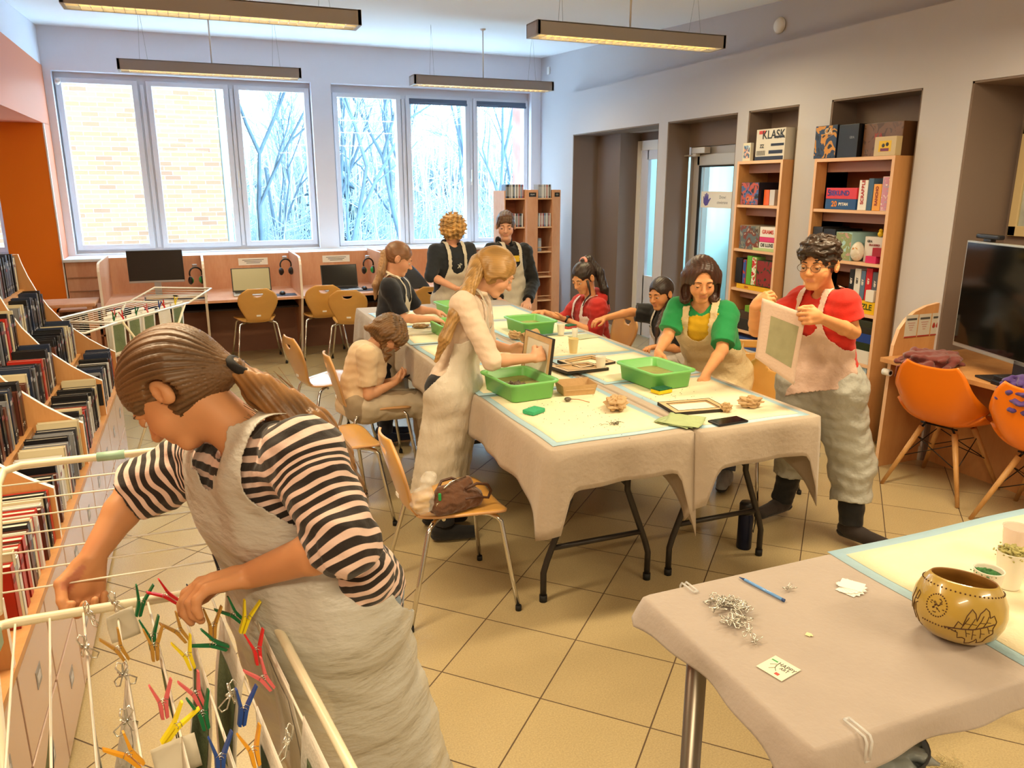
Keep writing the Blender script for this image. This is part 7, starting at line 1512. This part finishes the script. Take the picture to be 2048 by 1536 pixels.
# ---- girl in the green and yellow T-shirt
P9 = Person('girl with a brown bob in a green and yellow T-shirt leaning on the table', (2.62, 3.5), dict(
    head=(2.468, 3.42, 1.197), hf=(-.40, -.86, -.32), hu=(-.16, -.30, .94), neck=(2.512, 3.46, 1.066), shL=(2.613, 3.38, 1.017), shR=(2.428, 3.56, 1.029), elL=(2.511, 3.26, 0.845), elR=(2.343, 3.52, 0.886), wrL=(2.298, 3.1, 0.771), wrR=(2.235, 3.44, 0.821),
    hipL=(2.786, 3.52, 0.632), hipR=(2.715, 3.66, 0.625), knL=(2.80, 3.50, .40), knR=(2.72, 3.70, .40), anL=(2.72, 3.42, .065), anR=(2.74, 3.72, .065)), S=1.02, skin='#dd9f6f', h=.0055, fat=1.12)
p = P9; p.build_body([p.hand('L', (-.2, -.55, -.75), (-.3, .6, -.3), straight=(.15, .25, .3, .35), spread=.3, thumb=.0), p.hand('R', (-.35, -.5, -.75), (.3, -.3, -.5), curl=.3)]); p.brows('#4a3022')
p.hair([cap(p.lp(-.062, -.005, .02), p.lp(-.075, .005, -.105), .046, .030, .03), cap(p.lp(.062, -.005, .02), p.lp(.075, .005, -.105), .046, .030, .03), cap(p.lp(0, -.06, .0), p.lp(0, -.07, -.10), .065, .05, .04), ell(p.lp(0, -.01, .045), np.array((.084, .096, .078)), p.HR, .02), ell(p.lp(0, .100, .030), np.array((.048, .056, .055)), p.HR, -1, True)], '#43291f', low=True, flow=p.HR @ np.array((.0, .1, 1)), amp=.0016, fr=300, h=.0045, light=.4)
GR, YL = rgb('#1d9350'), rgb('#e0b41c')
def gy(P):
    q = P-p.sc; lat = q @ p.left; hg = q @ p.up; da = np.minimum(cull_field([p.arm('L', .02)[0]], P), cull_field([p.arm('R', .02)[0]], P)); k = (np.abs(lat) > .135) | (hg > .025) | (da < cull_field(p.torso(.014), P)-.004); n_ = P-p.J['neck']; nk = np.linalg.norm(n_-np.outer(n_ @ p.up, p.up), axis=1) < .078; k = (k | (nk & (hg > -.03)))[:, None]; return np.where(k, GR, YL)
p.shirt('green_yellow_tshirt', gy, inf=.014, sl=(.86, .8), low=-.03, sinf=.022, fold=.0035, h=.0048); p.trousers('#46526a'); p.shoes('#8b8f96')
p.apron(M('apron_film_cream', '#dcc79c', .4, bump=.6, bscale=13, bdist=.03), (2.70, 3.52, .42), wtop=.10, flare=(.12, .17), wrap=-.03, swrap=.08, inf=.026, wlow=.24, top=-.045)

# ---- boy in the red T-shirt
P10 = Person('boy in a red T-shirt and pinkish apron standing and holding up a paper print', (2.78, 2.72), dict(
    head=(2.576, 2.7, 1.338), hf=(-.93, -.36, -.10), hu=(-.06, 0, 1), neck=(2.638, 2.72, 1.225), shL=(2.65, 2.6, 1.176), shR=(2.632, 2.84, 1.163), elL=(2.674, 2.56, 1.051), elR=(2.372, 2.84, 1.033), wrL=(2.361, 2.44, 1.152), wrR=(2.234, 2.7, 1.168),
    hipL=(2.719, 2.66, 0.803), hipR=(2.653, 2.8, 0.786), knL=(2.82, 2.62, .40), knR=(2.72, 2.88, .40), anL=(2.80, 2.56, .09), anR=(2.72, 2.95, .085)), S=1.0, skin='#dc9c68', h=.0052, fat=1.05)
p = P10; p.build_body([p.hand('L', (-.85, -.05, .15), (-.2, .9, -.2), straight=(.9, 1., 1.05, 1.1), thumb=.7), p.hand('R', (.35, -.55, .55), (.5, .2, -.4), straight=(.8, .9, 1., 1.), thumb=.7)]); p.brows('#2a1c14')
p.hair([ell(p.lp(0, .0, .075), np.array((.084, .095, .06)), p.HR, .02), ell(p.lp(.02, .06, .06), np.array((.055, .035, .035)), p.HR, .012)], '#33241a', low=True, flow=p.HR @ np.array((.3, 1, .2)), amp=.002, fr=160, curl=.007, h=.0045, light=.5)
gl = p.HR; b = B()
for sg in (-1, 1): b.tube([p.lp(sg*.031+.022*math.cos(a), .098, .002+.017*math.sin(a))-p.o for a in [2*PI*i/18 for i in range(18)]], .0012, 5, closed=True); b.tube([p.lp(sg*.053, .097, .006)-p.o, p.lp(sg*.075, .03, .006)-p.o, p.lp(sg*.078, -.01, .0)-p.o], .0011, 5)
b.tube([p.lp(-.009, .099, .004)-p.o, p.lp(.009, .099, .004)-p.o], .0012, 5); gg = b.obj('eyeglasses', M('glasses_wire', '#6a5a4a', .3, metal=.7), None, tuple(p.o)); tag(gg, 'thin-framed eyeglasses worn by the boy in red', 'glasses')
for sg in (-1, 1): bb = B(); bb.bm.faces.new([bb.bm.verts.new(p.lp(sg*.031+.021*math.cos(a), .0982, .002+.016*math.sin(a))-p.o) for a in [2*PI*i/18 for i in range(18)]]); bb.obj('eyeglass_lens', m_glass, gg)
p.shirt('red_tshirt', '#c9220f', inf=.015, sl=(.62, .6), low=-.03, sinf=.020, fold=.004); p.trousers('#141416', frac=.97, wide=.004); p.shoes('#2a201c', {'L': (.25, -1, 0), 'R': (-1, -.25, 0)}, L=.23, boot=.05)
p.apron(M('apron_film_rose', '#d8b9a8', .38, bump=.6, bscale=12, alpha=.93, bdist=.03), p.hc+np.array((-.03, -.03, -.07)), wtop=.085, flare=(.10, .115), wrap=-.03, swrap=.05, inf=.026, wlow=.24, top=-.075, fold=.004)
pr = [cap(p.J['hipL']-(0, 0, .03), p.J['hipR']-(0, 0, .03), .128, k=.06), cap(p.J['hipL']-(0, 0, .05), p.J['knL'], .118, .10, k=.06), cap(p.J['hipR']-(0, 0, .05), p.J['knR'], .118, .095, k=.06), cut(p.J['knL'], mixp(p.J['knL'], p.J['anL'], .58), .10, .092, k=.05), cut(p.J['knR'], mixp(p.J['knR'], p.J['anR'], .45), .095, .085, k=.05)]
p.garment('apron_skirt', pr, '#bdb8a6', neck=False, fold=.007, ffr=20, mat=M('apron_skirt_film', '#acaca4', .35, bump=.6, bscale=11, bdist=.03), label='grey crinkled lower part of the apron')
# the print he holds up
t = thing('wet_print', 'damp white cloth print with a grey-green panel held up by the boy in red', 'paper print', (2.25, 2.56, 1.217)); A_ = np.array((2.223, 2.64, 1.216)); B_ = np.array((2.303, 2.46, 1.169)); o_ = np.array((2.25, 2.56, 1.217)); dn = np.array((-.10, -.03, -1.)); L_ = .30
def hp_(u, v, e=0.): q = A_+(B_-A_)*u+dn*(L_*v*(1-.15*(1-u)*v))+np.array((-.2, -.9, 0))*(.012*math.sin(3*u+2*v)+e)-o_; return tuple(q)
solid(B().grid(hp_, 14, 16).obj('cloth_sheet', M('damp_cloth', '#e3c8b6', .7, bump=.2, bscale=90), t), .0012)
for e in (.0022, -.0022): B().grid(lambda u, v: hp_(.22+.66*u, .2+.6*v, e), 10, 10).obj('pulp_panel', M('pulp_panel_grey', '#a8a582', .85, var=.08, vscale=20), t)
bpy.data.objects['wet_print'].location = tuple(o_)
# navy jacket crumpled and papers already on table are separate; nothing else leans on people
